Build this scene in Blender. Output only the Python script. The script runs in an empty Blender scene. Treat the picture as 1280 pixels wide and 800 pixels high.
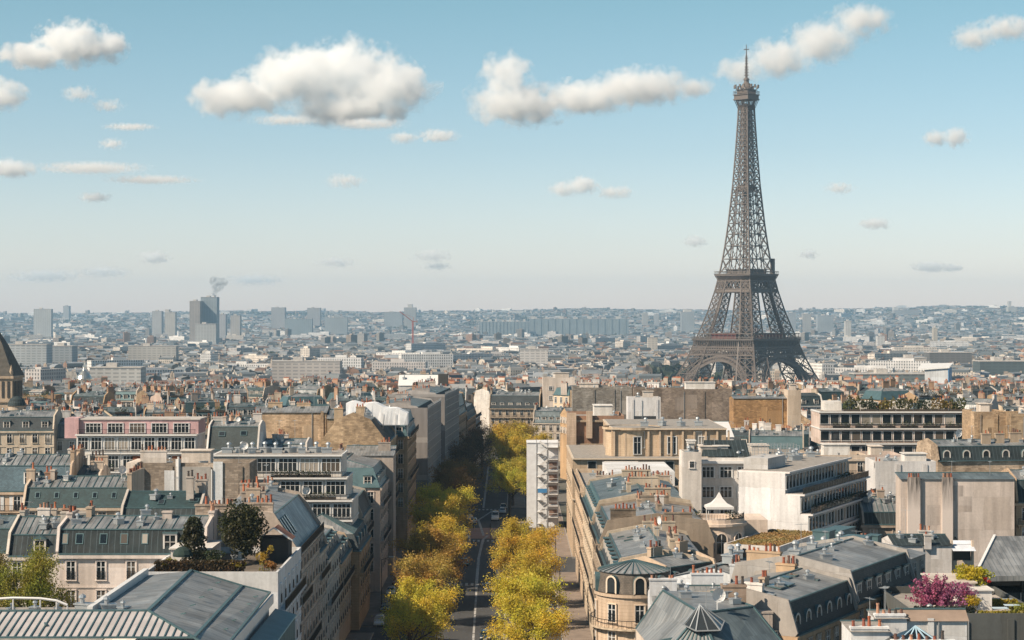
import bpy, math, random
import numpy as np
from mathutils import Vector, Matrix
R = math.radians
rnd = random.Random(7)
sc = bpy.context.scene
COL = sc.collection

# ------------------------------------------------------------------ camera, sky, sun, exposure
F = 2350.0 / 1280.0                     # focal length in image widths
CZ = 50.0
cam_d = bpy.data.cameras.new('camera'); cam = bpy.data.objects.new('camera', cam_d); COL.objects.link(cam)
cam_d.sensor_width = 36.0; cam_d.lens = 36.0 * F
cam_d.clip_start = 1.0; cam_d.clip_end = 60000.0
cam.location = (0, 0, CZ); cam.rotation_euler = (R(90), 0, 0)
sc.camera = cam

SUN_EL, SUN_AZ = 41.0, -121.0            # azimuth from +Y, clockwise: the sun stands left of the view and a little behind it
world = bpy.data.worlds.new('World'); sc.world = world; world.use_nodes = True
wn, wl = world.node_tree.nodes, world.node_tree.links
for n in list(wn): wn.remove(n)
w_out = wn.new('ShaderNodeOutputWorld'); w_bg = wn.new('ShaderNodeBackground'); w_sky = wn.new('ShaderNodeTexSky')
w_sky.sky_type = 'NISHITA'; w_sky.sun_disc = False
w_sky.sun_elevation = R(SUN_EL); w_sky.sun_rotation = R(SUN_AZ)
w_sky.altitude = 100; w_sky.air_density = 1.0; w_sky.dust_density = 0.6; w_sky.ozone_density = 2.5
w_tint = wn.new('ShaderNodeMix'); w_tint.data_type = 'RGBA'; w_tint.blend_type = 'MULTIPLY'
w_tint.inputs[0].default_value = 1.0
w_co = wn.new('ShaderNodeTexCoord'); w_xyz = wn.new('ShaderNodeSeparateXYZ'); wl.new(w_co.outputs['Generated'], w_xyz.inputs[0])
w_rmp = wn.new('ShaderNodeValToRGB'); w_e = w_rmp.color_ramp.elements
w_e[0].position = 0.0; w_e[0].color = (2.0, 1.58, 1.62, 1); w_e[1].position = .17; w_e[1].color = (.95, 1.14, .99, 1)
w_m = w_e.new(.04); w_m.color = (1.52, 1.34, 1.35, 1)
w_m = w_e.new(.09); w_m.color = (1.20, 1.19, 1.15, 1)
w_m = w_e.new(.45); w_m.color = (.46, .66, .62, 1)
wl.new(w_xyz.outputs[2], w_rmp.inputs[0]); wl.new(w_rmp.outputs[0], w_tint.inputs[7])
wl.new(w_sky.outputs[0], w_tint.inputs[6]); wl.new(w_tint.outputs[2], w_bg.inputs[0])
w_bg.inputs[1].default_value = 0.074
wl.new(w_bg.outputs[0], w_out.inputs[0])

sun_d = bpy.data.lights.new('sun', 'SUN'); sun = bpy.data.objects.new('sun', sun_d); COL.objects.link(sun)
sun_d.energy = 5.0; sun_d.angle = R(0.5); sun_d.color = (1.0, 0.82, 0.63)
sd = Vector((math.sin(R(SUN_AZ)) * math.cos(R(SUN_EL)), math.cos(R(SUN_AZ)) * math.cos(R(SUN_EL)), math.sin(R(SUN_EL))))
sun.rotation_euler = sd.to_track_quat('Z', 'Y').to_euler()

sc.view_settings.view_transform = 'Standard'; sc.view_settings.look = 'None'
sc.view_settings.exposure = 0.60; sc.view_settings.gamma = 1.0; sc.view_settings.use_curve_mapping = False
sc.render.engine = 'CYCLES'
cy = sc.cycles
cy.use_adaptive_sampling = True; cy.adaptive_threshold = 0.02
cy.max_bounces = 16; cy.diffuse_bounces = 2; cy.glossy_bounces = 2; cy.transmission_bounces = 2
cy.volume_bounces = 16; cy.transparent_max_bounces = 6; cy.caustics_reflective = False; cy.caustics_refractive = False
cy.use_denoising = True; cy.denoiser = 'OPENIMAGEDENOISE'; cy.denoising_prefilter = 'ACCURATE'
cy.sample_clamp_indirect = 4.0
cy.volume_max_steps = 128

# ------------------------------------------------------------------ where things stand
def smooth(a, b, t):
    t = min(1.0, max(0.0, (t - a) / (b - a))); return t * t * (3 - 2 * t)
def gz(x, y):
    z = -25.0 * smooth(820, 1380, y)
    if y > 5500:
        k = smooth(6000, 11300, y)
        b = 108 + 30 * smooth(900, 2800, x) + 8 * math.sin(x * .0011 + 1) + 6 * math.sin(x * .0031) + 3 * math.sin(x * .009 + y * .001)
        z += k * b
    return z
def X(px, d): return (px - 640.0) / 2350.0 * d
def Z(py, d): return CZ - (py - 400.0) / 2350.0 * d

# ------------------------------------------------------------------ mesh helpers
class MB:
    def __init__(s): s.v = []; s.f = []; s.m = []
    def poly(s, pts, m=0):
        n = len(s.v); s.v.extend([tuple(p) for p in pts]); s.f.append(tuple(range(n, n + len(pts)))); s.m.append(m)
    def box(s, x0, y0, z0, x1, y1, z1, m=0, mt=None):
        n = len(s.v)
        s.v += [(x0,y0,z0),(x1,y0,z0),(x1,y1,z0),(x0,y1,z0),(x0,y0,z1),(x1,y0,z1),(x1,y1,z1),(x0,y1,z1)]
        s.f += [(n,n+1,n+5,n+4),(n+1,n+2,n+6,n+5),(n+2,n+3,n+7,n+6),(n+3,n,n+4,n+7),(n+4,n+5,n+6,n+7),(n+3,n+2,n+1,n)]
        s.m += [m,m,m,m,m if mt is None else mt,m]
        return s
    def beam(s, p, q, t, m=0, t2=None):
        p = Vector(p); q = Vector(q); dz = (q - p)
        if dz.length < 1e-6: return s
        dz.normalize(); t2 = t2 or t
        up = Vector((0,0,1)) if abs(dz.z) < .95 else Vector((0,1,0))
        a = dz.cross(up).normalized() * t * .5; b = a.cross(dz).normalized() * t2 * .5
        n = len(s.v)
        for c in (p, q):
            for k in (a + b, b - a, -a - b, a - b): s.v.append(tuple(c + k))
        s.f += [(n,n+1,n+5,n+4),(n+1,n+2,n+6,n+5),(n+2,n+3,n+7,n+6),(n+3,n,n+4,n+7),(n+3,n+2,n+1,n),(n+4,n+5,n+6,n+7)]
        s.m += [m]*6
        return s
    def tube(s, p, q, r0, r1, k=8, m=0, cap=True):
        p = Vector(p); q = Vector(q); dz = (q - p).normalized()
        up = Vector((0,0,1)) if abs(dz.z) < .95 else Vector((0,1,0))
        a = dz.cross(up).normalized(); b = dz.cross(a)
        n = len(s.v)
        for c, r in ((p, r0), (q, r1)):
            for i in range(k):
                t = 2*math.pi*i/k; s.v.append(tuple(c + (a*math.cos(t) + b*math.sin(t))*r))
        for i in range(k):
            j = (i+1) % k; s.f.append((n+j, n+i, n+k+i, n+k+j)); s.m.append(m)
        if cap:
            s.f.append(tuple(n+k+k-1-i for i in range(k))); s.m.append(m)
            s.f.append(tuple(n+i for i in range(k))); s.m.append(m)
        return s
    def lathe(s, c, prof, k=16, m=0, a0=0.0, a1=2*math.pi):
        full = abs(a1 - a0 - 2*math.pi) < 1e-6
        nn = k if full else k + 1
        n = len(s.v)
        for (r, z) in prof:
            for i in range(nn):
                t = a0 + (a1-a0)*i/k; s.v.append((c[0]+r*math.cos(t), c[1]+r*math.sin(t), c[2]+z))
        for j in range(len(prof)-1):
            for i in range(k):
                i2 = (i+1) % nn
                s.f.append((n+j*nn+i, n+j*nn+i2, n+(j+1)*nn+i2, n+(j+1)*nn+i)); s.m.append(m)
        return s
    def prism(s, pts, z0, z1, m=0, mt=None):
        k = len(pts)
        a = sum(pts[i][0]*pts[(i+1)%k][1]-pts[(i+1)%k][0]*pts[i][1] for i in range(k))
        if a < 0: pts = pts[::-1]
        for i in range(k):
            p, q = pts[i], pts[(i+1)%k]
            s.poly([(p[0],p[1],z0),(q[0],q[1],z0),(q[0],q[1],z1),(p[0],p[1],z1)], m)
        s.poly([(p[0],p[1],z1) for p in pts], m if mt is None else mt)
        return s
    def mesh(s, name, mats, smooth_=False):
        me = bpy.data.meshes.new(name); me.from_pydata(s.v, [], s.f)
        for m in mats: me.materials.append(m)
        if len(mats) > 1: me.polygons.foreach_set('material_index', s.m)
        uvmap(me)
        if smooth_: me.polygons.foreach_set('use_smooth', [True]*len(me.polygons))
        me.update(); return me
    def build(s, name, mats, parent=None, loc=(0,0,0), rz=0, color=None, smooth_=False):
        if not isinstance(mats, (list, tuple)): mats = [mats]
        return inst(s.mesh(name, mats, smooth_), name, parent, loc, rz, color)
def uvmap(me):
    """metres on every face: u runs level along it, v runs up it"""
    nl = len(me.loops)
    if not nl: return
    np_ = len(me.polygons)
    co = np.empty(len(me.vertices)*3, 'f'); me.vertices.foreach_get('co', co); co = co.reshape(-1,3)
    nr = np.empty(np_*3, 'f'); me.polygons.foreach_get('normal', nr); nr = nr.reshape(-1,3)
    vi = np.empty(nl, 'i'); me.loops.foreach_get('vertex_index', vi)
    lt = np.empty(np_, 'i'); me.polygons.foreach_get('loop_total', lt)
    N = np.repeat(nr, lt, axis=0)
    U = np.stack([-N[:,1], N[:,0], np.zeros(nl, 'f')], 1); L = np.linalg.norm(U, axis=1)
    flat = L < .02; U[flat] = (1,0,0); L[flat] = 1; U /= L[:,None]
    V = np.cross(N, U); P = co[vi]
    uv = np.stack([(P*U).sum(1), (P*V).sum(1)], 1).astype('f')
    me.uv_layers.new(name='UVMap').data.foreach_set('uv', uv.ravel())
def inst(me, name, parent=None, loc=(0,0,0), rz=0, color=None):
    o = bpy.data.objects.new(name, me); o.location = loc
    if rz: o.rotation_euler = (0,0,rz)
    if parent: o.parent = parent
    if color is not None: o.color = (color[0], color[1], color[2], 1)
    COL.objects.link(o); return o
LABELS = {}
def tag(o, label=None, cat=None, group=None, kind=None):
    if label:
        o['label'] = label; LABELS[label] = LABELS.get(label, 0) + 1
    if cat: o['category'] = cat
    if group: o['group'] = group
    if kind: o['kind'] = kind
    return o
def thing(name, label, cat, loc=(0,0,0), rz=0, group=None):
    o = inst(None, name, None, loc, rz); return tag(o, label, cat, group)
def kids(o): return [c for c in o.children]
def copy_tree(o, parent=None):
    c = o.copy(); COL.objects.link(c); c.parent = parent
    for ch in KID.get(o.name, []): copy_tree(ch, c)
    return c
KID = {}
def note_kids(o):
    for c in bpy.data.objects:
        if c.parent: KID.setdefault(c.parent.name, []).append(c)

# ------------------------------------------------------------------ materials
class NT:
    def __init__(s, name):
        s.mat = bpy.data.materials.new(name); s.mat.use_nodes = True
        s.t = s.mat.node_tree; s.b = s.t.nodes['Principled BSDF']; s.o = s.t.nodes['Material Output']
        s._uv = None
    def n(s, typ, **kw):
        nd = s.t.nodes.new(typ)
        for k, v in kw.items(): setattr(nd, k, v)
        return nd
    def l(s, a, b): s.t.links.new(a, b)
    def set(s, **kw):
        for k, v in kw.items(): s.b.inputs[k.replace('_', ' ')].default_value = v
    def uv(s, rand=True):
        if s._uv is None:
            u = s.n('ShaderNodeUVMap'); s._uv = u.outputs[0]
            if rand:
                oi = s.n('ShaderNodeObjectInfo'); ml = s.n('ShaderNodeMath', operation='MULTIPLY'); ml.inputs[1].default_value = 90
                s.l(oi.outputs['Random'], ml.inputs[0]); ad = s.n('ShaderNodeVectorMath', operation='ADD')
                s.l(u.outputs[0], ad.inputs[0]); s.l(ml.outputs[0], ad.inputs[1]); s._uvr = ad.outputs[0]
            else: s._uvr = u.outputs[0]
        return s._uv
    def noise(s, scale, detail=4, vec=None, stretch=None, rough=.55):
        s.uv(); v = vec or s._uvr
        if stretch:
            mp = s.n('ShaderNodeVectorMath', operation='MULTIPLY'); mp.inputs[1].default_value = stretch; s.l(v, mp.inputs[0]); v = mp.outputs[0]
        nz = s.n('ShaderNodeTexNoise'); nz.inputs['Scale'].default_value = scale; nz.inputs['Detail'].default_value = detail
        nz.inputs['Roughness'].default_value = rough; s.l(v, nz.inputs['Vector']); return nz.outputs[0]
    def ramp(s, fac, stops):
        r = s.n('ShaderNodeValToRGB'); e = r.color_ramp.elements
        while len(e) < len(stops): e.new(.5)
        for k, (p, c) in enumerate(stops):
            e[k].position = p; e[k].color = (c, c, c, 1) if isinstance(c, (int, float)) else (*c, 1)
        s.l(fac, r.inputs[0]); return r.outputs[0]
    def mix(s, fac, a, b, mode='MIX'):
        m = s.n('ShaderNodeMix', data_type='RGBA', blend_type=mode)
        for sock, v in ((m.inputs[0], fac), (m.inputs[6], a), (m.inputs[7], b)):
            if isinstance(v, (int, float)): sock.default_value = v
            elif isinstance(v, tuple): sock.default_value = (*v, 1) if len(v) == 3 else v
            else: s.l(v, sock)
        return m.outputs[2]
    def math(s, op, a, b=None, c=None):
        m = s.n('ShaderNodeMath', operation=op)
        for k, v in enumerate((a, b, c)):
            if v is None: continue
            if isinstance(v, (int, float)): m.inputs[k].default_value = v
            else: s.l(v, m.inputs[k])
        return m.outputs[0]
    def objcol(s):
        return s.n('ShaderNodeObjectInfo').outputs['Color']
    def sep(s):
        s.uv(); x = s.n('ShaderNodeSeparateXYZ'); s.l(s._uv, x.inputs[0]); return x.outputs[0], x.outputs[1]
    def col(s, c): s.l(c, s.b.inputs['Base Color'])
    def bump(s, h, strength=.5, dist=.05):
        b = s.n('ShaderNodeBump'); b.inputs['Strength'].default_value = strength; b.inputs['Distance'].default_value = dist
        s.l(h, b.inputs['Height']); s.l(b.outputs[0], s.b.inputs['Normal'])

def m_plain(name, col, rough=.8, metal=0., var=.15, scale=.7):
    t = NT(name); t.set(Roughness=rough, Metallic=metal)
    f = t.ramp(t.noise(scale, 5), [(.3, 1-var), (.7, 1+var)])
    t.col(t.mix(1.0, tuple(col), f, 'MULTIPLY')); return t.mat
def m_obj(name, rough=.8, var=.15, scale=.7, metal=0.):
    t = NT(name); t.set(Roughness=rough, Metallic=metal)
    f = t.ramp(t.noise(scale, 5), [(.3, 1-var), (.7, 1+var)])
    t.col(t.mix(1.0, t.objcol(), f, 'MULTIPLY')); return t.mat
def patch(t, lo):
    """squares of older and newer render, flue lines between"""
    wob = t.n('ShaderNodeTexNoise'); wob.inputs['Scale'].default_value = .5; t.uv(); t.l(t._uvr, wob.inputs['Vector'])
    ad = t.n('ShaderNodeVectorMath', operation='MULTIPLY_ADD'); t.l(wob.outputs['Color'], ad.inputs[0]); ad.inputs[1].default_value = (.9,.6,0); t.l(t._uvr, ad.inputs[2])
    br = t.n('ShaderNodeTexBrick'); br.offset = .37; br.squash = .6; br.squash_frequency = 3
    br.inputs['Scale'].default_value = 1.0; br.inputs['Brick Width'].default_value = 4.3; br.inputs['Row Height'].default_value = 5.2; br.inputs['Mortar Size'].default_value = .03
    br.inputs['Color1'].default_value = (lo,lo*.97,lo*.93,1); br.inputs['Color2'].default_value = (1.06,1.06,1.06,1); br.inputs['Mortar'].default_value = (.82,.8,.78,1)
    t.l(ad.outputs[0], br.inputs['Vector']); return br.outputs[0]
def m_plaster():
    t = NT('plaster'); t.set(Roughness=.92)
    c = t.objcol()
    big = t.ramp(t.noise(.16, 5), [(.3, .80), (.7, 1.06)])
    run = t.ramp(t.noise(1.0, 4, stretch=(1.3, .10, 1)), [(.35, .83), (.62, 1.03)])
    fine = t.ramp(t.noise(3.0, 3), [(.3, .93), (.7, 1.06)])
    k = t.mix(1.0, t.mix(1.0, t.mix(1.0, t.mix(1.0, c, big, 'MULTIPLY'), run, 'MULTIPLY'), fine, 'MULTIPLY'), patch(t, .88), 'MULTIPLY')
    t.col(k); t.bump(t.noise(5, 3), .15, .02); return t.mat
def m_stone():
    t = NT('limestone'); t.set(Roughness=.9)
    u, v = t.sep()
    br = t.n('ShaderNodeTexBrick'); br.inputs['Scale'].default_value = 1.0
    br.inputs['Brick Width'].default_value = 1.1; br.inputs['Row Height'].default_value = .42; br.inputs['Mortar Size'].default_value = .014
    br.inputs['Color1'].default_value = (1,1,1,1); br.inputs['Color2'].default_value = (.9,.88,.85,1); br.inputs['Mortar'].default_value = (.62,.58,.54,1)
    t.l(t.uv(), br.inputs['Vector'])
    c = t.mix(1.0, t.objcol(), br.outputs[0], 'MULTIPLY')
    big = t.ramp(t.noise(.2, 5), [(.3, .74), (.7, 1.05)])
    run = t.ramp(t.noise(1.2, 4, stretch=(1.2, .12, 1)), [(.35, .75), (.65, 1.03)])
    t.col(t.mix(1.0, t.mix(1.0, c, big, 'MULTIPLY'), run, 'MULTIPLY')); return t.mat
def m_rubble():
    t = NT('rubble_masonry'); t.set(Roughness=.95)
    wob = t.n('ShaderNodeTexNoise'); wob.inputs['Scale'].default_value = 1.3; t.l(t.uv(), wob.inputs['Vector'])
    ad = t.n('ShaderNodeVectorMath', operation='MULTIPLY_ADD'); t.l(wob.outputs['Color'], ad.inputs[0]); ad.inputs[1].default_value = (.5,.35,0); t.l(t._uvr, ad.inputs[2])
    br = t.n('ShaderNodeTexBrick'); br.inputs['Scale'].default_value = 1.0
    br.inputs['Brick Width'].default_value = .75; br.inputs['Row Height'].default_value = .34; br.inputs['Mortar Size'].default_value = .03; br.inputs['Bias'].default_value = -.1
    br.inputs['Color1'].default_value = (1.15,1.12,1.08,1); br.inputs['Color2'].default_value = (.66,.62,.58,1); br.inputs['Mortar'].default_value = (.78,.76,.74,1)
    t.l(ad.outputs[0], br.inputs['Vector'])
    c = t.mix(1.0, t.objcol(), br.outputs[0], 'MULTIPLY')
    big = t.ramp(t.noise(.14, 6), [(.32, .62), (.68, 1.15)])
    mid = t.ramp(t.noise(.9, 5), [(.3, .75), (.7, 1.15)])
    t.col(t.mix(1.0, t.mix(1.0, t.mix(1.0, c, big, 'MULTIPLY'), mid, 'MULTIPLY'), patch(t, .62), 'MULTIPLY')); t.bump(br.outputs[1], .4, .03); return t.mat
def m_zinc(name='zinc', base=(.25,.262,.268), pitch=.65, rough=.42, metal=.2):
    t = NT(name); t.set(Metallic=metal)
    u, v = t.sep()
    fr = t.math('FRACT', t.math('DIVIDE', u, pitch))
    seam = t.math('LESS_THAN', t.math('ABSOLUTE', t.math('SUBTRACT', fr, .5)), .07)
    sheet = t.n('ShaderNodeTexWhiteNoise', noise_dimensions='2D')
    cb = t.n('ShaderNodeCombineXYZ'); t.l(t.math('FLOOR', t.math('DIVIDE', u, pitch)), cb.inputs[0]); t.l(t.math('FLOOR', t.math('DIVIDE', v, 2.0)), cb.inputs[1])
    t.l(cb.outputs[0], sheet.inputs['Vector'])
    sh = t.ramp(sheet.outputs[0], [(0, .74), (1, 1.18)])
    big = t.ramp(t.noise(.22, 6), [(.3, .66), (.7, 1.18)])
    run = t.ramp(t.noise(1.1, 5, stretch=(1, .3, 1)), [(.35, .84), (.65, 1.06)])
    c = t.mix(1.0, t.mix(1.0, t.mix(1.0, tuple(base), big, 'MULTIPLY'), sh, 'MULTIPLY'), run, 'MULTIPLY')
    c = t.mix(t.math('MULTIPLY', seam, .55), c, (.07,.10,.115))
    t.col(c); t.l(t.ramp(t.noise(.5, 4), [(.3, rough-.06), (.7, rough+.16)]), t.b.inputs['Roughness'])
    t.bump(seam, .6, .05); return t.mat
def m_slate(name='slate', base=(.040,.052,.058)):
    t = NT(name); t.set(Roughness=.72)
    br = t.n('ShaderNodeTexBrick'); br.inputs['Scale'].default_value = 1.0
    br.inputs['Brick Width'].default_value = .32; br.inputs['Row Height'].default_value = .2; br.inputs['Mortar Size'].default_value = .012
    br.inputs['Color1'].default_value = (1.2,1.2,1.2,1); br.inputs['Color2'].default_value = (.72,.74,.76,1); br.inputs['Mortar'].default_value = (.4,.4,.4,1)
    t.l(t.uv(), br.inputs['Vector'])
    big = t.ramp(t.noise(.3, 6), [(.3, .7), (.7, 1.3)])
    t.col(t.mix(1.0, t.mix(1.0, tuple(base), br.outputs[0], 'MULTIPLY'), big, 'MULTIPLY')); return t.mat
def m_glass():
    t = NT('window_glass'); t.set(Roughness=.06, IOR=1.5)
    oi = t.n('ShaderNodeObjectInfo')
    c = t.n('ShaderNodeValToRGB'); c.color_ramp.interpolation = 'CONSTANT'
    e = c.color_ramp.elements; e[0].color = (.012,.017,.02,1); e[1].position = .62; e[1].color = (.03,.036,.04,1)
    for p, k in ((.74, (.22,.20,.17)), (.86, (.10,.085,.07)), (.93, (.34,.31,.27))):
        q = e.new(p); q.color = (*k, 1)
    t.l(oi.outputs['Random'], c.inputs[0]); t.col(c.outputs[0]); return t.mat
def m_leaf(name='leaves'):
    t = NT(name); t.set(Roughness=.55)
    g = t.n('ShaderNodeNewGeometry')
    f = t.ramp(g.outputs['Random Per Island'], [(0, .74), (1, 1.24)])
    oc = t.n('ShaderNodeTexCoord')
    nz = t.n('ShaderNodeTexNoise'); nz.inputs['Scale'].default_value = .35; t.l(oc.outputs['Object'], nz.inputs['Vector'])
    hue = t.mix(t.ramp(nz.outputs[0], [(.35, 0), (.65, 1)]), (1.12, .92, .8), (.9, 1.06, 1.0))
    c = t.mix(1.0, t.mix(1.0, t.objcol(), f, 'MULTIPLY'), hue, 'MULTIPLY')
    t.col(c)
    tr = t.n('ShaderNodeBsdfTranslucent'); t.l(c, tr.inputs[0])
    mx = t.n('ShaderNodeMixShader'); mx.inputs[0].default_value = .38
    t.l(t.b.outputs[0], mx.inputs[1]); t.l(tr.outputs[0], mx.inputs[2]); t.l(mx.outputs[0], t.o.inputs[0]); return t.mat
def m_city(name, window):
    t = NT(name); t.set(Roughness=.75)
    at = t.n('ShaderNodeVertexColor', layer_name='col')
    c = t.mix(1.0, at.outputs[0], t.ramp(t.noise(.12, 4), [(.3, .82), (.7, 1.1)]), 'MULTIPLY')
    if window:
        u, v = t.sep()
        a = t.math('LESS_THAN', t.math('ABSOLUTE', t.math('SUBTRACT', t.math('FRACT', t.math('DIVIDE', u, 2.7)), .5)), .22)
        b = t.math('LESS_THAN', t.math('ABSOLUTE', t.math('SUBTRACT', t.math('FRACT', t.math('DIVIDE', v, 3.2)), .5)), .31)
        k = t.math('MULTIPLY', a, b)
        c = t.mix(t.math('MULTIPLY', k, .85), c, (.035,.042,.048))
    t.col(c); return t.mat

PLASTER = m_plaster(); STONE = m_stone(); RUBBLE = m_rubble()
ZINC = m_zinc(); ZINC_DARK = m_zinc('aged_and_shaded_zinc', (.13,.165,.18), .7, .5); ZINC_FINE = m_zinc('fine_zinc', (.25,.262,.268), 1.05, .45)
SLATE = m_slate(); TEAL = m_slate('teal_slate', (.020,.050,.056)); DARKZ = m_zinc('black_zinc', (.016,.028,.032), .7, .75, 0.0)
GLASS = m_glass(); LEAF = m_leaf()
PAINT = m_obj('paint', .5, .06); IRON = m_plain('black_iron', (.02,.022,.024), .5, .3)
TERRA = m_obj('terracotta', .85, .25, 2.0)
WHITE = m_plain('white_paint', (.62,.63,.63), .5, 0, .06)
GRAVEL = m_plain('roof_gravel', (.26,.245,.225), .95, 0, .3, 1.5)
LEAD = m_plain('lead_flashing', (.075,.135,.15), .5, .3, .15)
METAL = m_plain('galvanised_metal', (.42,.45,.47), .4, .6, .1)
BARK = m_plain('bark', (.085,.065,.048), .9, 0, .35, 2.0)
CONC = m_plain('concrete', (.42,.40,.375), .9, 0, .18, .5)
SOIL = m_plain('planter_soil', (.05,.04,.03), .95)
TILE = m_plain('clay_tile', (.26,.105,.06), .8, 0, .3, 2.0)
# ------------------------------------------------------------------ ground, avenue
def build_ground():
    ys = [-150, 0, 120, 200, 300, 420, 560, 700, 800, 820] + [820+35*k for k in range(1, 17)] + [1500, 1800, 2300, 3000, 4000, 5000, 5500] + [5500+200*k for k in range(1, 38)]
    xs = [-7000+280*k for k in range(51)]
    b = MB()
    for y in ys:
        for x in xs: b.v.append((x, y, gz(x, y)))
    n = len(xs)
    for j in range(len(ys)-1):
        for i in range(n-1):
            b.f.append((j*n+i, j*n+i+1, (j+1)*n+i+1, (j+1)*n+i)); b.m.append(0)
    t = NT('city_ground'); t.set(Roughness=.95)
    tc = t.n('ShaderNodeTexCoord'); nz = t.n('ShaderNodeTexNoise'); nz.inputs['Scale'].default_value = .012; nz.inputs['Detail'].default_value = 8
    t.l(tc.outputs['Object'], nz.inputs['Vector'])
    r = t.n('ShaderNodeValToRGB'); e = r.color_ramp.elements; e[0].position = .42; e[0].color = (.045,.055,.04,1); e[1].position = .56; e[1].color = (.13,.125,.115,1)
    t.l(nz.outputs[0], r.inputs[0]); t.col(r.outputs[0])
    tag(b.build('ground', t.mat, smooth_=True), kind='structure')
build_ground()
AX = -7.0                                # the avenue's middle; facades at -26 and +12.6
def m_asphalt():
    t = NT('asphalt'); t.set(Roughness=.85)
    a = t.ramp(t.noise(.10, 6), [(.3, .72), (.7, 1.25)]); b = t.ramp(t.noise(.8, 4, stretch=(1, .12, 1)), [(.3, .85), (.7, 1.12)]); c = t.ramp(t.noise(6, 2), [(.3, .85), (.7, 1.15)])
    t.col(t.mix(1.0, t.mix(1.0, t.mix(1.0, (.052,.054,.056), a, 'MULTIPLY'), b, 'MULTIPLY'), c, 'MULTIPLY')); return t.mat
ASPH = m_asphalt(); PAVE = m_plain('pavement_asphalt', (.20,.165,.14), .9, 0, .22, .4)
KERB = m_plain('granite_kerb', (.32,.31,.29), .85, 0, .15); ROADPAINT = m_plain('road_paint', (.34,.34,.33), .8, 0, .45, 1.2)
REDPAVE = m_plain('reddish_asphalt', (.30,.185,.15), .9, 0, .15)
def flat(name, x0, y0, x1, y1, z, mat, kind='structure'):
    b = MB(); b.poly([(x0,y0,z),(x1,y0,z),(x1,y1,z),(x0,y1,z)]); return tag(b.build(name, mat), kind=kind)
flat('road', -26, 60, 12.6, 800, .004, ASPH)
flat('crossing_street', 12.6, 374, 120, 394, .004, ASPH)
flat('crossing_street', -140, 474, -26, 490, .004, ASPH)
for (x0, x1, y0, y1) in ((-26, -22.2, 60, 300), (-26, -22.2, 306, 474), (-26, -22.2, 490, 800), (8.0, 12.6, 60, 372), (8.0, 12.6, 396, 800),
                         (-16.6, -12.2, 60, 352), (-16.6, -12.2, 372, 468), (-16.6, -12.2, 500, 800), (-1.2, 3.4, 60, 352), (-1.2, 3.4, 400, 468), (-1.2, 3.4, 500, 800)):
    b = MB(); b.box(x0, y0, -.2, x1, y1, .13)
    tag(b.build('pavement', PAVE), kind='structure')
    b = MB(); b.box(x0-.16, y0, -.2, x0, y1, .15); b.box(x1, y0, -.2, x1+.16, y1, .15)
    tag(b.build('kerb', KERB), kind='structure')
flat('raised_crossing', -12.0, 430, -1.4, 452, .009, REDPAVE)
b = MB()
y = 60
while y < 350:
    b.poly([(-6.2-(y-290)*.0095, y, .012), (-5.85-(y-290)*.0095, y, .012), (-5.85-(y+9-290)*.0095, y+9, .012), (-6.2-(y+9-290)*.0095, y+9, .012)]); y += 9.6
for p, q in (((-6.7, 352), (-7.0, 395)), ((-7.0, 395), (-6.6, 428)), ((-6.6, 428), (-5.6, 436)), ((-6.6, 436), (-8.4, 470)), ((-8.4, 470), (-5.2, 492)), ((-7.6,500), (-8.0,640))):
    b.poly([(p[0]-.28, p[1], .013), (p[0]+.28, p[1], .013), (q[0]+.28, q[1], .013), (q[0]-.28, q[1], .013)])
tag(b.build('road_line', ROADPAINT), kind='structure')
def zebra(y, x0, x1, dy=3.2):
    b = MB(); x = x0
    while x < x1:
        b.poly([(x, y, .014), (x+.5, y, .014), (x+.5, y+dy, .014), (x, y+dy, .014)]); x += 1.05
    tag(b.build('crosswalk', ROADPAINT), kind='structure')
zebra(354, -12.0, -1.6); zebra(424, -12, -1.6); zebra(494, -12, -1.6); zebra(368, 3.8, 12.2)

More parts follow.
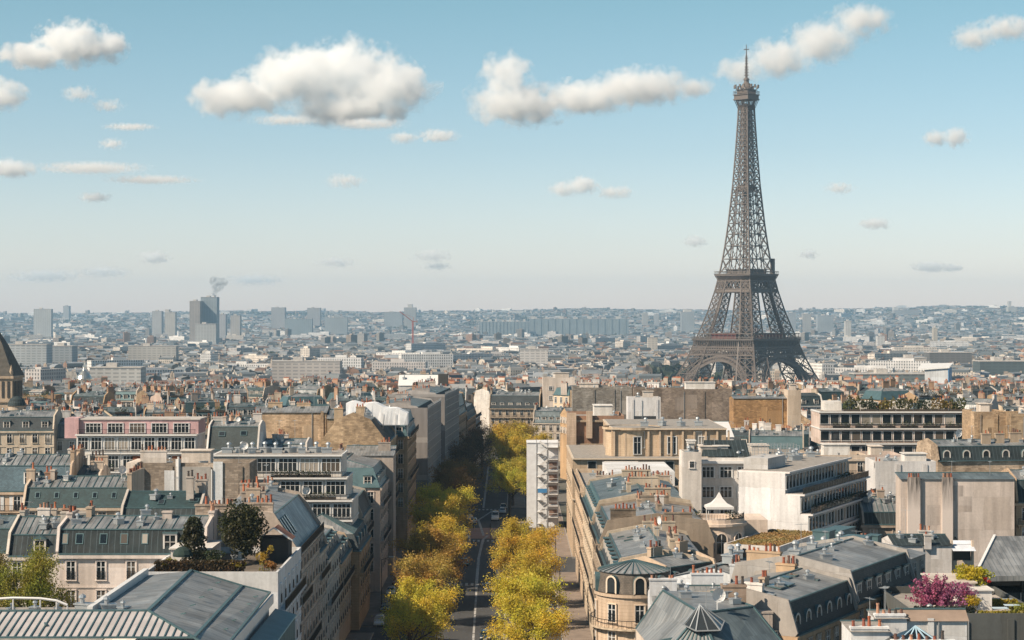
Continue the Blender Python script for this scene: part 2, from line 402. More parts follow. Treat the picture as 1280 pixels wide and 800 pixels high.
# ------------------------------------------------------------------ the iron tower
def build_tower():
    TY = 1713.0; TX = X(933, TY); TZ = -25.0
    t = NT('tower_iron'); t.set(Roughness=.6)
    t.col(t.mix(1.0, (.118,.098,.086), t.ramp(t.noise(.15, 4), [(.3, .85), (.7, 1.12)]), 'MULTIPLY')); M = t.mat
    t = NT('tower_deck_grey'); t.set(Roughness=.6); t.col(t.mix(1.0, (.12,.105,.095), t.ramp(t.noise(.3, 4), [(.3, .7), (.7, 1.2)]), 'MULTIPLY')); DK = t.mat
    RED = m_plain('dark_red_panel', (.13,.035,.03), .6)
    root = thing('lattice_tower', 'tall brown iron lattice tower on four arched legs rising over the roofs', 'tower', (TX, TY, TZ), R(45))
    WT = [(0, 57.0), (20, 46.5), (40, 38.0), (57, 32.6), (80, 25.6), (100, 20.6), (115, 17.6), (135, 14.6), (160, 11.9), (195, 9.0), (230, 6.9), (258, 5.5), (276, 4.9)]
    LW = [(0, 25.0), (20, 22.0), (40, 18.5), (57, 15.6), (80, 12.6), (100, 10.6), (115, 9.6)]
    def ip(T, z):
        for (a, va), (b_, vb) in zip(T, T[1:]):
            if z <= b_: return va + (vb-va)*(z-a)/(b_-a)
        return T[-1][1]
    w = lambda z: ip(WT, z); lw = lambda z: ip(LW, z)
    zs = [0, 13, 26.5, 41, 57, 69, 81.5, 92.5, 103, 112]
    for sx in (-1, 1):
        for sy in (-1, 1):
            b = MB()
            def cor(z, i, j): return (sx*(w(z) - i*lw(z)), sy*(w(z) - j*lw(z)), z)
            for z0, z1 in zip(zs, zs[1:]):
                tc = 1.35 if z0 < 57 else 1.1; tb = .62 if z0 < 57 else .52
                C = [(0,0),(1,0),(1,1),(0,1)]
                for k in range(4):
                    a, c = C[k], C[(k+1) % 4]
                    b.beam(cor(z0,*a), cor(z1,*a), tc)
                    b.beam(cor(z0,*a), cor(z1,*c), tb); b.beam(cor(z0,*c), cor(z1,*a), tb)
                    b.beam(cor(z1,*a), cor(z1,*c), tb*1.15)
                    # secondary lacing: a mid chord and a small cross in each half
                    m0 = tuple((Vector(cor(z0,*a))+Vector(cor(z0,*c)))/2); m1 = tuple((Vector(cor(z1,*a))+Vector(cor(z1,*c)))/2)
                    b.beam(m0, m1, .38)
                    zm = (z0+z1)/2; b.beam(cor(zm,*a), cor(zm,*c), .4)
                    q0 = tuple((Vector(cor(z0,*a))*.5+Vector(cor(z0,*c))*.5)); 
                    b.beam(cor(zm,*a), m0, .32); b.beam(cor(zm,*c), m0, .32); b.beam(cor(zm,*a), m1, .32); b.beam(cor(zm,*c), m1, .32)
                # lift track up the middle of the leg
                b.beam(tuple((Vector(cor(z0,0,0))+Vector(cor(z0,1,1)))/2), tuple((Vector(cor(z1,0,0))+Vector(cor(z1,1,1)))/2), 1.8)
            b.build('leg', M, root)
            ms = MB(); c0 = cor(0,0,0); c1 = cor(0,1,1)
            ms.box(min(c0[0],c1[0])-2, min(c0[1],c1[1])-2, -1, max(c0[0],c1[0])+2, max(c0[1],c1[1])+2, 4)
            ms.build('masonry_base', CONC, root)
    # arches, belts and galleries: one builder for a face, turned four times
    def face(fn, name, mat):
        for k in range(4):
            b = MB(); fn(b); o = b.build(name, mat, root); o.rotation_euler = (0, 0, k*math.pi/2)
    def arch(b):
        # ring in the plane of the front face, leaning with it
        def P(x, z): return (x, -w(z)+.6, z)
        n = 30; pts = []
        for i in range(n+1):
            a = math.pi*(.035 + .93*i/n)
            pts.append((-math.cos(a), math.sin(a)))
        ri = [P(p[0]*37.0, 2+p[1]*36.6) for p in pts]; ro = [P(p[0]*40.6, 2+p[1]*40.4) for p in pts]
        for i in range(n):
            b.beam(ri[i], ri[i+1], 1.7, 0, 2.2); b.beam(ro[i], ro[i+1], 1.3, 0, 1.6)
            b.beam(ri[i], ro[i+1], .55); b.beam(ro[i], ri[i+1], .55); b.beam(ri[i], ro[i], .6)
        for i in range(2, n-1, 1):                       # spandrel bars up to the belt
            x, z = pts[i][0]*40.6, 2+pts[i][1]*40.4
            if abs(x) < w(44)-lw(44)+4 and z < 42: b.beam(P(x, z), P(x, 43.5), .55)
    face(arch, 'arch', M)
    def belt(b):
        def P(x, z): return (x, -w(z)+.1, z)
        for z, tt in ((43.5, 1.1), (48.2, .8), (50.6, 1.1)):
            b.beam(P(-w(z), z), P(w(z), z), tt)
        n = 26
        for (za, zb) in ((43.5, 48.2), (48.2, 50.6)):
            for i in range(n):
                xa, xb = -1+2*i/n, -1+2*(i+1)/n
                b.beam(P(xa*w(za), za), P(xb*w(zb), zb), .6); b.beam(P(xb*w(za), za), P(xa*w(zb), zb), .6)
        hw = 34.9                                        # arcade under the first gallery
        b.box(-hw, -hw, 56.4, hw, -hw+.8, 58.2); b.box(-hw+1.2, -hw+1.3, 50.4, hw-1.2, -hw+1.9, 51.2)
        k = 30
        for i in range(k+1):
            x = -hw+1+(2*hw-2)*i/k
            b.beam((x, -hw+1.5, 51), (x, -hw+.5, 56.6), .62)
        b.box(-hw+2, -hw+4.2, 51.0, hw-2, -hw+4.6, 56.4)
    face(belt, 'gallery_belt', M)
    b = MB(); b.box(-35.4, -35.4, 57.2, 35.4, 35.4, 57.9)
    for s in (-1, 1):
        for i in range(41):
            v = -35.2+70.4*i/40
            b.beam((v, s*35.2, 57.9), (v, s*35.2, 59.6), .2); b.beam((s*35.2, v, 57.9), (s*35.2, v, 59.6), .2)
        b.beam((-35.2, s*35.2, 59.6), (35.2, s*35.2, 59.6), .4); b.beam((s*35.2, -35.2, 59.6), (s*35.2, 35.2, 59.6), .4)
        b.beam((-35.2, s*33.6, 62.8), (35.2, s*33.6, 62.8), .6); b.beam((s*33.6, -33.6, 62.8), (s*33.6, 33.6, 62.8), .6)
        for i in range(15):
            v = -33.6+67.2*i/14
            b.beam((v, s*33.6, 57.9), (v, s*33.6, 62.8), .35); b.beam((s*33.6, v, 57.9), (s*33.6, v, 62.8), .35)
    b.build('first_platform', DK, root)
    for k in range(4):
        b = MB(); b.box(-15, -31.5, 57.95, 13, -22, 62.6); b.box(-16, -32, 62.6, 14, -21.5, 63.2)
        o = b.build('pavilion', RED if k != 1 else DK, root); o.rotation_euler = (0,0,k*math.pi/2)
    def belt2(b):
        def P(x, z): return (x, -w(z)+.1, z)
        for z, tt in ((100.5, 1.0), (103.2, .8), (110.4, 1.0)):
            b.beam(P(-w(z), z), P(w(z), z), tt)
        b.poly([P(-w(100.6), 100.6), P(w(100.6), 100.6), P(w(103.1), 103.1), P(-w(103.1), 103.1)])
        n = 8
        for i in range(n):
            za, zb = 103.2, 110.4; xa, xb = -1+2*i/n, -1+2*(i+1)/n
            b.beam(P(xa*w(za), za), P(xb*w(zb), zb), .7); b.beam(P(xb*w(za), za), P(xa*w(zb), zb), .7)
        hw = 20.6
        for i in range(27):
            x = -hw+.6+(2*hw-1.2)*i/26
            b.beam((x*.9, -w(110)+.3, 110.6), (x, -hw+.4, 115.2), .6)
        b.box(-hw, -hw, 115.0, hw, -hw+.7, 116.6)
        b.box(-hw+2.5, -hw+3.2, 110.4, hw-2.5, -hw+3.5, 115)
    face(belt2, 'gallery_belt', M)
    b = MB(); b.box(-20.9, -20.9, 116.2, 20.9, 20.9, 116.9)
    for s in (-1, 1):
        for i in range(21):
            v = -20.7+41.4*i/20
            b.beam((v, s*20.7, 116.9), (v, s*20.7, 119), .22); b.beam((s*20.7, v, 116.9), (s*20.7, v, 119), .22)
        b.beam((-20.7, s*20.7, 119), (20.7, s*20.7, 119), .5); b.beam((s*20.7, -20.7, 119), (s*20.7, 20.7, 119), .5)
    b.box(-13, -13, 117, 13, 13, 120.6); b.box(-14.4, -14.4, 120.6, 14.4, 14.4, 121.2)
    b.box(16.5, -17.5, 117, 19.5, -14.5, 131)
    b.build('second_platform', DK, root)
    b = MB(); z = 117.0
    while z < 270:
        h = max(5.2, w(z)*.78); z1 = min(z+h, 270.5)
        a, c = w(z), w(z1)
        tc = 1.1 if z < 195 else .95; tb = .58 if z < 195 else .52
        for k in range(4):
            r = Matrix.Rotation(k*math.pi/2, 4, 'Z')
            def G(x, y, zz): return tuple(r @ Vector((x, y, zz)))
            b.beam(G(-a,-a,z), G(-c,-c,z1), tc)
            g0, g1 = (a*.30, c*.30) if z < 190 else (a*.12, c*.12)
            b.beam(G(-g0,-a,z), G(-g1,-c,z1), tc*.62); b.beam(G(g0,-a,z), G(g1,-c,z1), tc*.62)
            b.beam(G(-a,-a,z), G(-g1,-c,z1), tb); b.beam(G(-g0,-a,z), G(-c,-c,z1), tb)
            b.beam(G(a,-a,z), G(g1,-c,z1), tb); b.beam(G(g0,-a,z), G(c,-c,z1), tb)
            b.beam(G(-c,-c,z1), G(c,-c,z1), tb*1.2)
            b.beam(G(-g0,-a,z), G(g1,-c,z1), tb*.7)
        z = z1
    b.build('shaft', M, root)
    b = MB()
    for sx in (-1, 1):
        for sy in (-1, 1): b.beam((sx*2.0, sy*2.0, 117), (sx*1.5, sy*1.5, 272), .6)
    for i in range(38):
        zz = 121+4*i
        for s in (-1, 1):
            b.beam((-2, s*2, zz), (2, s*2, zz+4), .34); b.beam((s*2, -2, zz), (s*2, 2, zz+4), .34)
    b.box(-.5,-.5,117,.5,.5,262)
    b.box(-5.2,-5.2,192.5,5.2,5.2,198); b.box(-7.0,-7.0,192,7.0,7.0,192.8)
    b.build('lift_shaft', M, root)
    b = MB()
    for k in range(4):
        r = Matrix.Rotation(k*math.pi/2, 4, 'Z')
        for i in range(9):
            v = -1+2*i/8
            b.beam(r @ Vector((v*4.9, -4.9, 266)), r @ Vector((v*7.8, -7.8, 275.4)), .5)
    b.box(-8.6,-8.6,275.2,8.6,8.6,276.2); b.box(-8.0,-8.0,276.2,8.0,8.0,279.6); b.box(-8.8,-8.8,279.6,8.8,8.8,280.2)
    b.box(-6.2,-6.2,280.2,6.2,6.2,284.2); b.box(-7.2,-7.2,284.2,7.2,7.2,284.8)
    for k in range(4):
        r = Matrix.Rotation(k*math.pi/2, 4, 'Z')
        for i in range(13):
            v = -8.4+16.8*i/12
            b.beam(r @ Vector((v, -8.5, 280.2)), r @ Vector((v, -8.5, 283)), .22)
        b.beam(r @ Vector((-8.5,-8.5,283)), r @ Vector((8.5,-8.5,283)), .3)
        for v in (-5, 0, 5):
            b.beam(r @ Vector((v,-7.0,284.8)), r @ Vector((v,-9.6,287.5)), .35); b.box(*(list(r @ Vector((v-.7,-10.2,286.0)))[:2]), 286.0, *(list(r @ Vector((v+.7,-9.0,288)))[:2]), 289.0)
    b.lathe((0,0,284.8), [(6.0,0),(5.6,2.4),(4.2,4.6),(2.4,6.4),(2.2,8.6),(2.8,8.8),(2.6,10),(1.2,11)], 12)
    b.build('top_cabin', M, root)
    b = MB()
    b.tube((0,0,295), (0,0,306), 1.1, 1.0, 8); b.tube((0,0,306), (0,0,316), .85, .8, 8); b.tube((0,0,316), (0,0,326), .5, .28, 6)
    for zz, L in ((298, 2.6), (300.5, 2.4), (303, 2.3), (305.5, 2.2), (308.5, 1.8), (311, 1.8), (313.5, 1.7), (321.5, 3.0)):
        b.beam((-L,0,zz), (L,0,zz), .5); b.beam((0,-L,zz), (0,L,zz), .5)
    b.build('antenna_mast', M, root)
build_tower()

# ------------------------------------------------------------------ the city beyond the hill's foot: uncountable
CITY_WALLS = [(.62,.57,.50),(.70,.67,.62),(.55,.47,.38),(.66,.60,.52),(.48,.42,.36),(.74,.73,.71),(.58,.50,.44),(.42,.34,.27),(.64,.62,.60),(.50,.30,.20)]
CITY_ROOFS = [(.24,.27,.30),(.30,.33,.36),(.16,.19,.21),(.07,.085,.095),(.20,.225,.24),(.34,.35,.35),(.22,.13,.09)]
def build_city():
    r = random.Random(11)
    B = MB(); cols = []
    def addc(c): cols.extend([c]*(len(B.f)-len(cols)))
    def hs(x, y, z, w, d, h, yaw, wc, rc, flat_, chim):
        ca, sa = math.cos(yaw), math.sin(yaw)
        def T(a, b_, c): return (x+a*ca-b_*sa, y+a*sa+b_*ca, z+c)
        n = len(B.v); hw, hd = w/2, d/2
        B.v += [T(-hw,-hd,0),T(hw,-hd,0),T(hw,hd,0),T(-hw,hd,0),T(-hw,-hd,h),T(hw,-hd,h),T(hw,hd,h),T(-hw,hd,h)]
        B.f += [(n,n+1,n+5,n+4),(n+1,n+2,n+6,n+5),(n+2,n+3,n+7,n+6),(n+3,n,n+4,n+7)]; B.m += [1]*4; addc(wc)
        if flat_:
            B.f.append((n+4,n+5,n+6,n+7)); B.m.append(0); addc((.36,.35,.33))
            a, b_ = r.uniform(-.5,.3)*hw, r.uniform(-.4,.2)*hd; q = len(B.v); ph = r.uniform(1.5,3.5)
            a2, b2 = a+r.uniform(.2,.5)*w, b_+r.uniform(.3,.5)*d
            B.v += [T(a,b_,h),T(a2,b_,h),T(a2,b2,h),T(a,b2,h),T(a,b_,h+ph),T(a2,b_,h+ph),T(a2,b2,h+ph),T(a,b2,h+ph)]
            B.f += [(q,q+1,q+5,q+4),(q+1,q+2,q+6,q+5),(q+2,q+3,q+7,q+6),(q+3,q,q+4,q+7),(q+4,q+5,q+6,q+7)]; B.m += [0]*5; addc(wc)
        else:
            mh = r.uniform(2.2,3.6); th = r.uniform(.6,2.0); i = 1.3; k = len(B.v)
            low = rc if r.random() < .5 else (.06,.075,.085)
            B.v += [T(-hw,-hd+i,h+mh),T(hw,-hd+i,h+mh),T(hw,hd-i,h+mh),T(-hw,hd-i,h+mh),T(-hw,0,h+mh+th),T(hw,0,h+mh+th)]
            B.f += [(n+4,n+5,k+1,k),(n+6,n+7,k+3,k+2)]; B.m += [0,0]; addc(low)
            B.f += [(k,k+1,k+5,k+4),(k+2,k+3,k+4,k+5)]; B.m += [0,0]; addc(rc)
            B.f += [(n+5,n+6,k+2,k+5,k+1),(n+7,n+4,k,k+4,k+3)]; B.m += [0,0]; addc(wc)
            if chim:
                for s in (-1, 1):
                    if r.random() < .8:
                        L = r.uniform(1.5, 4.5); b0 = r.uniform(-.3,.3)*d; q = len(B.v); a = s*(hw-.4); top = h+mh+th+r.uniform(.6,1.8)
                        B.v += [T(a-.4,b0-L/2,h),T(a+.4,b0-L/2,h),T(a+.4,b0+L/2,h),T(a-.4,b0+L/2,h),T(a-.4,b0-L/2,top),T(a+.4,b0-L/2,top),T(a+.4,b0+L/2,top),T(a-.4,b0+L/2,top)]
                        B.f += [(q,q+1,q+5,q+4),(q+1,q+2,q+6,q+5),(q+2,q+3,q+7,q+6),(q+3,q,q+4,q+7)]; B.m += [0]*4; addc(wc)
                        B.f += [(q+4,q+5,q+6,q+7)]; B.m += [0]; addc((.40,.15,.08) if r.random()<.6 else (.3,.28,.26))
                        if y < 1700:
                            for e in range(int(L/.55)):
                                zz = len(B.v); bb = b0-L/2+.3+e*.55
                                B.v += [T(a-.16,bb-.16,top),T(a+.16,bb-.16,top),T(a+.16,bb+.16,top),T(a-.16,bb+.16,top),T(a,bb,top+.9)]
                                B.f += [(zz,zz+1,zz+4),(zz+1,zz+2,zz+4),(zz+2,zz+3,zz+4),(zz+3,zz,zz+4)]; B.m += [0]*4; addc((.42,.15,.07))
    y = 610.0
    while y < 10800:
        c = (15.5 if y < 1290 else 18.5) + max(0, y-700)*.0030
        half = y*.29 + 60; x = -half
        while x < half:
            px, py = x + r.uniform(-.3,.3)*c, y + r.uniform(-.4,.4)*c; x += c
            tx, ty = px-X(933,1713), py-1713
            if abs(tx)+abs(ty) < 135: continue
            if abs(tx) < 75 and ty > 0 and ty < 800: continue
            if y < 1000 and (INDIV(px, py) or (-30 < px < 14 and py < 735)): continue
            if abs(tx) < 135 and -330 < ty < 0: continue
            if 1290 < py < 1480: continue                       # the river's trees and water
            q = math.sin(px*.0021+1.3)*math.sin(py*.0017+.4) + .4*math.sin(px*.006+py*.004)
            if q > 1.02: continue
            ang = (math.floor(px/170)*7919 + math.floor(py/210)*104729) % 7
            yaw = (-.7,-.35,-.12,.1,.3,.55,.8)[int(ang)] + r.uniform(-.05,.05) + (1.57 if r.random()<.35 else 0)
            g = min(gz(px-15,py), gz(px+15,py), gz(px,py-15), gz(px,py+15))
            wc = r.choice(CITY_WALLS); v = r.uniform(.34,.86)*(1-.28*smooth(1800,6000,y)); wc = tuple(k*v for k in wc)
            rv = r.uniform(.45,.95); rc = tuple(k*rv for k in r.choice(CITY_ROOFS))
            u = r.random()
            if y > 1500 and u < .007 + (.008 if y > 5000 else 0):
                hs(px, py, g-2, r.uniform(35,90), r.uniform(12,16), r.uniform(20,34)+3, yaw, r.choice([(.72,.71,.69),(.6,.6,.6),(.66,.6,.53),(.45,.43,.42)]), rc, True, False)
            elif y > 4200 and u < .022:
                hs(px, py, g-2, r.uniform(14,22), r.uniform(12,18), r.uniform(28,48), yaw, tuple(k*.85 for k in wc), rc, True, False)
            else:
                h = r.uniform(11, 20) + (3 if r.random()<.15 else 0)
                if y < 1290: h = min(r.uniform(14.5, 19.5), 50-.033*py-g-4.2+r.uniform(-1,.8))
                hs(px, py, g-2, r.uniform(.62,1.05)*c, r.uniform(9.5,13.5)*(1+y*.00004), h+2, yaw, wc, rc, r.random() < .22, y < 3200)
        y += c*.92
    me = B.mesh('city_rooftops', [m_city('city_plain', False), m_city('city_wall', True)])
    ca = me.color_attributes.new('col', 'FLOAT_COLOR', 'CORNER')
    lt = np.empty(len(me.polygons), 'i'); me.polygons.foreach_get('loop_total', lt)
    C4 = np.ones((len(cols), 4), 'f'); C4[:, :3] = np.array(cols, 'f')
    ca.data.foreach_set('color', np.repeat(C4, lt, axis=0).ravel())
    o = inst(me, 'distant_city'); tag(o, 'sea of pale houses and grey roofs filling the plain out to the hills', 'city', kind='stuff')
def leafmass(b, c, rx, ry, rz_, n, size, r):
    """n leaf sprays on and inside an ellipsoid"""
    for _ in range(n):
        while True:
            p = Vector((r.uniform(-1,1), r.uniform(-1,1), r.uniform(-1,1)))
            if .1 < p.length < 1: break
        p = p.normalized() * (p.length ** .45)
        p = Vector((c[0]+p.x*rx, c[1]+p.y*ry, c[2]+p.z*rz_))
        a = Vector((r.gauss(0,1), r.gauss(0,1), r.gauss(0,1))).normalized(); t_ = a.orthogonal().normalized(); t_.rotate(Matrix.Rotation(r.uniform(0,6.28), 3, a)); s = a.cross(t_)
        k = size*r.uniform(.6,1.3)
        b.poly([p - t_*k, p + s*k*.55, p + t_*k, p - s*k*.55])
def build_far_trees():
    r = random.Random(5); b = MB()
    for _ in range(330):
        y = r.uniform(1300, 1470); x = r.uniform(-.29, .29)*y
        leafmass(b, (x, y, gz(x,y)+8+r.uniform(0,3)), r.uniform(5,9), r.uniform(5,8), r.uniform(5,8), 60, 1.8, r)
    o = b.build('riverside_trees', LEAF, color=(.16,.115,.06)); tag(o, 'bare brown trees massed along the river below the rooftops', 'woodland', kind='stuff')
    b = MB()
    for _ in range(120):
        y = r.uniform(1600, 1860); x = X(933,1713) + r.uniform(-130,130)
        if abs(x-X(933,1713)) + abs(y-1713) < 60: continue
        leafmass(b, (x, y, -25+6), r.uniform(4,7), r.uniform(4,7), r.uniform(4,7), 60, 1.5, r)
    o = b.build('park_trees', LEAF, color=(.15,.12,.05)); tag(o, 'brown and olive park trees massed round the foot of the iron tower', 'woodland', kind='stuff')
    b = MB()
    for _ in range(2300):
        y = r.uniform(2200, 10500)**1.0; x = r.uniform(-.29,.29)*y
        if y < 7500 and r.random() < .55: continue
        k = 1+y/5000
        leafmass(b, (x, y, gz(x,y)+9), 14*k*r.uniform(.5,1.5), 8*k, 8*r.uniform(.7,1.3), 40, 4.5*k, r)
    o = b.build('distant_trees', LEAF, color=(.045,.06,.035)); tag(o, 'dark green woods and park trees scattered through the far city', 'woodland', kind='stuff')
# ------------------------------------------------------------------ building parts, one mesh of each kind shared by all copies
CACHE = {}
def cached(key, fn):
    if key not in CACHE: CACHE[key] = fn()
    return CACHE[key]
def win_meshes(w, h, style):
    """frame (stands on its sill, faces -y) and its glass"""
    def mk():
        f = MB(); g = MB()
        if style == 'arch':
            g.poly([(-w/2,-.03,0),(w/2,-.03,0)]+[(w/2*math.cos(math.pi*i/8),-.03,h-w/2+w/2*math.sin(math.pi*i/8)) for i in range(9)])
            f.box(-w/2-.16,-.14,-.1,-w/2,0,h-w/2,1); f.box(w/2,-.14,-.1,w/2+.16,0,h-w/2,1)
            for i in range(8):
                a, c = math.pi*i/8, math.pi*(i+1)/8
                f.beam(((w/2+.08)*math.cos(a),-.07,h-w/2+(w/2+.08)*math.sin(a)), ((w/2+.08)*math.cos(c),-.07,h-w/2+(w/2+.08)*math.sin(c)), .17, 1, .14)
            f.box(-.045,-.07,0,.045,-.031,h-.05,0); f.box(-w/2,-.06,h*.55,w/2,-.032,h*.55+.07,0)
        else:
            g.poly([(-w/2,-.03,0),(w/2,-.03,0),(w/2,-.03,h),(-w/2,-.03,h)])
            t = .14 if style != 'band' else .07
            m = 1 if style in ('tall','shut') else 0
            f.box(-w/2-t,-.12,-.02,-w/2,0,h,m); f.box(w/2,-.12,-.02,w/2+t,0,h,m); f.box(-w/2-t,-.16,h,w/2+t,0,h+t,m); f.box(-w/2-t-.05,-.2,-.12,w/2+t+.05,0,-.02,m)
            if style != 'band':
                f.box(-w/2,-.07,0,-w/2+.07,-.031,h,0); f.box(w/2-.07,-.07,0,w/2,-.031,h,0)
            k = max(1, round(w/1.1)) if style == 'wide' else 1
            if style != 'band':
                for i in range(1, k+1):
                    x = -w/2+w*i/(k+1); f.box(x-.05,-.08,0,x+.05,-.031,h,0)
                f.box(-w/2,-.075,h*.68,w/2,-.033,h*.68+.06,0)
            if style in ('tall','shut'):
                for zz in (.12,.5,.95): f.box(-w/2,-.19,zz,w/2,-.17,zz+.05,2)
                for i in range(7):
                    x = -w/2+w*(i+.5)/7; f.box(x-.018,-.188,.05,x+.018,-.172,.97,2)
            if style == 'shut':
                for s in (-1,1):
                    x = s*(w/2+.14+w*.25); f.box(x-w*.25,-.09,0,x+w*.25,-.01,h,0)
        a = f.mesh('window', [WHITE, TRIM, IRON]); gm = g.mesh('pane', [GLASS])
        n = len(f.v); f.v += g.v; f.f += [tuple(n+i for i in q) for q in g.f]; f.m += [3]*len(g.f)
        return a, gm, f.mesh('window', [WHITE, TRIM, IRON, GLASS])
    return cached(('win', round(w,2), round(h,2), style), mk)
TRIM = m_obj('window_surround', .85, .12)
def put_window(root, x, y, z, rz, w, h, style, col, pane=True):
    fm, gm, both = win_meshes(w, h, style)
    o = inst(fm if pane else both, 'window', root, (x,y,z), rz, col)
    if pane: inst(gm, 'pane', o)
    return o
FACE = {'F': 0.0, 'L': -math.pi/2, 'R': math.pi/2, 'B': math.pi}
def fpos(face, a, w, d, out=0.0):
    if face == 'F': return (a, -out)
    if face == 'L': return (-out, d-a)
    if face == 'R': return (w+out, a)
    return (w-a, d+out)
def dormer_meshes(w, h, style):
    def mk():
        f = MB(); c = MB(); g = MB(); dp = 1.7
        if style == 'round':
            n = 8; arc = [((w/2+.22)*math.cos(math.pi*i/n), h-w/2+(w/2+.22)*math.sin(math.pi*i/n)) for i in range(n+1)]
            prof = [(w/2+.22,-.1)]+arc+[(-w/2-.22,-.1)]
            ia = [(w/2*math.cos(math.pi*i/n), h-w/2+w/2*math.sin(math.pi*i/n)) for i in range(n+1)]
            inn = [(w/2,0.05)]+ia+[(-w/2,0.05)]
            for i in range(len(prof)-1):
                a, b_, c_, d_ = prof[i], prof[i+1], inn[i+1], inn[i]
                f.poly([(a[0],0,a[1]),(b_[0],0,b_[1]),(c_[0],0,c_[1]),(d_[0],0,d_[1])][::-1], 0)
                c.poly([(a[0],0,a[1]),(a[0],dp,a[1]),(b_[0],dp,b_[1]),(b_[0],0,b_[1])][::-1], 0)
                f.poly([(c_[0],0,c_[1]),(d_[0],0,d_[1]),(d_[0],.12,d_[1]),(c_[0],.12,c_[1])][::-1], 0)
            g.poly([(p[0],.1,p[1]) for p in inn][::-1])
        else:
            for s in (-1,1): f.box(s*(w/2+.1)-.1,0,-.1,s*(w/2+.1)+.1,dp,h,0)
            f.box(-w/2-.2,-.02,h,w/2+.2,.15,h+.2,0); f.box(-w/2,0,-.1,w/2,.2,.05,0)
            f.box(-.04,.02,.05,.04,.09,h,0); f.box(-w/2,.02,h*.6,w/2,.085,h*.6+.06,0)
            if style == 'pediment':
                c.poly([(-w/2-.35,-.15,h+.2),(w/2+.35,-.15,h+.2),(0,-.15,h+.75)])
                c.poly([(-w/2-.35,-.15,h+.2),(0,-.15,h+.75),(0,dp,h+.75),(-w/2-.35,dp,h+.2)]); c.poly([(0,-.15,h+.75),(w/2+.35,-.15,h+.2),(w/2+.35,dp,h+.2),(0,dp,h+.75)])
            else: c.box(-w/2-.28,-.12,h+.2,w/2+.28,dp,h+.32,0)
            g.poly([(-w/2,.1,.05),(w/2,.1,.05),(w/2,.1,h),(-w/2,.1,h)])
        return f.mesh('dormer', [TRIM]), c.mesh('dormer_roof', [LEAD]), g.mesh('pane', [GLASS])
    return cached(('dorm', w, h, style), mk)
def put_dormer(root, x, y, z, rz, w=1.15, h=1.75, style='flat', col=(.55,.52,.48)):
    f, c, g = dormer_meshes(w, h, style)
    o = inst(f, 'dormer', root, (x,y,z), rz, col); inst(c, 'dormer_roof', o); inst(g, 'pane', o); return o
def put_skylight(root, x, y, z, rz, tilt, w=.9, h=1.3):
    def mk():
        b = MB(); b.box(-w/2,0,0,w/2,h,.12,0); g = MB(); g.poly([(-w/2+.1,.1,.125),(w/2-.1,.1,.125),(w/2-.1,h-.1,.125),(-w/2+.1,h-.1,.125)])
        return b.mesh('skylight', [LEAD]), g.mesh('pane', [GLASS])
    f, g = cached(('sky', w, h), mk)
    o = inst(f, 'skylight', root, (x,y,z)); o.rotation_euler = (tilt, 0, rz); inst(g, 'pane', o)
POTC = [(.30,.09,.045),(.36,.13,.065),(.22,.07,.045),(.38,.21,.14),(.13,.07,.055),(.06,.05,.045)]
def pot_mesh(): return cached('pot', lambda: MB().lathe((0,0,0), [(.17,0),(.13,.55),(.16,.58),(.16,.68),(.10,.68)], 7).mesh('chimney_pot', [TERRA]))
def put_chimney(root, x, y, z0, z1, L, T=.62, rz=0, mat=None, col=(.42,.36,.30), pots=None):
    mat = mat or PLASTER
    def mk():
        b = MB(); b.box(-L/2,-T/2,0,L/2,T/2,z1-z0); b.box(-L/2-.08,-T/2-.08,z1-z0-.22,L/2+.08,T/2+.08,z1-z0-.02); return b.mesh('chimney', [mat])
    o = inst(cached(('chim', round(L,1), round(T,2), round(z1-z0,1), mat.name), mk), 'chimney', root, (x,y,z0), rz, col)
    n = pots if pots is not None else max(2, int(L/.48))
    for i in range(n):
        if rnd.random() < .22: continue
        p = inst(pot_mesh(), 'chimney_pot', o, (-L/2+L*(i+.5)/n, rnd.uniform(-.06,.06), round(z1-z0,1)-.05), 0, rnd.choice(POTC))
        p.scale = (1,1,rnd.uniform(.45,1.5))
    return o
def rail_mesh(L, h=1.0, solid=False):
    def mk():
        b = MB(); b.box(-L/2,-.03,h-.06,L/2,.03,h); b.box(-L/2,-.02,.06,L/2,.02,.1)
        if solid: b.box(-L/2,-.012,.1,L/2,.012,h-.1,1)
        n = max(2, int(L/.24))
        for i in range(n+1):
            x = -L/2+L*i/n; t = .035 if i % 6 == 0 else .017; b.box(x-t,-t,0,x+t,t,h-.05)
        return b.mesh('railing', [IRON, GLASS])
    return cached(('rail', round(L,1), h, solid), mk)
def put_balcony(root, face, a0, a1, z, w, d, col, dep=.75):
    def mk():
        b = MB(); L = round(a1-a0,1); b.box(-L/2,-dep,-.22,L/2,0,0)
        for i in range(max(2, int(L/1.6))+1):
            x = -L/2+.2+(L-.4)*i/max(2, int(L/1.6)); b.box(x-.1,-dep*.8,-.6,x+.1,0,-.22)
        return b.mesh('balcony', [STONE])
    x, y = fpos(face, (a0+a1)/2, w, d, 0)
    o = inst(cached(('balc', round(a1-a0,1), dep), mk), 'balcony', root, (x,y,z), FACE[face], col)
    inst(rail_mesh(a1-a0-.1), 'railing', o, (0,-dep+.06,0))
    return o
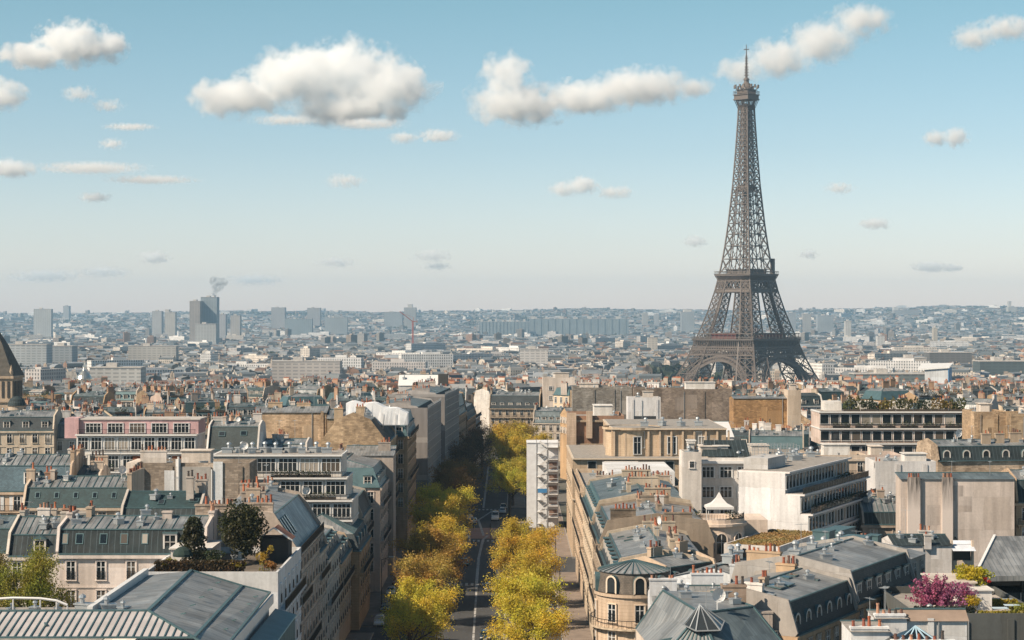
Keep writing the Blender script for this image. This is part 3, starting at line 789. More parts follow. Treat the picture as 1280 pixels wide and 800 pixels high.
def put_dish(root, x, y, z, rz=0, s=.5):
    def mk2():
        b = MB(); d = MB(); d.lathe((0,0,0), [(.01,.0),(.25,.03),(.45,.12),(.5,.18),(.45,.13)], 14)
        b.v = [(v[0], -v[2]-.05, v[1]+1.1) for v in d.v]; b.f = list(d.f); b.m = list(d.m)
        b.tube((0,.05,0),(0,.05,1.15),.045,.045,6); b.beam((0,-.1,.75),(0,-.6,1.1),.03); b.box(-.06,-.65,1.05,.06,-.55,1.15)
        return b.mesh('satellite_dish', [WHITE])
    o = inst(cached('dish', mk2), 'satellite_dish', root, (x,y,z), rz); o.scale = (s/.5,)*3
def put_aerial(root, x, y, z, rz=0, h=2.6):
    def mk():
        b = MB(); b.tube((0,0,0),(0,0,h),.035,.03,5); b.beam((-.7,0,h-.15),(.7,0,h-.15),.03)
        for i in range(7): b.beam((-.65+.2*i,-.3,h-.15),(-.65+.2*i,.3,h-.15),.02)
        return b.mesh('aerial', [METAL])
    inst(cached(('aer', h), mk), 'aerial', root, (x,y,z), rz)
def put_vent(root, x, y, z, rz=0, s=1.0):
    def mk():
        b = MB(); b.box(-.7,-.5,0,.7,.5,.7); b.box(-.8,-.6,.7,.8,.6,.82); b.tube((.2,0,.8),(.2,0,1.3),.22,.22,8); b.lathe((.2,0,1.3),[(.36,0),(.3,.2),(.05,.35)],8)
        return b.mesh('roof_vent', [METAL])
    o = inst(cached('vent', mk), 'roof_vent', root, (x,y,z), rz); o.scale = (s,s,s)
def put_planter(root, x0, y0, x1, y1, z, col=(.07,.10,.03), r=None, n=None, h=.8, name='planter'):
    r = r or rnd
    b = MB(); b.box(x0,y0,z,x1,y1,z+.5); o = b.build(name, SOIL, root)
    L = MB(); k = max(abs(x1-x0), abs(y1-y0)); m = max(1, int(k/.9))
    for i in range(m):
        u = (i+.5)/m
        leafmass(L, (x0+(x1-x0)*(u if x1-x0 > y1-y0 else .5), y0+(y1-y0)*(u if y1-y0 >= x1-x0 else .5), z+.5+h*r.uniform(.2,.6)), .6, .5, h*r.uniform(.4,.9), int(34*max(1,h*1.4)), .15*max(1,h*.8), r)
    L.build('foliage', LEAF, o, color=col)

def clutter(root, roof, h, w, d, ins, mh, th):
    r = rnd
    if roof in ('mansard', 'gable'):
        y0, z0 = (ins, h+mh) if roof == 'mansard' else (-.25, h)
        z1 = z0+th; run = d*.5-y0; tilt = math.atan2(th, run)
        for _ in range(r.randint(0, 3)):
            u = r.uniform(.12,.62); put_skylight(root, r.uniform(1.2,w-1.2), y0+run*u, z0+(z1-z0)*u+.02, 0, tilt, r.choice((.7,.9,1.3)), r.choice((.9,1.2)))
        for _ in range(r.randint(2, 4)):
            u = r.uniform(.3,.95); put_vent(root, r.uniform(1.2,w-1.2), y0+run*u, z0+(z1-z0)*u-.1, r.uniform(0,3), r.uniform(.45,.95))
        for _ in range(r.choice((0,1,1,2))):
            cx = r.uniform(1.5,w-1.5); put_chimney(root, cx, d*r.uniform(.4,.7), z0, z1+r.uniform(.5,1.3), r.uniform(.9,2.2), rz=r.choice((0,math.pi/2)), col=r.choice(((.66,.63,.6),(.45,.36,.28),(.36,.22,.15),(.55,.48,.42))))
        zt = z1
    elif roof in ('hip',): zt = h+mh+th-.4
    elif roof == 'flat':
        zt = h
        for _ in range(r.choice((1,1,2))):
            a, c = r.uniform(.05,.55)*w, r.uniform(.25,.5)*d; b = MB(); x1, y1, zz = a+w*r.uniform(.25,.45), c+d*.35, h+r.uniform(1.8,2.8)
            b.box(a,c,h,x1,y1,zz); b.box(a-.2,c-.2,zz,x1+.2,y1+.2,zz+.15); b.build('roof_room', [PLASTER], root, color=r.choice(((.70,.69,.67),(.55,.5,.45),(.66,.6,.54))))
        for _ in range(r.randint(1, 4)): put_vent(root, r.uniform(1,w-1), r.uniform(1,d-1), h, r.uniform(0,3), r.uniform(.6,1.2))
    else: zt = h
    for _ in range(r.choice((0,1,1,2))): put_aerial(root, r.uniform(1,w-1), d*.5, zt-.2, r.uniform(0,3), r.choice((2.2,3.0,3.8)))
    if r.random() < .30: put_dish(root, r.uniform(1,w-1), d*.35, zt-.5, r.uniform(-.6,.6), r.uniform(.35,.6))

# ------------------------------------------------------------------ one house
def house(label, x, y, yaw, w, d, zt, zb=0.0, wall='plaster', col=(.6,.56,.5), roof='mansard', mh=2.8, th=1.2, ins=1.2, low=None, top=None,
          win=None, wtype='tall', ww=1.1, wh=2.0, fh=3.15, drop=.75, dorm=None, dstyle='flat', chim=(), balc=(), ribs=0.0, name='house', cat='house', group='Paris houses'.lower().replace('paris ', ''),
          cornice=True, trim=None, sky=(), extras=(), gcol=None, pane=True, courses=True, pcol=None, clut=True):
    h = zt - zb; col = tuple(k*.94 for k in col)
    W = {'plaster': PLASTER, 'stone': STONE, 'rubble': RUBBLE, 'concrete': PLASTER}[wall]
    low = low or SLATE; top = top or ZINC
    trim = trim or tuple(min(.8, k*1.12) for k in col)
    root = thing(name, label, cat, (x, y, zb), R(yaw), group)
    b = MB()
    b.box(0,0,0,w,d,h)
    if cornice:
        b.box(-.3,-.35,h-.45,w+.02,-.002,h-.02); 
        if courses:
            for k in range(1, 6):
                zz = h-.45-k*fh
                if zz > 1: b.box(-.002,-.1,zz-.1,w+.002,-.001,zz+.08)
    zr = h
    if roof in ('mansard', 'gable', 'shed'):
        if roof == 'mansard': prof = [(0,h),(ins,h+mh),(d*.5,h+mh+th),(d-ins,h+mh),(d,h)]
        elif roof == 'gable': prof = [(-.25,h),(d*.5,h+th),(d+.25,h)]
        else: prof = [(-.25,h),(d-.05,h+th)]
        zr = max(p[1] for p in prof)
        up = .35 if roof == 'mansard' else .0
        wb = b
        if pcol:
            b = MB(); b.box(-.04,.05,0,w+.04,d-.05,h-.6)
        for xx, dx in ((0.0, .32), (w, -.32)):
            pts = [(p[0], p[1]+up) for p in prof]
            if roof == 'shed': pts = pts + [(d, h)]
            else: pts = pts if roof == 'gable' else [(0,h)] + pts[0:] + [(d,h)]
            x0, x1 = min(xx, xx+dx), max(xx, xx+dx)
            if roof == 'mansard':
                pp = [(0.02,h-.01)] + [(p[0]-(.25 if p[0] < d*.5 else -.25 if p[0] > d*.5 else 0), p[1]) for p in pts[1:-1]] + [(d-.02,h-.01)]
                n = len(pp)
                b.poly([(x0, p[0], p[1]) for p in pp][::-1]); b.poly([(x1, p[0], p[1]) for p in pp])
                for i in range(n-1): b.poly([(x0,pp[i][0],pp[i][1]),(x1,pp[i][0],pp[i][1]),(x1,pp[i+1][0],pp[i+1][1]),(x0,pp[i+1][0],pp[i+1][1])])
            else:
                q = [(max(0,min(d,p[0])), p[1]-.03) for p in prof] + ([(d,h)] if roof == 'shed' else [])
                b.poly([(xx, p[0], p[1]) for p in q][::-1] if xx == 0 else [(xx, p[0], p[1]) for p in q])
        if roof == 'shed': b.poly([(w,d,h),(0,d,h),(0,d,h+th-.03),(w,d,h+th-.03)])
        if pcol: b.build('party_wall', [PLASTER], root, color=pcol); b = wb
        xa, xb = (.3, w-.3) if roof == 'mansard' else (-.15, w+.15)
        if roof == 'mansard':
            for p, q in ((prof[0],prof[1]),(prof[4],prof[3])):
                m = MB(); a = [(xa,p[0],p[1]),(xb,p[0],p[1]),(xb,q[0],q[1]),(xa,q[0],q[1])]
                m.poly(a if p is prof[0] else a[::-1])
                if p is prof[0]: m.box(xa,-.38,h-.02,xb,.06,h+.14,1); m.box(xa,ins-.1,h+mh-.06,xb,ins+.12,h+mh+.08,1)
                m.build('mansard', [low, LEAD], root)
            sl = ((prof[1],prof[2]),(prof[3],prof[2]))
        elif roof == 'gable': sl = ((prof[0],prof[1]),(prof[2],prof[1]))
        else: sl = ((prof[0],prof[1]),)
        t = MB()
        for k, (p, q) in enumerate(sl):
            a = [(xa,p[0],p[1]),(xb,p[0],p[1]),(xb,q[0],q[1]),(xa,q[0],q[1])]
            t.poly(a if k == 0 else a[::-1], 0)
            if ribs:
                nn = int((xb-xa)/ribs)
                for i in range(nn+1):
                    xx = xa+.05+(xb-xa-.1)*i/nn; t.beam((xx,p[0],p[1]+.04),(xx,q[0],q[1]+.04),.09,1,.09)
        e = prof[2] if roof == 'mansard' else prof[1]
        t.beam((xa,e[0],e[1]+.05),(xb,e[0],e[1]+.05),.22,1,.14)
        t.build('roof', [top, LEAD], root)
    elif roof == 'hip':
        k = min(d, w)*.5
        r0 = [(0,0),(w,0),(w,d),(0,d)]; r1 = [(ins,ins),(w-ins,ins),(w-ins,d-ins),(ins,d-ins)]
        z0, z1, z2 = h, h+mh, h+mh+th
        m = MB()
        if mh > 0:
            for i in range(4):
                j = (i+1) % 4
                m.poly([(*r0[i],z0),(*r0[j],z0),(*r1[j],z1),(*r1[i],z1)])
            m.box(-.3,-.3,z0-.02,w+.3,.05,z0+.12,1); m.box(-.3,.05,z0-.02,.05,d+.3,z0+.12,1); m.box(w-.05,.05,z0-.02,w+.3,d+.3,z0+.12,1)
            m.build('mansard', [low, LEAD], root)
        else: r1 = [(-.3,-.3),(w+.3,-.3),(w+.3,d+.3),(-.3,d+.3)]; z1 = h+.02
        t = MB()
        if w >= d: a, c = (r1[0][0]+(d-2*ins)*.5*.95, d/2), (r1[1][0]-(d-2*ins)*.5*.95, d/2)
        else: a, c = (w/2, r1[0][1]+(w-2*ins)*.5*.95), (w/2, r1[3][1]-(w-2*ins)*.5*.95)
        if w >= d: fs = [(r1[0],r1[1],c,a),(r1[1],r1[2],c),(r1[2],r1[3],a,c),(r1[3],r1[0],a)]
        else: fs = [(r1[0],r1[1],a),(r1[1],r1[2],c,a),(r1[2],r1[3],c),(r1[3],r1[0],a,c)]
        for f in fs: t.poly([(p[0],p[1], z2 if p in (a,c) else z1) for p in f], 0)
        for p, q in zip(r1, ((a,c,c,a) if w >= d else (a,a,c,c))): t.beam((*p,z1+.03),(*q,z2+.03),.2,1,.12)
        t.beam((*a,z2+.04),(*c,z2+.04),.22,1,.14)
        if ribs:
            nn = int((r1[1][0]-r1[0][0])/ribs)
            for i in range(1, nn):
                xx = r1[0][0]+(r1[1][0]-r1[0][0])*i/nn
                s_ = min(1, (xx-r1[0][0])/max(.1,(a[0]-r1[0][0])), (r1[1][0]-xx)/max(.1,(r1[1][0]-c[0])))
                t.beam((xx,r1[0][1],z1+.04),(xx,r1[0][1]+(a[1]-r1[0][1])*s_,z1+(z2-z1)*s_+.04),.09,1,.09)
        t.build('roof', [top, LEAD], root); zr = z2
    elif roof == 'flat':
        b.box(0,0,h,w,.25,h+.8); b.box(0,d-.25,h,w,d,h+.8); b.box(0,.25,h,.25,d-.25,h+.8); b.box(w-.25,.25,h,w,d-.25,h+.8)
        t = MB(); t.poly([(.25,.25,h+.02),(w-.25,.25,h+.02),(w-.25,d-.25,h+.02),(.25,d-.25,h+.02)]); t.build('roof', [GRAVEL], root)
        zr = h+.02
    b.build('wall', [W], root, color=col)
    for face, (n, rows) in (win or {}).items():
        L = w if face in 'FB' else d
        for k in range(rows):
            z = h-drop-wh-k*fh
            if z < .3: break
            for i in range(n):
                a = L*(i+.5)/n
                px, py = fpos(face, a, w, d, .002)
                put_window(root, px, py, z, FACE[face], ww, wh, wtype, trim, pane)
    if not (win and 'F' in win) and w > 5 and clut:
        for _ in range(rnd.randint(2, 4)):
            a, pw, ph = rnd.uniform(.3,w-3), rnd.uniform(1.2,4.5), rnd.uniform(1.5,5.5); z = h-rnd.uniform(.5,5)-ph; pw = min(pw, w-a-.2)
            if z > 1: q = MB(); k = rnd.uniform(.006,.03); pf = rnd.uniform(.75,1.1); q.box(a,-k,z,a+pw,-.001,z+ph); q.build('render_patch', [PLASTER], root, color=tuple(c*pf for c in col))
        a = rnd.uniform(.3,w-.5); q = MB(); q.tube((a,-.12,max(0,h-14)),(a,-.12,h),.07,.07,6); q.build('downpipe', [METAL], root)
        for _ in range(rnd.randint(0,2)):
            a = rnd.uniform(.6,w-1.2); q = MB(); q.box(a,-.18,max(0,h-15),a+rnd.uniform(.5,.9),-.035,h+.25); q.build('flue', [W], root, color=tuple(c*.9 for c in col))
    for face, n in (dorm or {}).items():
        L = w if face in 'FB' else d
        for i in range(n):
            px, py = fpos(face, L*(i+.5)/n, w, d, -.28)
            put_dormer(root, px, py, h+.22, FACE[face], style=dstyle, h=min(1.75, mh*.66))
    for c in chim:                               # (x, y, length, height above ridge, along x?)
        cx, cyy, L, up, ax = c[:5]
        put_chimney(root, cx, cyy, max(h-.5, 0), zr+up, L, rz=0 if ax else math.pi/2, mat=c[5] if len(c) > 5 else None, col=gcol or tuple(k*.85 for k in col))
    for q in balc:                               # (face, a0, a1, z below the wall's top)
        put_balcony(root, q[0], q[1], q[2], h-q[3], w, d, trim)
    for s in sky: put_skylight(root, *s)
    if clut: clutter(root, roof, h, w, d, ins, mh, th)
    for e in extras:
        {'dish': put_dish, 'aerial': put_aerial, 'vent': put_vent}[e[0]](root, *e[1:])
    FOOT.append((x, y, R(yaw), w, d))
    return root
FOOT = []
def inside_foot(x, y, m=0):
    for (fx, fy, a, w, d) in FOOT:
        dx, dy = x-fx, y-fy; u = dx*math.cos(a)+dy*math.sin(a); v = -dx*math.sin(a)+dy*math.cos(a)
        if -m < u < w+m and -m < v < d+m: return True
    return False

# ------------------------------------------------------------------ a modern block stepping back floor by floor
def terraces(label, x, y, yaw, w, d, floors, zb=0.0, col=(.66,.65,.63), wall='plaster', nwin=8, ww=1.6, wh=2.0, cat='apartment block', name='apartment_block', group='terraced modern blocks', glass_rail=False,
             face='F', planters=(), blank=None, extras=(), slab=(.7,.7,.69), noleft=False):
    """floors: (z0, z1, set back at the front, set back at the left, at the right, railing?) from the bottom up"""
    root = thing(name, label, cat, (x, y, zb), R(yaw), group); col = tuple(k*.95 for k in col); slab = tuple(k*.95 for k in slab)
    b = MB(); s = MB(); W = {'plaster': PLASTER, 'stone': STONE, 'rubble': RUBBLE}[wall]
    prev = None; gt = MB()
    for (z0, z1, sf, sl, sr, rail) in floors:
        gt.poly([(p[0], p[1], z1-zb+.255) for p in ((sl+.3,sf-.45),(w-sr-.1,sf-.45),(w-sr-.1,d-.1),(sl+.3,d-.1))])
        b.box(sl, sf, z0-zb, w-sr, d, z1-zb)
        s.box(sl+.06 if noleft else sl-.12, sf-.7, z1-zb-.02, w-sr+.12, d+.1, z1-zb+.25); top = [(sl+.1,sf-.4),(w-sr-.1,sf-.4),(w-sr-.1,d-.1),(sl+.1,d-.1)]
        n = max(2, int(nwin*(w-sl-sr)/w))
        if z1-z0 > 2.2 and not rail == 'blank':
            for i in range(n):
                xx = sl+(w-sl-sr)*(i+.5)/n
                put_window(root, xx, sf-.002, max(.1, z1-zb-.45-wh), 0, min(ww, (w-sl-sr)/n*.84), wh, 'band' if ww < 2 else 'wide', col)
        if rail is True and prev is not None:
            L = prev[3]; xx0, xx1 = prev[1], w-prev[2]
            o = inst(rail_mesh(xx1-xx0-.3, 1.0, glass_rail), 'railing', root, ((xx0+xx1)/2, prev[0]-.45, z0-zb+.24))
        prev = (sf, sl, sr, z1)
    b.build('wall', [W], root, color=col); s.build('floor_slab', [PAINT], root, color=slab)
    gt.build('roof', [GRAVEL], root)
    for p in planters: put_planter(root, *p[:5], **(p[5] if len(p) > 5 else {}))
    for e in extras: {'dish': put_dish, 'aerial': put_aerial, 'vent': put_vent}[e[0]](root, *e[1:])
    FOOT.append((x, y, R(yaw), w, d))
    return root
# ------------------------------------------------------------------ the near houses, one by one
CREAM=(.60,.51,.40); WARM=(.52,.38,.26); PALE=(.66,.60,.52); WHT=(.72,.71,.69); GREY=(.42,.40,.38); PINK=(.68,.55,.50); TAN=(.44,.32,.20); OCH=(.50,.34,.19); BROWN=(.34,.28,.22)
def ch2(w, d, L=4.0, up=.9): return [(.35, d*.34, L, up, False), (w-.35, d*.62, L, up, False)]
def polyb(label, name, cat, walls, roofs, zt, zb=0.0, col=WHT, wall=None, group='houses', extra=None):
    """a building on an odd plan: walls = plan outline, roofs = list of (points, material)"""
    cx = sum(p[0] for p in walls)/len(walls); cy_ = sum(p[1] for p in walls)/len(walls)
    root = thing(name, label, cat, (cx, cy_, zb), 0, group)
    b = MB(); b.prism([(p[0]-cx, p[1]-cy_) for p in walls], 0, zt-zb); b.build('wall', [wall or PLASTER], root, color=col)
    mats = []; t = MB()
    for pts, m in roofs:
        if m not in mats: mats.append(m)
        q = [Vector((p[0]-cx, p[1]-cy_, p[2]-zb)) for p in pts]
        nrm = (q[1]-q[0]).cross(q[2]-q[0])
        if nrm.z < 0: q = q[::-1]
        t.poly(q, mats.index(m))
    t.build('roof', mats, root)
    if extra: extra(root, cx, cy_)
    return root

# ---- shaded side, nearest: the big zinc roof in the corner of the picture
A=(-32.5,168,24.0); Bq=(-33.3,195,24.0); C1=(-27.4,162,22.6); C2=(-28.0,195,22.4); D1=(-24.9,160.5,21.5); D2=(-25.1,195,21.7); W1=(-78,168,23.9); W0=(-78,162,22.6)
def ex(root, cx, cy_):
    def P(p, dz=0): return (p[0]-cx, p[1]-cy_, p[2]+dz)
    s = MB(); x = -77.6
    while x < -27.6:
        t0 = min(1, max(0, (-27.4-x)/5.1)); y1 = 162+6*t0; z1 = 22.6+1.36*t0
        s.beam((x-cx,162-cy_,22.66), (x-cx,y1-cy_,z1+.06), .11, 0, .10); x += .68
    s.build('standing_seam', [LEAD], root)
    r = MB()
    for p, q, t_ in ((A,Bq,.34),(A,C1,.22),(C1,C2,.30),(D1,D2,.2),(W1,A,.3),(W0,C1,.2),(C1,D1,.2),(Bq,C2,.34),(C2,D2,.3)): r.beam(P(p,.05), P(q,.05), t_, 0, .16)
    r.build('ridge_flashing', [LEAD], root)
    f = MB(); f.box(-24.95-cx,160.4-cy_,20.6,-24.75-cx,195.2-cy_,21.55); f.box(-38.2-cx,169-cy_,23.2,-37.7-cx,195-cy_,24.25); f.build('fascia', [WHITE], root)
    a = MB(); a.box(-24.6-cx,172-cy_,16,-22.6-cx,196-cy_,19.2); a.build('lean_to', [PLASTER], root, color=(.1,.16,.17))
    a = MB(); a.poly([(-24.7-cx,171.8-cy_,19.9),(-22.4-cx,171.8-cy_,19.25),(-22.4-cx,196.2-cy_,19.25),(-24.7-cx,196.2-cy_,19.9)]); a.build('lean_to_roof', [LEAD], root)
    pipe = MB(); pts = [(-62,.7),(-60,1.05),(-57,1.2),(-54,1.15),(-52.2,.95),(-51,.55)]
    for p, q in zip(pts, pts[1:]): pipe.tube((p[0]*.82+1.5-cx,170.5-cy_,23.6+p[1]),(q[0]*.82+1.5-cx,170.5-cy_,23.6+q[1]),.12,.12,6)
    for p in pts: pipe.tube((p[0]*.82+1.5-cx,170.5-cy_,23.2),(p[0]*.82+1.5-cx,170.5-cy_,23.6+p[1]),.07,.07,5)
    pipe.build('pipe_rail', [WHITE], root)
    for i, (xx, yy, s_) in enumerate(((-47.5,170.5,.6),(-45.6,171,.5),(-43.3,170.5,.7),(-41.3,171,.5),(-38.9,171,1.0),(-36.7,171,.9),(-35.2,170.5,.7))):
        put_vent(root, xx-cx, yy-cy_, 23.45, i*.7, s_)
    q = MB(); q.tube((-49.6-cx,172-cy_,23.5),(-49.2-cx,172-cy_,25.1),.1,.1,6); q.beam((-51.2-cx,172-cy_,24.5),(-47.6-cx,172-cy_,24.9),.3); q.build('pipe_stand', [METAL], root)
    hk = MB()
    for i in range(5):
        for (p, q_) in ((A,C1),(C1,D1)):
            u = .45; yy = 170+i*5; xx = (p[0]+q_[0])/2; zz = (p[2]+q_[2])/2+.12 + (.0 if p is A else -.15)
            hk.beam((xx-cx,yy-cy_,zz),(xx+.5-cx,yy-.2-cy_,zz+.12),.12)
    for xx in (-51,-46.5,-41): hk.beam((xx-cx,165-cy_,23.4),(xx+.3-cx,164.4-cy_,23.3),.16)
    hk.build('roof_hook', [LEAD], root)
polyb('wide low zinc roof with dark raised seams filling the bottom corner of the view', 'zinc_roofed_building', 'building',
      [(-78,162),(-25.2,161),(-25.2,195),(-78,195)],
      [([W0,C1,A,W1], m_plain('sunlit_tone_zinc',(.44,.42,.42),.55,.1,.14,.5)), ([A,C1,C2,Bq], ZINC_FINE), ([C1,D1,D2,C2], ZINC_FINE), ([A,Bq,(-38,195,23.5),(-38,168.2,23.6)], ZINC), ([(-78,168.3,23.3),(-38.2,168.3,23.3),(-38.2,172.6,23.3),(-78,172.6,23.3)], GRAVEL), ([(-78,172.6,20.2),(-38.2,172.6,20.2),(-38.2,195,20.2),(-78,195,20.2)], GRAVEL)], 20.15, extra=ex)  # front slope painted paler than the rest, its sunlight put into the colour

# ---- terrace house with the roof garden
gd = house('white walled house with a roof garden of dark conifers behind a clipped hedge', -39.2, 200, 0, 14.3, 22, 22.4, wall='plaster', col=(.66,.69,.72), roof='flat', win={'R': (6, 6)}, balc=[('R',1,21,3.4),('R',3,10,9.6)], cornice=False)
def hedge(root, x0, y0, x1, y1, z, h, col, name='hedge', size=.17, dens=42):
    b = MB(); L = max(x1-x0, y1-y0)
    n = int((x1-x0)*(y1-y0)*dens*2 + 2*(x1-x0+y1-y0)*h*dens)
    for _ in range(n):
        p = Vector((rnd.uniform(x0,x1), rnd.uniform(y0,y1), z+rnd.uniform(0,h)))
        k = rnd.randrange(3)
        if k == 0: p.z = z+h*rnd.uniform(.9,1.04)
        elif k == 1: p.y = y0+rnd.uniform(-.06,.1)
        a = Vector((rnd.gauss(0,1), rnd.gauss(0,1), rnd.gauss(0,1))).normalized(); t_ = a.orthogonal().normalized(); s = a.cross(t_); q = size*rnd.uniform(.7,1.3)
        b.poly([p-t_*q, p+s*q*.6, p+t_*q, p-s*q*.6])
    b.box(x0+.15,y0+.15,z,x1-.15,y1-.1,z+h-.15)
    return b.build(name, LEAF, root, color=col)
def shrub(label, x, y, z, rx, rz_, col, cat='shrub', group='roof garden plants', n=420, size=.15, stem=.5, name='shrub', conifer=False):
    o = thing(name, label, cat, (x, y, z), 0, group)
    s = MB(); s.tube((0,0,0),(0,0,stem+rz_*(1.5 if conifer else .6)),.07*max(1,rx*.6),.03,6)
    for i in range(5):
        a = rnd.uniform(0,6.28); s.beam((0,0,stem*.7+i*.1*rz_),(math.cos(a)*rx*.6,math.sin(a)*rx*.6,stem+rz_*(.5+.15*i)),.05)
    s.build('trunk', BARK, o)
    b = MB()
    if conifer:
        for i in range(n//40):
            u = rnd.uniform(0,1); rr = rx*(1-u)**.7*rnd.uniform(.55,1)+.15; a = rnd.uniform(0,6.28)
            leafmass(b, (math.cos(a)*rr, math.sin(a)*rr, stem+u*rz_*2), .5, .5, .32, 40, size, rnd)
    else:
        m = max(5, n//45)
        for i in range(m):
            p = Vector((rnd.gauss(0,1),rnd.gauss(0,1),rnd.gauss(0,.8))).normalized()*rnd.uniform(.3,.85)
            leafmass(b, (p.x*rx, p.y*rx, stem+rz_+p.z*rz_), rx*.36, rx*.36, rz_*.34, n//m, size, rnd)
    b.build('crown', LEAF, o, color=col); return o
hedge(gd, 1.0, .7, 10.6, 1.6, 22.42, 1.75, (.075,.045,.02), 'hedge')
pl = MB(); pl.box(.1,3.5,22.43,14.2,21.7,22.5); pl.build('roof_deck', [m_plain('garden_deck',(.12,.10,.08),.9,0,.3)], gd)
for k, (a, c) in enumerate(((8.9,2.4),(12.6,2.2),(6.6,3.6),(4.2,5))): put_planter(gd, a-.5, c-.4, a+.5, c+.4, 22.5, h=.9, col=(.16,.15,.03) if k % 2 else (.08,.10,.03))
sh = MB(); sh.box(10.6,13.5,22.45,13.8,17,25.2); sh.build('shed', [PLASTER], gd, color=(.05,.05,.05))
sh = MB()
sh.poly([(10.2,13.2,25.0),(12.2,13.2,26.4),(12.2,17.2,26.4),(10.2,17.2,25.0)][::-1]); sh.poly([(12.2,13.2,26.4),(14.2,13.2,25.0),(14.2,17.2,25.0),(12.2,17.2,26.4)][::-1]); sh.build('shed_roof', [TILE], gd)
sh = MB(); sh.beam((10.1,13.1,25.0),(12.2,13.1,26.45),.16); sh.beam((12.2,13.1,26.45),(14.3,13.1,25.0),.16); sh.build('bargeboard', [WHITE], gd)
shrub('slim dark conifer on the roof garden, the shorter of its two conifers', -35.2, 208, 22.5, 1.75, 2.5, (.040,.046,.018), 'tree', n=4400, size=.17, conifer=True, name='conifer')
shrub('broad dark conifer on the roof garden, the taller of its two conifers', -30.3, 212, 22.5, 2.6, 3.1, (.042,.046,.014), 'tree', n=8000, size=.19, stem=.9, name='conifer')
shrub('rounded yellow green bush over the hedge corner of the roof garden', -36.9, 201.8, 22.5, 1.15, .8, (.24,.22,.03), n=700)
shrub('sparse golden shrub at the avenue end of the roof garden', -26.9, 204, 22.5, 1.0, 1.3, (.34,.24,.03), n=260, stem=.8)
shrub('orange tinged low bush beside the sparse golden shrub', -25.8, 202.6, 22.5, .9, .6, (.26,.13,.03), n=300)
shrub('low yellow bush in the middle of the roof garden hedge', -29.4, 201.4, 22.5, 1.0, .75, (.27,.22,.03), n=380)
shrub('dark green bush under the broad conifer of the roof garden', -32.4, 206, 22.5, 1.5, .9, (.04,.06,.025), n=700)
um = thing('parasol', 'closed dark green parasol dome between the roof garden conifers', 'parasol', (-35.9, 205, 22.5))
q = MB(); q.tube((0,0,0),(0,0,2.6),.04,.04,6); q.build('pole', METAL, um)
q = MB(); q.lathe((0,0,2.0), [(1.1,-.25),(1.1,0),(.85,.45),(.45,.72),(.05,.82)], 10); q.build('canopy', m_plain('green_canvas',(.012,.03,.026),.9), um)

# ---- shaded side of the avenue, walking away
def left(label, y0, y1, zt, xf=-26.0, d=13, yaw=90, **k): return house(label, xf, y0, yaw, y1-y0, d, zt, **k)
hB = left('grey house with steep zinc mansard and four slim roof lights beside the roof garden', 222.2, 250, 22.6, xf=-25.6, low=ZINC, mh=4.2, ins=2.8, th=.8, wall='plaster', col=(.50,.43,.37), win={'F': (8,6)}, balc=[('F',.5,27,.3),('F',2,13,6.6),('F',9,24,12.9)],
     chim=[(.6,4.5,3.6,.8,False,RUBBLE),(.6,9.6,4.6,.6,False,RUBBLE),(15,7,3,.8,False),(27.4,8,5,.8,False)], sky=[(3+i*1.9,.9,23.95,0,math.atan2(4.2,2.8),.7,2.6) for i in range(4)])
left('narrow house with dark slate mansard stepping down from the steep zinc one', 250, 263, 18.6, d=12, wall='plaster', col=(.62,.55,.48), win={'F': (4,5)}, dorm={'F': 3}, chim=ch2(13,12,3.5), balc=[('F',.5,12.5,3.3)], low=DARKZ)
left('white plastered house with teal gutter line and low zinc roof on the shaded side', 263, 283, 16.4, d=12, wall='plaster', col=(.66,.62,.57), win={'F': (6,4)}, dorm={'F': 5}, chim=ch2(20,12,3.5), balc=[('F',1,19,6.5)], mh=2.2)
left('low cream house just before the ochre pavilion house', 283, 303, 13.2, d=12, wall='plaster', col=(.56,.44,.33), win={'F': (6,3)}, dorm={'F': 4}, chim=ch2(20,12), mh=2.2, balc=[('F',1,19,3.4)])
hD = left('ochre stone house with pointed pavilion roof and round pediment dormer', 303, 325, 12.7, xf=-24.6, d=13.5, roof='hip', mh=2.7, ins=1.0, th=2.6, low=SLATE, top=ZINC, wall='stone', col=(.52,.36,.22), win={'F': (6,3), 'L': (3,3)}, dorm={'F': 4, 'L': 2}, dstyle='round',
     balc=[('L',9.5,13.2,3.6),('F',1,21,3.6)], chim=[(6,10.5,4.6,1.0,True),(17,10,4,1.0,True)], ribs=.9)
left('grey plastered house with long chimney stack behind the pavilion roof', 325, 345, 15.8, wall='plaster', col=(.50,.46,.41), win={'F': (6,4)}, chim=[(.4,4,5,1.0,False),(.4,10,4.5,.8,False),(19.6,8,5,1,False)], balc=[('F',1,19,3.4)], mh=3)
left('pale pink house with rounded zinc roof and tall dormers at the bend of roofs', 345, 374, 19.2, xf=-24.2, d=14, roof='hip', mh=3.6, ins=1.4, th=1.1, low=LEAD, wall='plaster', col=(.62,.52,.46), win={'F': (8,5), 'L': (4,5)}, dorm={'F': 7, 'L': 3}, balc=[('F',.5,28.5,3.4),('F',.5,28.5,9.8)], chim=[(4,9,4,1.2,True),(20,9,5,1.2,True)])
left('tall house with tan rubble party wall and dark slope towards the avenue', 376, 408, 25.2, xf=-25.2, d=13, wall='rubble', col=(.56,.43,.29), mh=4.6, ins=3.4, th=1.4, low=DARKZ, win={'F': (9,6)}, balc=[('F',.5,31,3.4),('F',.5,31,9.8),('F',.5,31,12.9)], chim=[(.35,5.2,1.6,1.5,False),(.35,9.5,1.8,1.2,False),(31.5,7,5,1,False)])
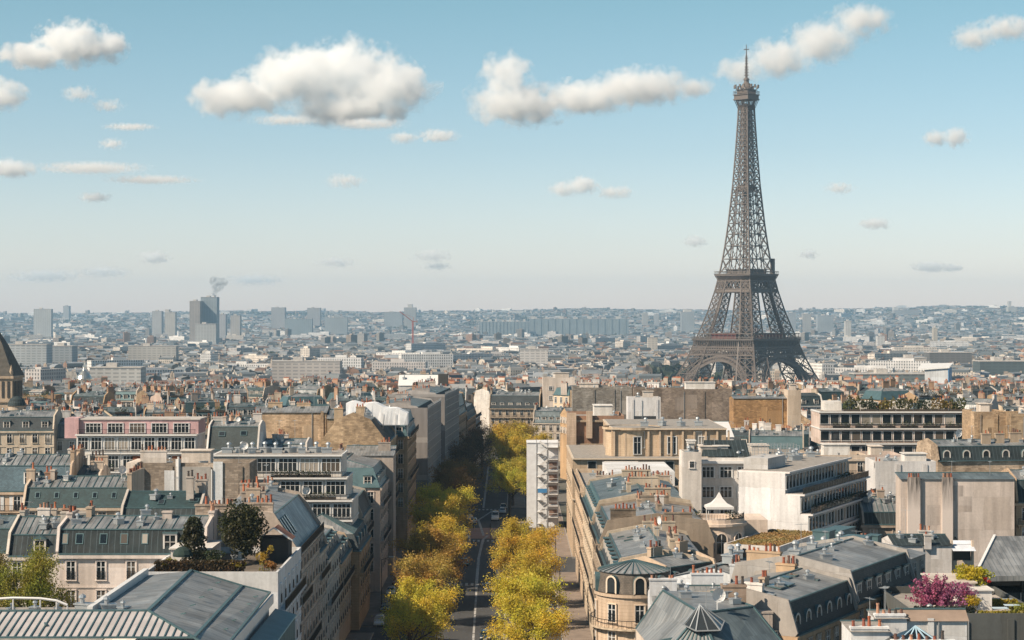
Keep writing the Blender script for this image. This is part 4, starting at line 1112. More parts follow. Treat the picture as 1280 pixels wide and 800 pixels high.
left('cream corner house with curved balcony and flower boxes before the wrapped facades', 410, 446, 24.6, xf=-22.8, d=15, wall='stone', col=(.50,.37,.25), mh=4.2, win={'F': (10,6), 'L': (5,5)}, roof='hip', low=LEAD, dorm={'F': 9, 'L': 4}, balc=[('F',.5,35.5,.2),('L',.5,14.5,.2),('L',.5,14.5,9.5),('F',.5,35.5,9.5)], chim=[(6,10,4,.8,True),(24,10,5,.8,True)])
def wrapped(label, x, y0, y1, zt, yaw):
    o = house(label, x, y0, yaw, y1-y0, 14, zt-1.2, wall='plaster', col=(.45,.43,.42), roof='mansard', mh=1.8, ins=1.5, th=.8, low=DARKZ, top=ZINC_DARK, chim=ch2(y1-y0,14), cornice=False, name='wrapped_building', cat='building')
    b = MB(); L = y1-y0
    for k in range(int(L/2.6)+1):
        xx = .3+k*2.6
        if xx < L: b.box(xx-.05,-1.45,0,xx+.05,-1.35,zt+1.2)
    for k in range(int(zt/2)+1): b.box(0,-1.44,k*2+.5,L,-1.38,k*2+.58)
    b.build('scaffold', [METAL], o)
    s = MB(); s.box(0,-1.34,0,L,-1.26,zt+.6); s.box(-.06,-1.3,0,.02,14,zt+.6)
    t = NT('scaffold_net'); t.set(Roughness=.95)
    u, v = t.sep(); a = t.math('LESS_THAN', t.math('ABSOLUTE', t.math('SUBTRACT', t.math('FRACT', t.math('DIVIDE', v, 9.0)), .35)), .07)
    t.col(t.mix(t.math('MULTIPLY', a, .5), t.mix(1.0, (.20,.19,.185), t.ramp(t.noise(.35, 5, stretch=(1.6,.25,1)), [(.3,.72),(.7,1.18)]), 'MULTIPLY'), (.36,.35,.34)))
    s.build('sheeting', [t.mat], o); return o
wrapped('nearer of two tall facades wrapped in grey scaffold sheeting', -21.6, 452, 496, 28.3, 88)
wrapped('farther of two tall facades wrapped in grey scaffold sheeting', -19.2, 501, 548, 29.6, 87)
left('house with two rows of slate dormers next to the farther wrapped facade', 552, 590, 21.5, xf=-16.4, yaw=87, wall='stone', col=WARM, mh=5.5, low=LEAD, win={'F': (10,4)}, dorm={'F': 10}, chim=ch2(38,13), pane=False)
left('orange tinted stone house with even window rows behind the bare trees', 591, 630, 18.6, xf=-14.2, yaw=87, wall='stone', col=(.52,.34,.21), mh=3.4, win={'F': (11,4)}, dorm={'F': 9}, chim=ch2(39,13), pane=False)
terraces('modern white block with long stacked balconies closing the tree lined avenue', -12.0, 632, 87, 30, 12, [(0,7,0,0,0,False),(7,10.2,.8,0,0,True),(10.2,13.4,.8,0,0,True),(13.4,16.6,.8,0,0,True),(16.6,19.4,3,0,0,True)], nwin=9)
house('grand end house with dark mansard facing down the avenue', -8.5, 705, -6, 19, 14, 17.0, wall='stone', col=(.50,.42,.33), mh=4.6, win={'F': (7,4)}, dorm={'F': 6}, chim=ch2(19,14), balc=[('F',.3,18.7,.2),('F',.3,18.7,3.4)])
house('lower grey roofed house with a row of dormers beside the grand end house', 7.5, 668, -12, 18, 12, 13.5, wall='plaster', col=(.55,.5,.44), mh=4.0, low=ZINC_DARK, win={'F': (7,3)}, dorm={'F': 7}, chim=ch2(20,12))
house('pale blank gabled house with four small square windows above the end of the avenue', 11.5, 702, 0, 12, 14, 27.6, wall='plaster', col=(.68,.61,.55), roof='flat', win={'F': (2,2)}, ww=1.3, wh=1.3, fh=3.6, drop=2.4, wtype='wide', cornice=False)

# ---- houses in from the shaded side
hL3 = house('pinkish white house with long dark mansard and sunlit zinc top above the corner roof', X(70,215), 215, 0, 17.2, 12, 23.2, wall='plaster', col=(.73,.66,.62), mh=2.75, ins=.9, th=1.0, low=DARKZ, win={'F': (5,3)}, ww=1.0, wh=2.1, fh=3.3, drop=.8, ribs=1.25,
      chim=[(.5,6,3.2,.6,False),(11.8,5.2,1.1,.7,True),(17.0,7,4.5,.7,False)], trim=(.66,.58,.53), courses=True, extras=[('vent',9,6.5,27.0,.3,.8)])
for px, s in ((80,.75),(98,.95),(128,.95),(154,.95),(180,.8)): put_skylight(hL3, X(px,215)-X(70,215), .42, 23.2+1.1, 0, math.atan2(2.75,.9), .95*s, 1.25)
put_dormer(hL3, X(212,215)-X(70,215), .2, 23.35, 0, 1.2, 2.0, 'flat', (.6,.58,.56))
house('house with teal slate mansard and five small roof lights over a cream gutter wall', X(28,265), 265, 0, 15.0, 11, 23.6, wall='plaster', col=(.60,.50,.40), mh=2.6, ins=1.6, th=1.3, low=TEAL, win={'F': (6,2)}, wh=1.0, drop=.7, ribs=1.0,
      chim=[(14.9,5.5,9.2,.9,False),(.2,4,1.2,1.2,True)], sky=[(1.9+2.7*i,.75,24.75,0,math.atan2(2.6,1.6),.7,1.0) for i in range(5)], extras=[('dish',13.2,4,27.3,.5,.6),('aerial',12,5.5,27.4)])
hL5 = house('cream house with blue slate mansard, white arched dormer and white shutters', X(-18,300), 300, 0, 13.5, 12, 22.6, wall='plaster', col=(.60,.46,.34), mh=4.0, ins=1.7, th=1.5, low=m_slate('blue_slate',(.06,.11,.14)), win={'F': (4,3)}, wtype='shut', wh=2.2, fh=3.4, balc=[('F',.2,13.3,3.1)], ribs=1.0,
      chim=[(13.2,3.5,1.6,.9,False),(13.3,8,3.5,.9,False)], extras=[('vent',4,6,28,0,.7)])
put_dormer(hL5, 7.2, .5, 23.6, 0, 2.1, 2.0, 'flat', (.74,.73,.71))
house('low annex with brick pots and blue slate slope beside the white dormer house', X(73,303), 303, 0, 6.5, 10, 21.5, wall='plaster', col=(.62,.53,.44), mh=3.4, ins=1.6, low=TEAL, win={'F': (2,2)}, chim=[(1.6,5,2.5,1.3,True),(5.2,6.5,2.8,1.6,True),(5.6,3.2,2.0,1.0,True)], ribs=1.0)
house('cream house with a slate mansard low in front of the church tower', X(-28,424), 424, 4, 17, 12, 25.0, wall='plaster', col=(.6,.52,.42), mh=3.0, win={'F': (6,2)}, dorm={'F': 4}, chim=ch2(17,12))
house('white house with zinc mansard between the church tower and the pink storey', X(38,430), 430, -6, 14, 12, 23.0, wall='plaster', col=(.7,.68,.64), mh=3.0, low=ZINC, win={'F': (5,2)}, dorm={'F': 4}, chim=ch2(14,12))
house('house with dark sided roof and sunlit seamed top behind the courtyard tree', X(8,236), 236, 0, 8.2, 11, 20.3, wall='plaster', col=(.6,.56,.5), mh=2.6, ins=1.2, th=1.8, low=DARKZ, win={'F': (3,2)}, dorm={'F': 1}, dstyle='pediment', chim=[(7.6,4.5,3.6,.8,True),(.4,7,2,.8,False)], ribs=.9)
house('teal roofed corner house at the edge of the picture below the shuttered house', X(-42,242), 242, 0, 9.5, 11, 20.0, wall='plaster', col=(.62,.54,.46), mh=3.0, low=TEAL, top=ZINC_DARK, win={'F': (3,2)}, chim=[(9,6,2.4,1.0,True)])
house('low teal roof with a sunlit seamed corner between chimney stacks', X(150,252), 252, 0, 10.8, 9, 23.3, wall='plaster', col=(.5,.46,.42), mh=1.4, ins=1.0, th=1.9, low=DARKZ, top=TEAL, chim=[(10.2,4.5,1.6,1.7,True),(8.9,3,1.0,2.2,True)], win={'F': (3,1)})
# courtyard walls
cw = house('rubble and white courtyard wall with vertical pipes behind the roof lights', X(172,300), 300, 0, X(312,300)-X(172,300), 9, 26.4, wall='rubble', col=(.38,.33,.28), roof='flat', cornice=False)
for x0, x1, z0, z1, c in ((4.3,5.9,12,26,(.66,.68,.70)),(6.1,6.9,12,27.8,(.72,.71,.70)),(7.0,11.7,21.2,26.6,(.42,.41,.39)),(7.0,12.0,12,20.9,(.64,.65,.66)),(12.1,13.6,12,27.4,(.66,.70,.73))):
    b = MB(); b.box(x0,-.22,z0,x1,-.01,z1); b.build('rendered_panel', [PLASTER], cw, color=c)
b = MB(); b.tube((6.6,-.4,10),(6.6,-.4,28.2),.16,.16,8); b.tube((11.9,-.4,10),(11.9,-.4,26.2),.12,.12,8); b.build('downpipe', [WHITE], cw)
put_chimney(cw, 2.0, 3, 26, 29.0, 4.2, col=(.62,.58,.54)); put_chimney(cw, 9, 4, 26, 27.9, 2.2, col=(.7,.68,.66))
b = MB(); b.box(-1.6,-1.2,0,.1,8,27.3); b.build('stair_wall', [PLASTER], cw, color=(.70,.62,.55))
# terraced white block
terraces('long white block of two glazed balcony storeys under a roof full of white ducts', X(262,312), 312, 0, X(440,312)-X(262,312), 13, [(0,16.6,0,0,0,False),(16.6,19.9,0,0,0,True),(19.9,23.5,1.6,0,1.0,True),(23.5,27.2,3.2,0,2.0,True)], nwin=7, ww=3.1, wh=2.1, col=(.70,.68,.65),
   planters=[(9,-.45,14,-.1,20.15,dict(col=(.05,.07,.03))),(15,-.45,21,-.1,20.15,dict(col=(.06,.07,.03))),(10,1.2,20,1.5,23.75,dict(col=(.045,.06,.025)))], extras=[('vent',2+2.1*i,6.5+1.5*(i%2),27.4,i*.8,1.2) for i in range(9)]+[('dish',16,-.2,20.2,.4,.7),('dish',5,5,27.3,.2,.7)])
# pink-topped block
pk = terraces('white apartment block with a pink top storey and brown window blinds', X(92,372), 372, 0, X(243,372)-X(92,372), 13, [(0,15.6,0,0,0,False),(15.6,19.8,.0,2,0,False),(19.8,23.4,1.8,3,0,True),(23.4,27.0,2.4,0,0,True)], nwin=9, ww=2.0, wh=2.3, col=(.72,.71,.69), planters=[(1,-.3,8,.1,20.05,dict(col=(.05,.07,.03)))])
b = MB(); b.box(.2,4.2,27.25,24,12.8,30.0); b.box(-2.6,3.4,26.4,.2,9,30.4); b.build('pink_storey', [PLASTER], pk, color=(.56,.37,.385))
for i in range(5): put_window(pk, 3+4.4*i, 4.198, 27.5, 0, 3.0, 1.8, 'wide', (.6,.4,.42))
b = MB(); b.box(.0,4.0,30.0,24.4,12.9,30.25); b.build('roof', [CONC], pk)
o = inst(rail_mesh(23.5), 'railing', pk, (12, 2.2, 27.25))
for i, xx in enumerate((12.4,15.1,20.2)):
    b = MB(); b.box(xx-1,1.62,20.6,xx+1,1.75,23.0); b.build('blind', [m_plain('brown_canvas_%s' % 'abc'[i],(.24,.075,.03),.9)], pk)
# dark slate roof with two roof lights
hs = house('white house under a broad dark slate roof with two roof lights', X(258,346), 346, 0, 9.6, 12, 26.0, wall='plaster', col=(.70,.68,.66), mh=4.2, ins=2.6, th=.8, low=m_slate('dark_slate',(.035,.05,.052)), win={'F': (7,2)}, ww=.9, wh=1.6, fh=3.2, cornice=False, chim=[(1.2,6.5,2,.9,True,PLASTER),(8.6,6,1.6,1.6,True)], sky=[(2.6,1.5,28.5,0,math.atan2(4.2,2.6),1.2,1.0),(6.6,1.6,28.6,0,math.atan2(4.2,2.6),1.2,1.0)])
house('small white house with pale zinc gambrel roof against the tan rubble wall', X(320,350), 350, 0, X(383,350)-X(320,350), 12, 23.6, wall='plaster', col=(.70,.66,.62), mh=3.2, ins=1.5, th=.7, low=ZINC, win={'F': (4,2), 'R': (2,1)}, ww=.9, wh=1.5, chim=[(4,8,2.2,.8,True)], sky=[(1.8,.8,25.3,0,math.atan2(3.2,1.5),1.2,1.4),(5.5,.8,25.3,0,math.atan2(3.2,1.5),1.6,1.6)])
# tan rubble party walls
tw = house('great tan rubble party wall with a stepped top standing clear of its neighbours', X(318,402), 402, 0, X(408,402)-X(318,402), 10, 30.2, wall='rubble', col=(.60,.46,.32), roof='gable', th=1.2, cornice=False, chim=[(4,4,3,.9,True),(10,5,3,.7,True)])
tw2 = house('narrower tan rubble wall with two peepholes beside the great party wall', X(409,400), 400, 0, X(433,400)-X(409,400), 10, 29.0, wall='rubble', col=(.60,.46,.31), roof='gable', th=1.6, cornice=False, win={'F': (1,2)}, ww=.4, wh=.6, fh=4.6, drop=3.4, wtype='band')
def tarp(label, x0, x1, y, z0, z1, dep=5):
    o = thing('tarpaulin', label, 'tarpaulin', (x0, y, z0)); b = MB(); n = 16; L = x1-x0; H = z1-z0
    for j in range(2):
        for i in range(n+1):
            u = i/n; b.v.append((u*L, j*dep, H*(.62+.38*math.sin(1.0+u*2.4)*(1-.25*u)) + .25*math.sin(u*17)))
            b.v.append((u*L, j*dep-.12*math.sin(u*23), 0))
    m = 2*(n+1)
    for i in range(n):
        a = 2*i; b.f += [(a+1,a+3,a+2,a),(m+a,m+a+2,m+a+3,m+a+1),(a,a+2,m+a+2,m+a)]; b.m += [0]*3
    b.f += [(0,m,m+1,1),(2*n,2*n+1,m+2*n+1,m+2*n)]; b.m += [0]*2
    b.build('sheet', m_plain('white_sheeting',(.74,.77,.80),.7,0,.08), o, smooth_=False)
    s = MB()
    for i in range(6): s.tube((L*i/5,-.2,-2.5),(L*i/5,-.2,H*.5),.05,.05,5)
    s.beam((0,-.2,-.1),(L,-.2,-.1),.08); s.build('scaffold_pole', METAL, o)
    return o
tarp('billowing white tarpaulin wrapped over the roof beside the tan rubble walls', X(433,392), X(510,392), 391, 28.2, 33.0)
b = MB(); b.box(0,0,0,X(447,390)-X(431,390),.5,15.5); o = b.build('tarpaulin_strip', m_plain('white_sheeting_strip',(.72,.76,.80),.7,0,.08), loc=(X(431,390),390.4,13.6)); tag(o, 'narrow white tarpaulin strip hanging down between two tan rubble walls', 'tarpaulin')
house('patched grey rendered wall block below the white tarpaulin', X(430,366), 366, 0, 9.6, 8, 23.6, wall='plaster', col=(.44,.39,.35), roof='shed', th=1.4, cornice=False, chim=[(7.6,4,2.4,1.0,True)], win={'F': (1,1)})

# ---- sunlit side of the avenue
def right(label, y0, y1, zt, xf=12.6, d=13, yaw=-90, **k): return house(label, xf, y1, yaw, y1-y0, d, zt, **k)
right('sunlit stone house with plain zinc top next to the corner rotunda', 235.5, 266, 17.3, wall='stone', col=CREAM, mh=2.5, th=1.1, low=SLATE, win={'F': (9,5)}, dorm={'F': 7}, chim=[(2,8,4.5,.9,False),(10,7,3.4,1.2,True),(17,9,3,1.0,True),(23,8,3.4,1.0,True)], balc=[('F',.5,30,.1),('F',.5,30,9.6),('F',4,26,12.8)], extras=[('dish',6,8,21,.4,.6)])
rw = house('corner house with a fan shaped zinc roof over its rotunda and arched dormers', 19.2, 228.4, 45, 9.6, 8.5, 17.2, wall='plaster', col=(.62,.49,.37), mh=2.5, ins=1.0, th=.9, low=m_slate('brown_slate',(.085,.075,.062)), win={'F': (3,4)}, dorm={'F': 3}, dstyle='round', chim=[(3,5,2.2,1.2,True),(7.5,4.4,1.6,1.6,True)])
b = MB(); b.lathe((0,0,0), [(4.6,0),(4.6,16.8),(4.85,16.85),(4.85,17.25)], 28); ro = b.build('rotunda', [STONE], rw, loc=(-3.0,3.2,0), color=(.62,.49,.37))
b = MB(); b.lathe((0,0,0), [(4.6,17.25),(4.2,19.7),(4.3,19.75)], 28, 0); b.build('rotunda_drum', [m_slate('drum_slate',(.13,.11,.09))], rw, loc=(-3.0,3.2,0))
b = MB(); b.lathe((0,0,0), [(4.45,19.7),(.05,20.9)], 28, 0)
for i in range(28):
    a = 2*math.pi*i/28; b.beam((4.45*math.cos(a),4.45*math.sin(a),19.76),(.2*math.cos(a),.2*math.sin(a),20.9),.1,1,.08)
b.build('fan_roof', [ZINC, LEAD], rw, loc=(-3.0,3.2,0))
for a in (-175,-128,-85,-50):
    r_ = R(a-45); put_dormer(rw, -3.0+4.85*math.cos(r_), 3.2+4.85*math.sin(r_), 17.35, r_+math.pi/2, 1.1, 1.9, 'round', (.64,.54,.43))
    for z in (13.9,10.6,7.3): put_window(rw, -3.0+4.6*math.cos(r_), 3.2+4.6*math.sin(r_), z, r_+math.pi/2, 1.1, 2.1, 'tall', (.64,.52,.40))
b = MB(); b.lathe((0,0,0), [(4.6,-.2),(5.4,-.2),(5.4,0),(4.6,0)], 28); o = b.build('balcony', [STONE], rw, loc=(-3.0,3.2,13.2), color=(.6,.5,.38))
b = MB()
for i in range(56):
    a = 2*math.pi*i/56; b.tube((5.3*math.cos(a),5.3*math.sin(a),0),(5.3*math.cos(a),5.3*math.sin(a),.95),.03,.03,4)
b.lathe((0,0,0), [(5.26,.95),(5.34,.95),(5.34,1.02),(5.26,1.02),(5.26,.95)], 28); b.build('railing', [IRON], o)
right('house with a brown blank party wall and a big patched chimney above it', 267, 291, 18.2, d=16, wall='plaster', col=BROWN, mh=3.0, th=1.0, low=SLATE, win={'F': (7,5)}, dorm={'F': 5}, chim=[(23.6,3.2,3.6,1.0,False,RUBBLE),(23.6,11,4,.5,False),(2,9,5,.9,False),(14,9,4,.9,True)], balc=[('F',.5,23,.1),('F',.5,23,9.6)])
right('sunlit house with teal zinc roofs and a short row of pots behind the brown wall', 291.5, 330, 18.8, d=16, wall='stone', col=CREAM, mh=2.9, th=1.3, low=LEAD, top=ZINC_DARK, win={'F': (11,5)}, dorm={'F': 9}, chim=[(3,9,5,1.0,False),(20,9,5,1.2,False),(30,6,2.6,1.2,True),(38,10,4,1.0,False),(12,12,2.6,1.0,True)], balc=[('F',.5,38,.1),('F',.5,38,9.6)], extras=[('vent',15,10,22.3,0,.9),('aerial',26,10,22.8)])
rt = right('white walled house topped by a terrace of potted plants at the cross street', 330.5, 372, 19.8, d=18, wall='stone', col=(.60,.48,.36), roof='flat', win={'F': (12,5), 'R': (4,1)}, balc=[('F',.5,41,.1),('F',.5,41,9.6)])
b = MB(); b.box(6,5,19.8,30,17,22.4); b.build('white_box', [PLASTER], rt, color=(.68,.70,.72))
for i in range(9): put_planter(rt, 31.5, 2.5+1.6*i, 32.5, 3.6+1.6*i, 19.85, h=1.5, col=((.10,.09,.025),(.07,.08,.03),(.22,.10,.02))[i % 3])
for i in range(3): put_chimney(rt, 36, 4+5*i, 19.8, 22.3, 3.2, rz=math.pi/2, col=(.5,.44,.38))
st = terraces('big classical stone mansion with deep cornices and a set back upper storey', 12.8, 397, 0, 41, 42, [(0,12,0,0,0,'blank'),(12,20.6,.0,0,0,False),(20.6,26.6,5,8.5,8,False)], wall='stone', col=(.58,.45,.32), nwin=5, ww=1.7, wh=3.4, slab=(.62,.52,.40), cat='mansion', name='mansion', group='houses')
for k in range(7): put_window(st, -.002, 38-5.4*k, 14.5, FACE['L'], 1.6, 3.2, 'tall', CREAM); put_window(st, -.002, 38-5.4*k, 7.5, FACE['L'], 1.6, 3.4, 'tall', CREAM)
put_window(st, 21.4, 4.99, 21.4, 0, 1.8, 3.6, 'wide', CREAM); put_window(st, 28.0, 4.99, 21.4, 0, 1.8, 3.6, 'wide', CREAM)
put_window(st, 13+5.6*math.cos(R(-80)), 10+5.6*math.sin(R(-80)), 21.4, R(10), 1.6, 3.6, 'wide', CREAM)
b = MB(); b.lathe((13,10,0), [(5.6,20.6),(5.6,26.4),(6.3,26.5),(6.3,27.0)], 24); b.build('round_bay', [STONE], st, color=(.62,.49,.35))
b = MB()
for i in range(11): b.box(8.8+2.45*i,4.55,20.9,9.2+2.45*i,4.95,26.4)
b.build('pilaster', [STONE], st, color=(.62,.49,.36))
for i in range(4): put_vent(st, 16+4*i, 12+2*(i%2), 26.9, i, 1.2)
hb = house('roofless building site with brown boarded walls and stone piers by the avenue', 13.6, 446, 0, 13, 22, 26.5, wall='plaster', col=(.36,.22,.15), roof='flat', cornice=False, name='building_site', cat='building')
for k in range(4):
    b = MB(); b.box(-.5,-.6,25.8-5.6*k,13.2,-.02,26.3-5.6*k); b.build('ledge', [STONE], hb, color=(.42,.33,.24))
b = MB(); b.box(-.6,-1.2,0,1.6,-.05,28); b.box(4,-1.0,22,5.4,-.05,28.4); b.build('pier', [STONE], hb, color=(.60,.47,.36))
b = MB()
for k in range(5):
    b.tube((8+.9*k,-1.5,16),(8+.9*k,-1.5,24),.06,.06,5); b.beam((8,-1.5,17+1.6*k),(11.6,-1.5,17+1.6*k),.08); 
b.beam((6,-1.8,16),(9.6,-1.6,24),.2); b.build('scaffold', [METAL], hb)
# exterior stair tower
ss = thing('stair_tower', 'white panelled scaffold tower with zigzag stairs standing against the avenue trees', 'scaffold tower', (3.6, 452, 0))
b = MB(); b.box(0,0,0,7.6,.25,20.4); b.box(0,.25,0,.25,9,20.4); b.box(7.35,.25,0,7.6,9,20.4); b.box(-.1,-.15,20.4,7.7,9,20.6); b.build('panel', m_plain('white_panel',(.66,.69,.72),.6,0,.1), ss)
b = MB()
for k in range(7):
    z = 1.2+2.8*k; s = 1 if k % 2 else -1
    b.box(2.4,-1.5,z-.12,3.4,-.02,z+.06); b.box(5.0,-1.5,z+1.3,7.4,-.02,z+1.48)
    b.beam((3.2,-1.3,z),(5.2,-1.3,z+1.4),.26,0,.5); b.beam((5.2,-.5,z+1.4),(3.0,-.5,z+2.8),.26,0,.5)
    b.beam((3.2,-1.45,z+1),(5.2,-1.45,z+2.4),.09); b.beam((5.0,-1.45,z+2.4),(7.4,-1.45,z+2.4),.09)
b.build('stairs', [WHITE], ss)
b = MB()
for xx in (2.3,4.9,7.5):
    for yy in (-1.55,-.1): b.tube((xx,yy,0),(xx,yy,21.5),.06,.06,5)
for k in range(10): b.beam((2.3,-1.55,2.1*k+.5),(7.5,-1.55,2.1*k+.5),.07)
b.build('scaffold', [METAL], ss)
for k in range(5):
    b = MB(); b.box(5.3,-.06,1.4+2.8*k+1.6,7.2,-.005,1.4+2.8*k+3.2); b.build('mesh_screen', [m_plain('brown_screen_%s' % 'abcde'[k],(.20,.13,.10),.9)], ss)
b = MB(); b.box(2.6,-1.62,8.6,4.8,-1.57,9.6); b.build('blue_banner', m_plain('blue_banner',(.05,.20,.42),.6), ss)

# ---- behind the mansion
gw = house('long grey stained blank wall rising behind the white roof cube', X(716,562), 562, 0, X(790,562)-X(716,562), 12, 29.0, wall='rubble', col=(.36,.35,.33), roof='flat', cornice=False, chim=[(3,6,3,1.2,True),(9,6,3.5,1.4,True),(15,7,3,1.2,True)])
gw2 = house('longer brown grey blank wall with faded panels behind the mansion roof', X(792,558), 558, 0, X(915,558)-X(792,558), 12, 28.7, wall='rubble', col=(.31,.26,.22), roof='flat', cornice=False, chim=[(2,6,3,1.2,True),(6,7,3,1.0,True),(24,6,3,1,True)])
wc = house('white roof cube with an open dark underside on the mansion side', X(785,505), 505, 0, X(826,505)-X(785,505), 8, 28.4, zb=0, wall='plaster', col=(.72,.72,.73), roof='flat', cornice=False)
b = MB(); b.box(1.4,-.06,21.5,8.2,-.005,24.2); b.build('opening_shade', [m_plain('painted_opening_shade',(.03,.035,.04),.9)], wc)  # dark flat panel stands in for the shade inside the open underside
house('orange brown rubble wall running towards the cream pier', X(917,522), 522, 0, X(984,522)-X(917,522), 10, 28.2, wall='rubble', col=(.50,.31,.15), roof='gable', th=.6, cornice=False)
house('cream plastered pier house ending the orange rubble wall', X(985,520), 520, 0, 3.6, 8, 29.8, wall='plaster', col=(.60,.50,.40), roof='flat', cornice=False, chim=[(1.8,4,2,.8,True)])
wt = house('block with a sloping white sheeted roof beside the stone mansion', X(868,440), 440, 0, X(917,440)-X(868,440), 12, 22.6, wall='plaster', col=(.70,.74,.78), roof='shed', th=3.0, top=WHITE, cornice=False)
b = MB(); b.box(4,-8,0,14,-.1,19.0); b.build('lower_block', [PLASTER], wt, color=(.40,.38,.35))
# ---- white office, rounded house, stepped offices
of = house('white office block with paired windows behind the rounded cream house', X(874,303), 303, 0, 8.6, 11, 27.0, wall='plaster', col=(.72,.70,.68), roof='flat', win={'F': (3,5), 'R': (3,5)}, ww=1.9, wh=1.65, fh=3.2, drop=.7, wtype='wide', cornice=False, extras=[('vent',2,5,27.1,0,1.1),('vent',6,6,27.1,1,1.1)])
b = MB(); b.box(-.5,-.7,26.9,9.2,.1,27.3); b.build('floor_slab', [WHITE], of)
b = MB(); b.poly([(.5,1.5,27.9),(8.4,1.5,27.9),(8.4,7,30.2),(1.5,7,30.2)]); b.build('dark_roof', [DARKZ], of)
house('slim white stack house with a grey flue in front of the white office', X(853,296), 296, 0, 3.0, 6, 28.4, wall='plaster', col=(.72,.69,.66), roof='flat', cornice=False, win={'F': (1,1)}, ww=.7, wh=.9, chim=[(2,3,1.2,1.0,True)])
rc = thing('rounded_house', 'rounded cream house with tall french windows and a white canopy on its terrace', 'house', (30.0, 277.5, 0), 0, 'houses')
b = MB(); b.lathe((0,0,0), [(4.3,0),(4.3,19.8),(4.7,19.9),(4.7,20.3),(4.3,20.35),(4.3,20.9),(4.1,20.9),(4.1,20.4),(.01,20.4)], 28); b.box(-2.6,2,0,8,11,20.3); b.build('wall', [PLASTER], rc, color=(.66,.56,.48))
for a, st_ in ((-122,'arch'),(-84,'arch'),(-46,'arch')):
    for z in (16.0,12.2):
        r_ = R(a); put_window(rc, 4.3*math.cos(r_), 4.3*math.sin(r_), z, r_+math.pi/2, 1.5, 2.9, st_, (.68,.58,.5))
b = MB()
for i in range(60):
    a = math.pi+math.pi*i/59; b.tube((4.2*math.cos(a),4.2*math.sin(a),20.9),(4.2*math.cos(a),4.2*math.sin(a),21.7),.03,.03,4)
b.build('railing', [IRON], rc)
for i, a in enumerate((-140,-60,-45,-30)): r_ = R(a); put_planter(rc, 3.5*math.cos(r_)-.5, 3.5*math.sin(r_)-.4, 3.5*math.cos(r_)+.5, 3.5*math.sin(r_)+.4, 20.4, h=1.1, col=(.09,.09,.03))
gz_ = thing('gazebo', 'white peaked fabric canopy on four posts on the rounded house terrace', 'gazebo', (30.4, 276.0, 20.4))
b = MB()
for sx in (-1.7,1.7):
    for sy in (-1.5,1.5): b.tube((sx,sy,0),(sx,sy,2.2),.05,.05,6)
b.build('post', [WHITE], gz_)
b = MB(); pr = [(2.0,1.95),(2.0,2.3),(1.1,2.75),(.45,3.5),(.06,4.3)]
for (r0,z0),(r1,z1) in zip(pr, pr[1:]):
    for k in range(4):
        c = [(1,1),(-1,1),(-1,-1),(1,-1)]; p, q = c[k], c[(k+1)%4]
        b.poly([(p[0]*r0,p[1]*r0*.85,z0),(q[0]*r0,q[1]*r0*.85,z0),(q[0]*r1,q[1]*r1*.85,z1),(p[0]*r1,p[1]*r1*.85,z1)])
b.build('canopy', [m_plain('white_canvas',(.56,.55,.54),.8,0,.05)], gz_)
so = terraces('stepped modern office with glazed terraces and a tall blank white end wall', 45.7, 290, 64, 38, 11.3, [(0,13.6,0,0,0,False),(13.6,16.6,0,0,0,False),(16.6,19.8,0,0,0,False),(19.8,22.8,1.3,0,0,True),(22.8,26.2,3.7,0,3,True)], noleft=True, nwin=22, ww=1.4, wh=2.0, col=(.68,.685,.70), cat='office block', name='office_block', glass_rail=True, slab=(.66,.63,.62),
   planters=[(2,-.3,30,0,20.1,dict(col=(.045,.055,.03),h=.6)),(24,2.1,33,2.4,22.9,dict(col=(.05,.06,.03)))])
for k, z in enumerate((9.6,12.8,16.0)):
    b = MB(); b.box(.05,-.14,z-1.2,37.95,-.005,z-.2); b.build('spandrel_band', [PLASTER], so, color=(.46,.36,.34))
for i in range(7): put_vent(so, 6+4.4*i, 9.5+(i%2), 26.3, i*.6, 1.25)
b = MB(); b.box(3,7.5,26.3,12,11.5,28.2); b.build('plant_room', [PLASTER], so, color=(.5,.5,.5))
an = house('low white annex with a dry ochre planted roof at the foot of the office wall', 37.3, 262, 64, 21, 8.2, 17.6, wall='plaster', col=(.68,.67,.67), roof='flat', win={'F': (7,4)}, ww=1.3, wh=1.7, fh=3.2, drop=1.0, wtype='wide', cornice=False, clut=False)
hedge(an, .4, .4, 20.6, 7.8, 17.65, .75, (.34,.24,.10), 'sedum_roof', .16, 30)

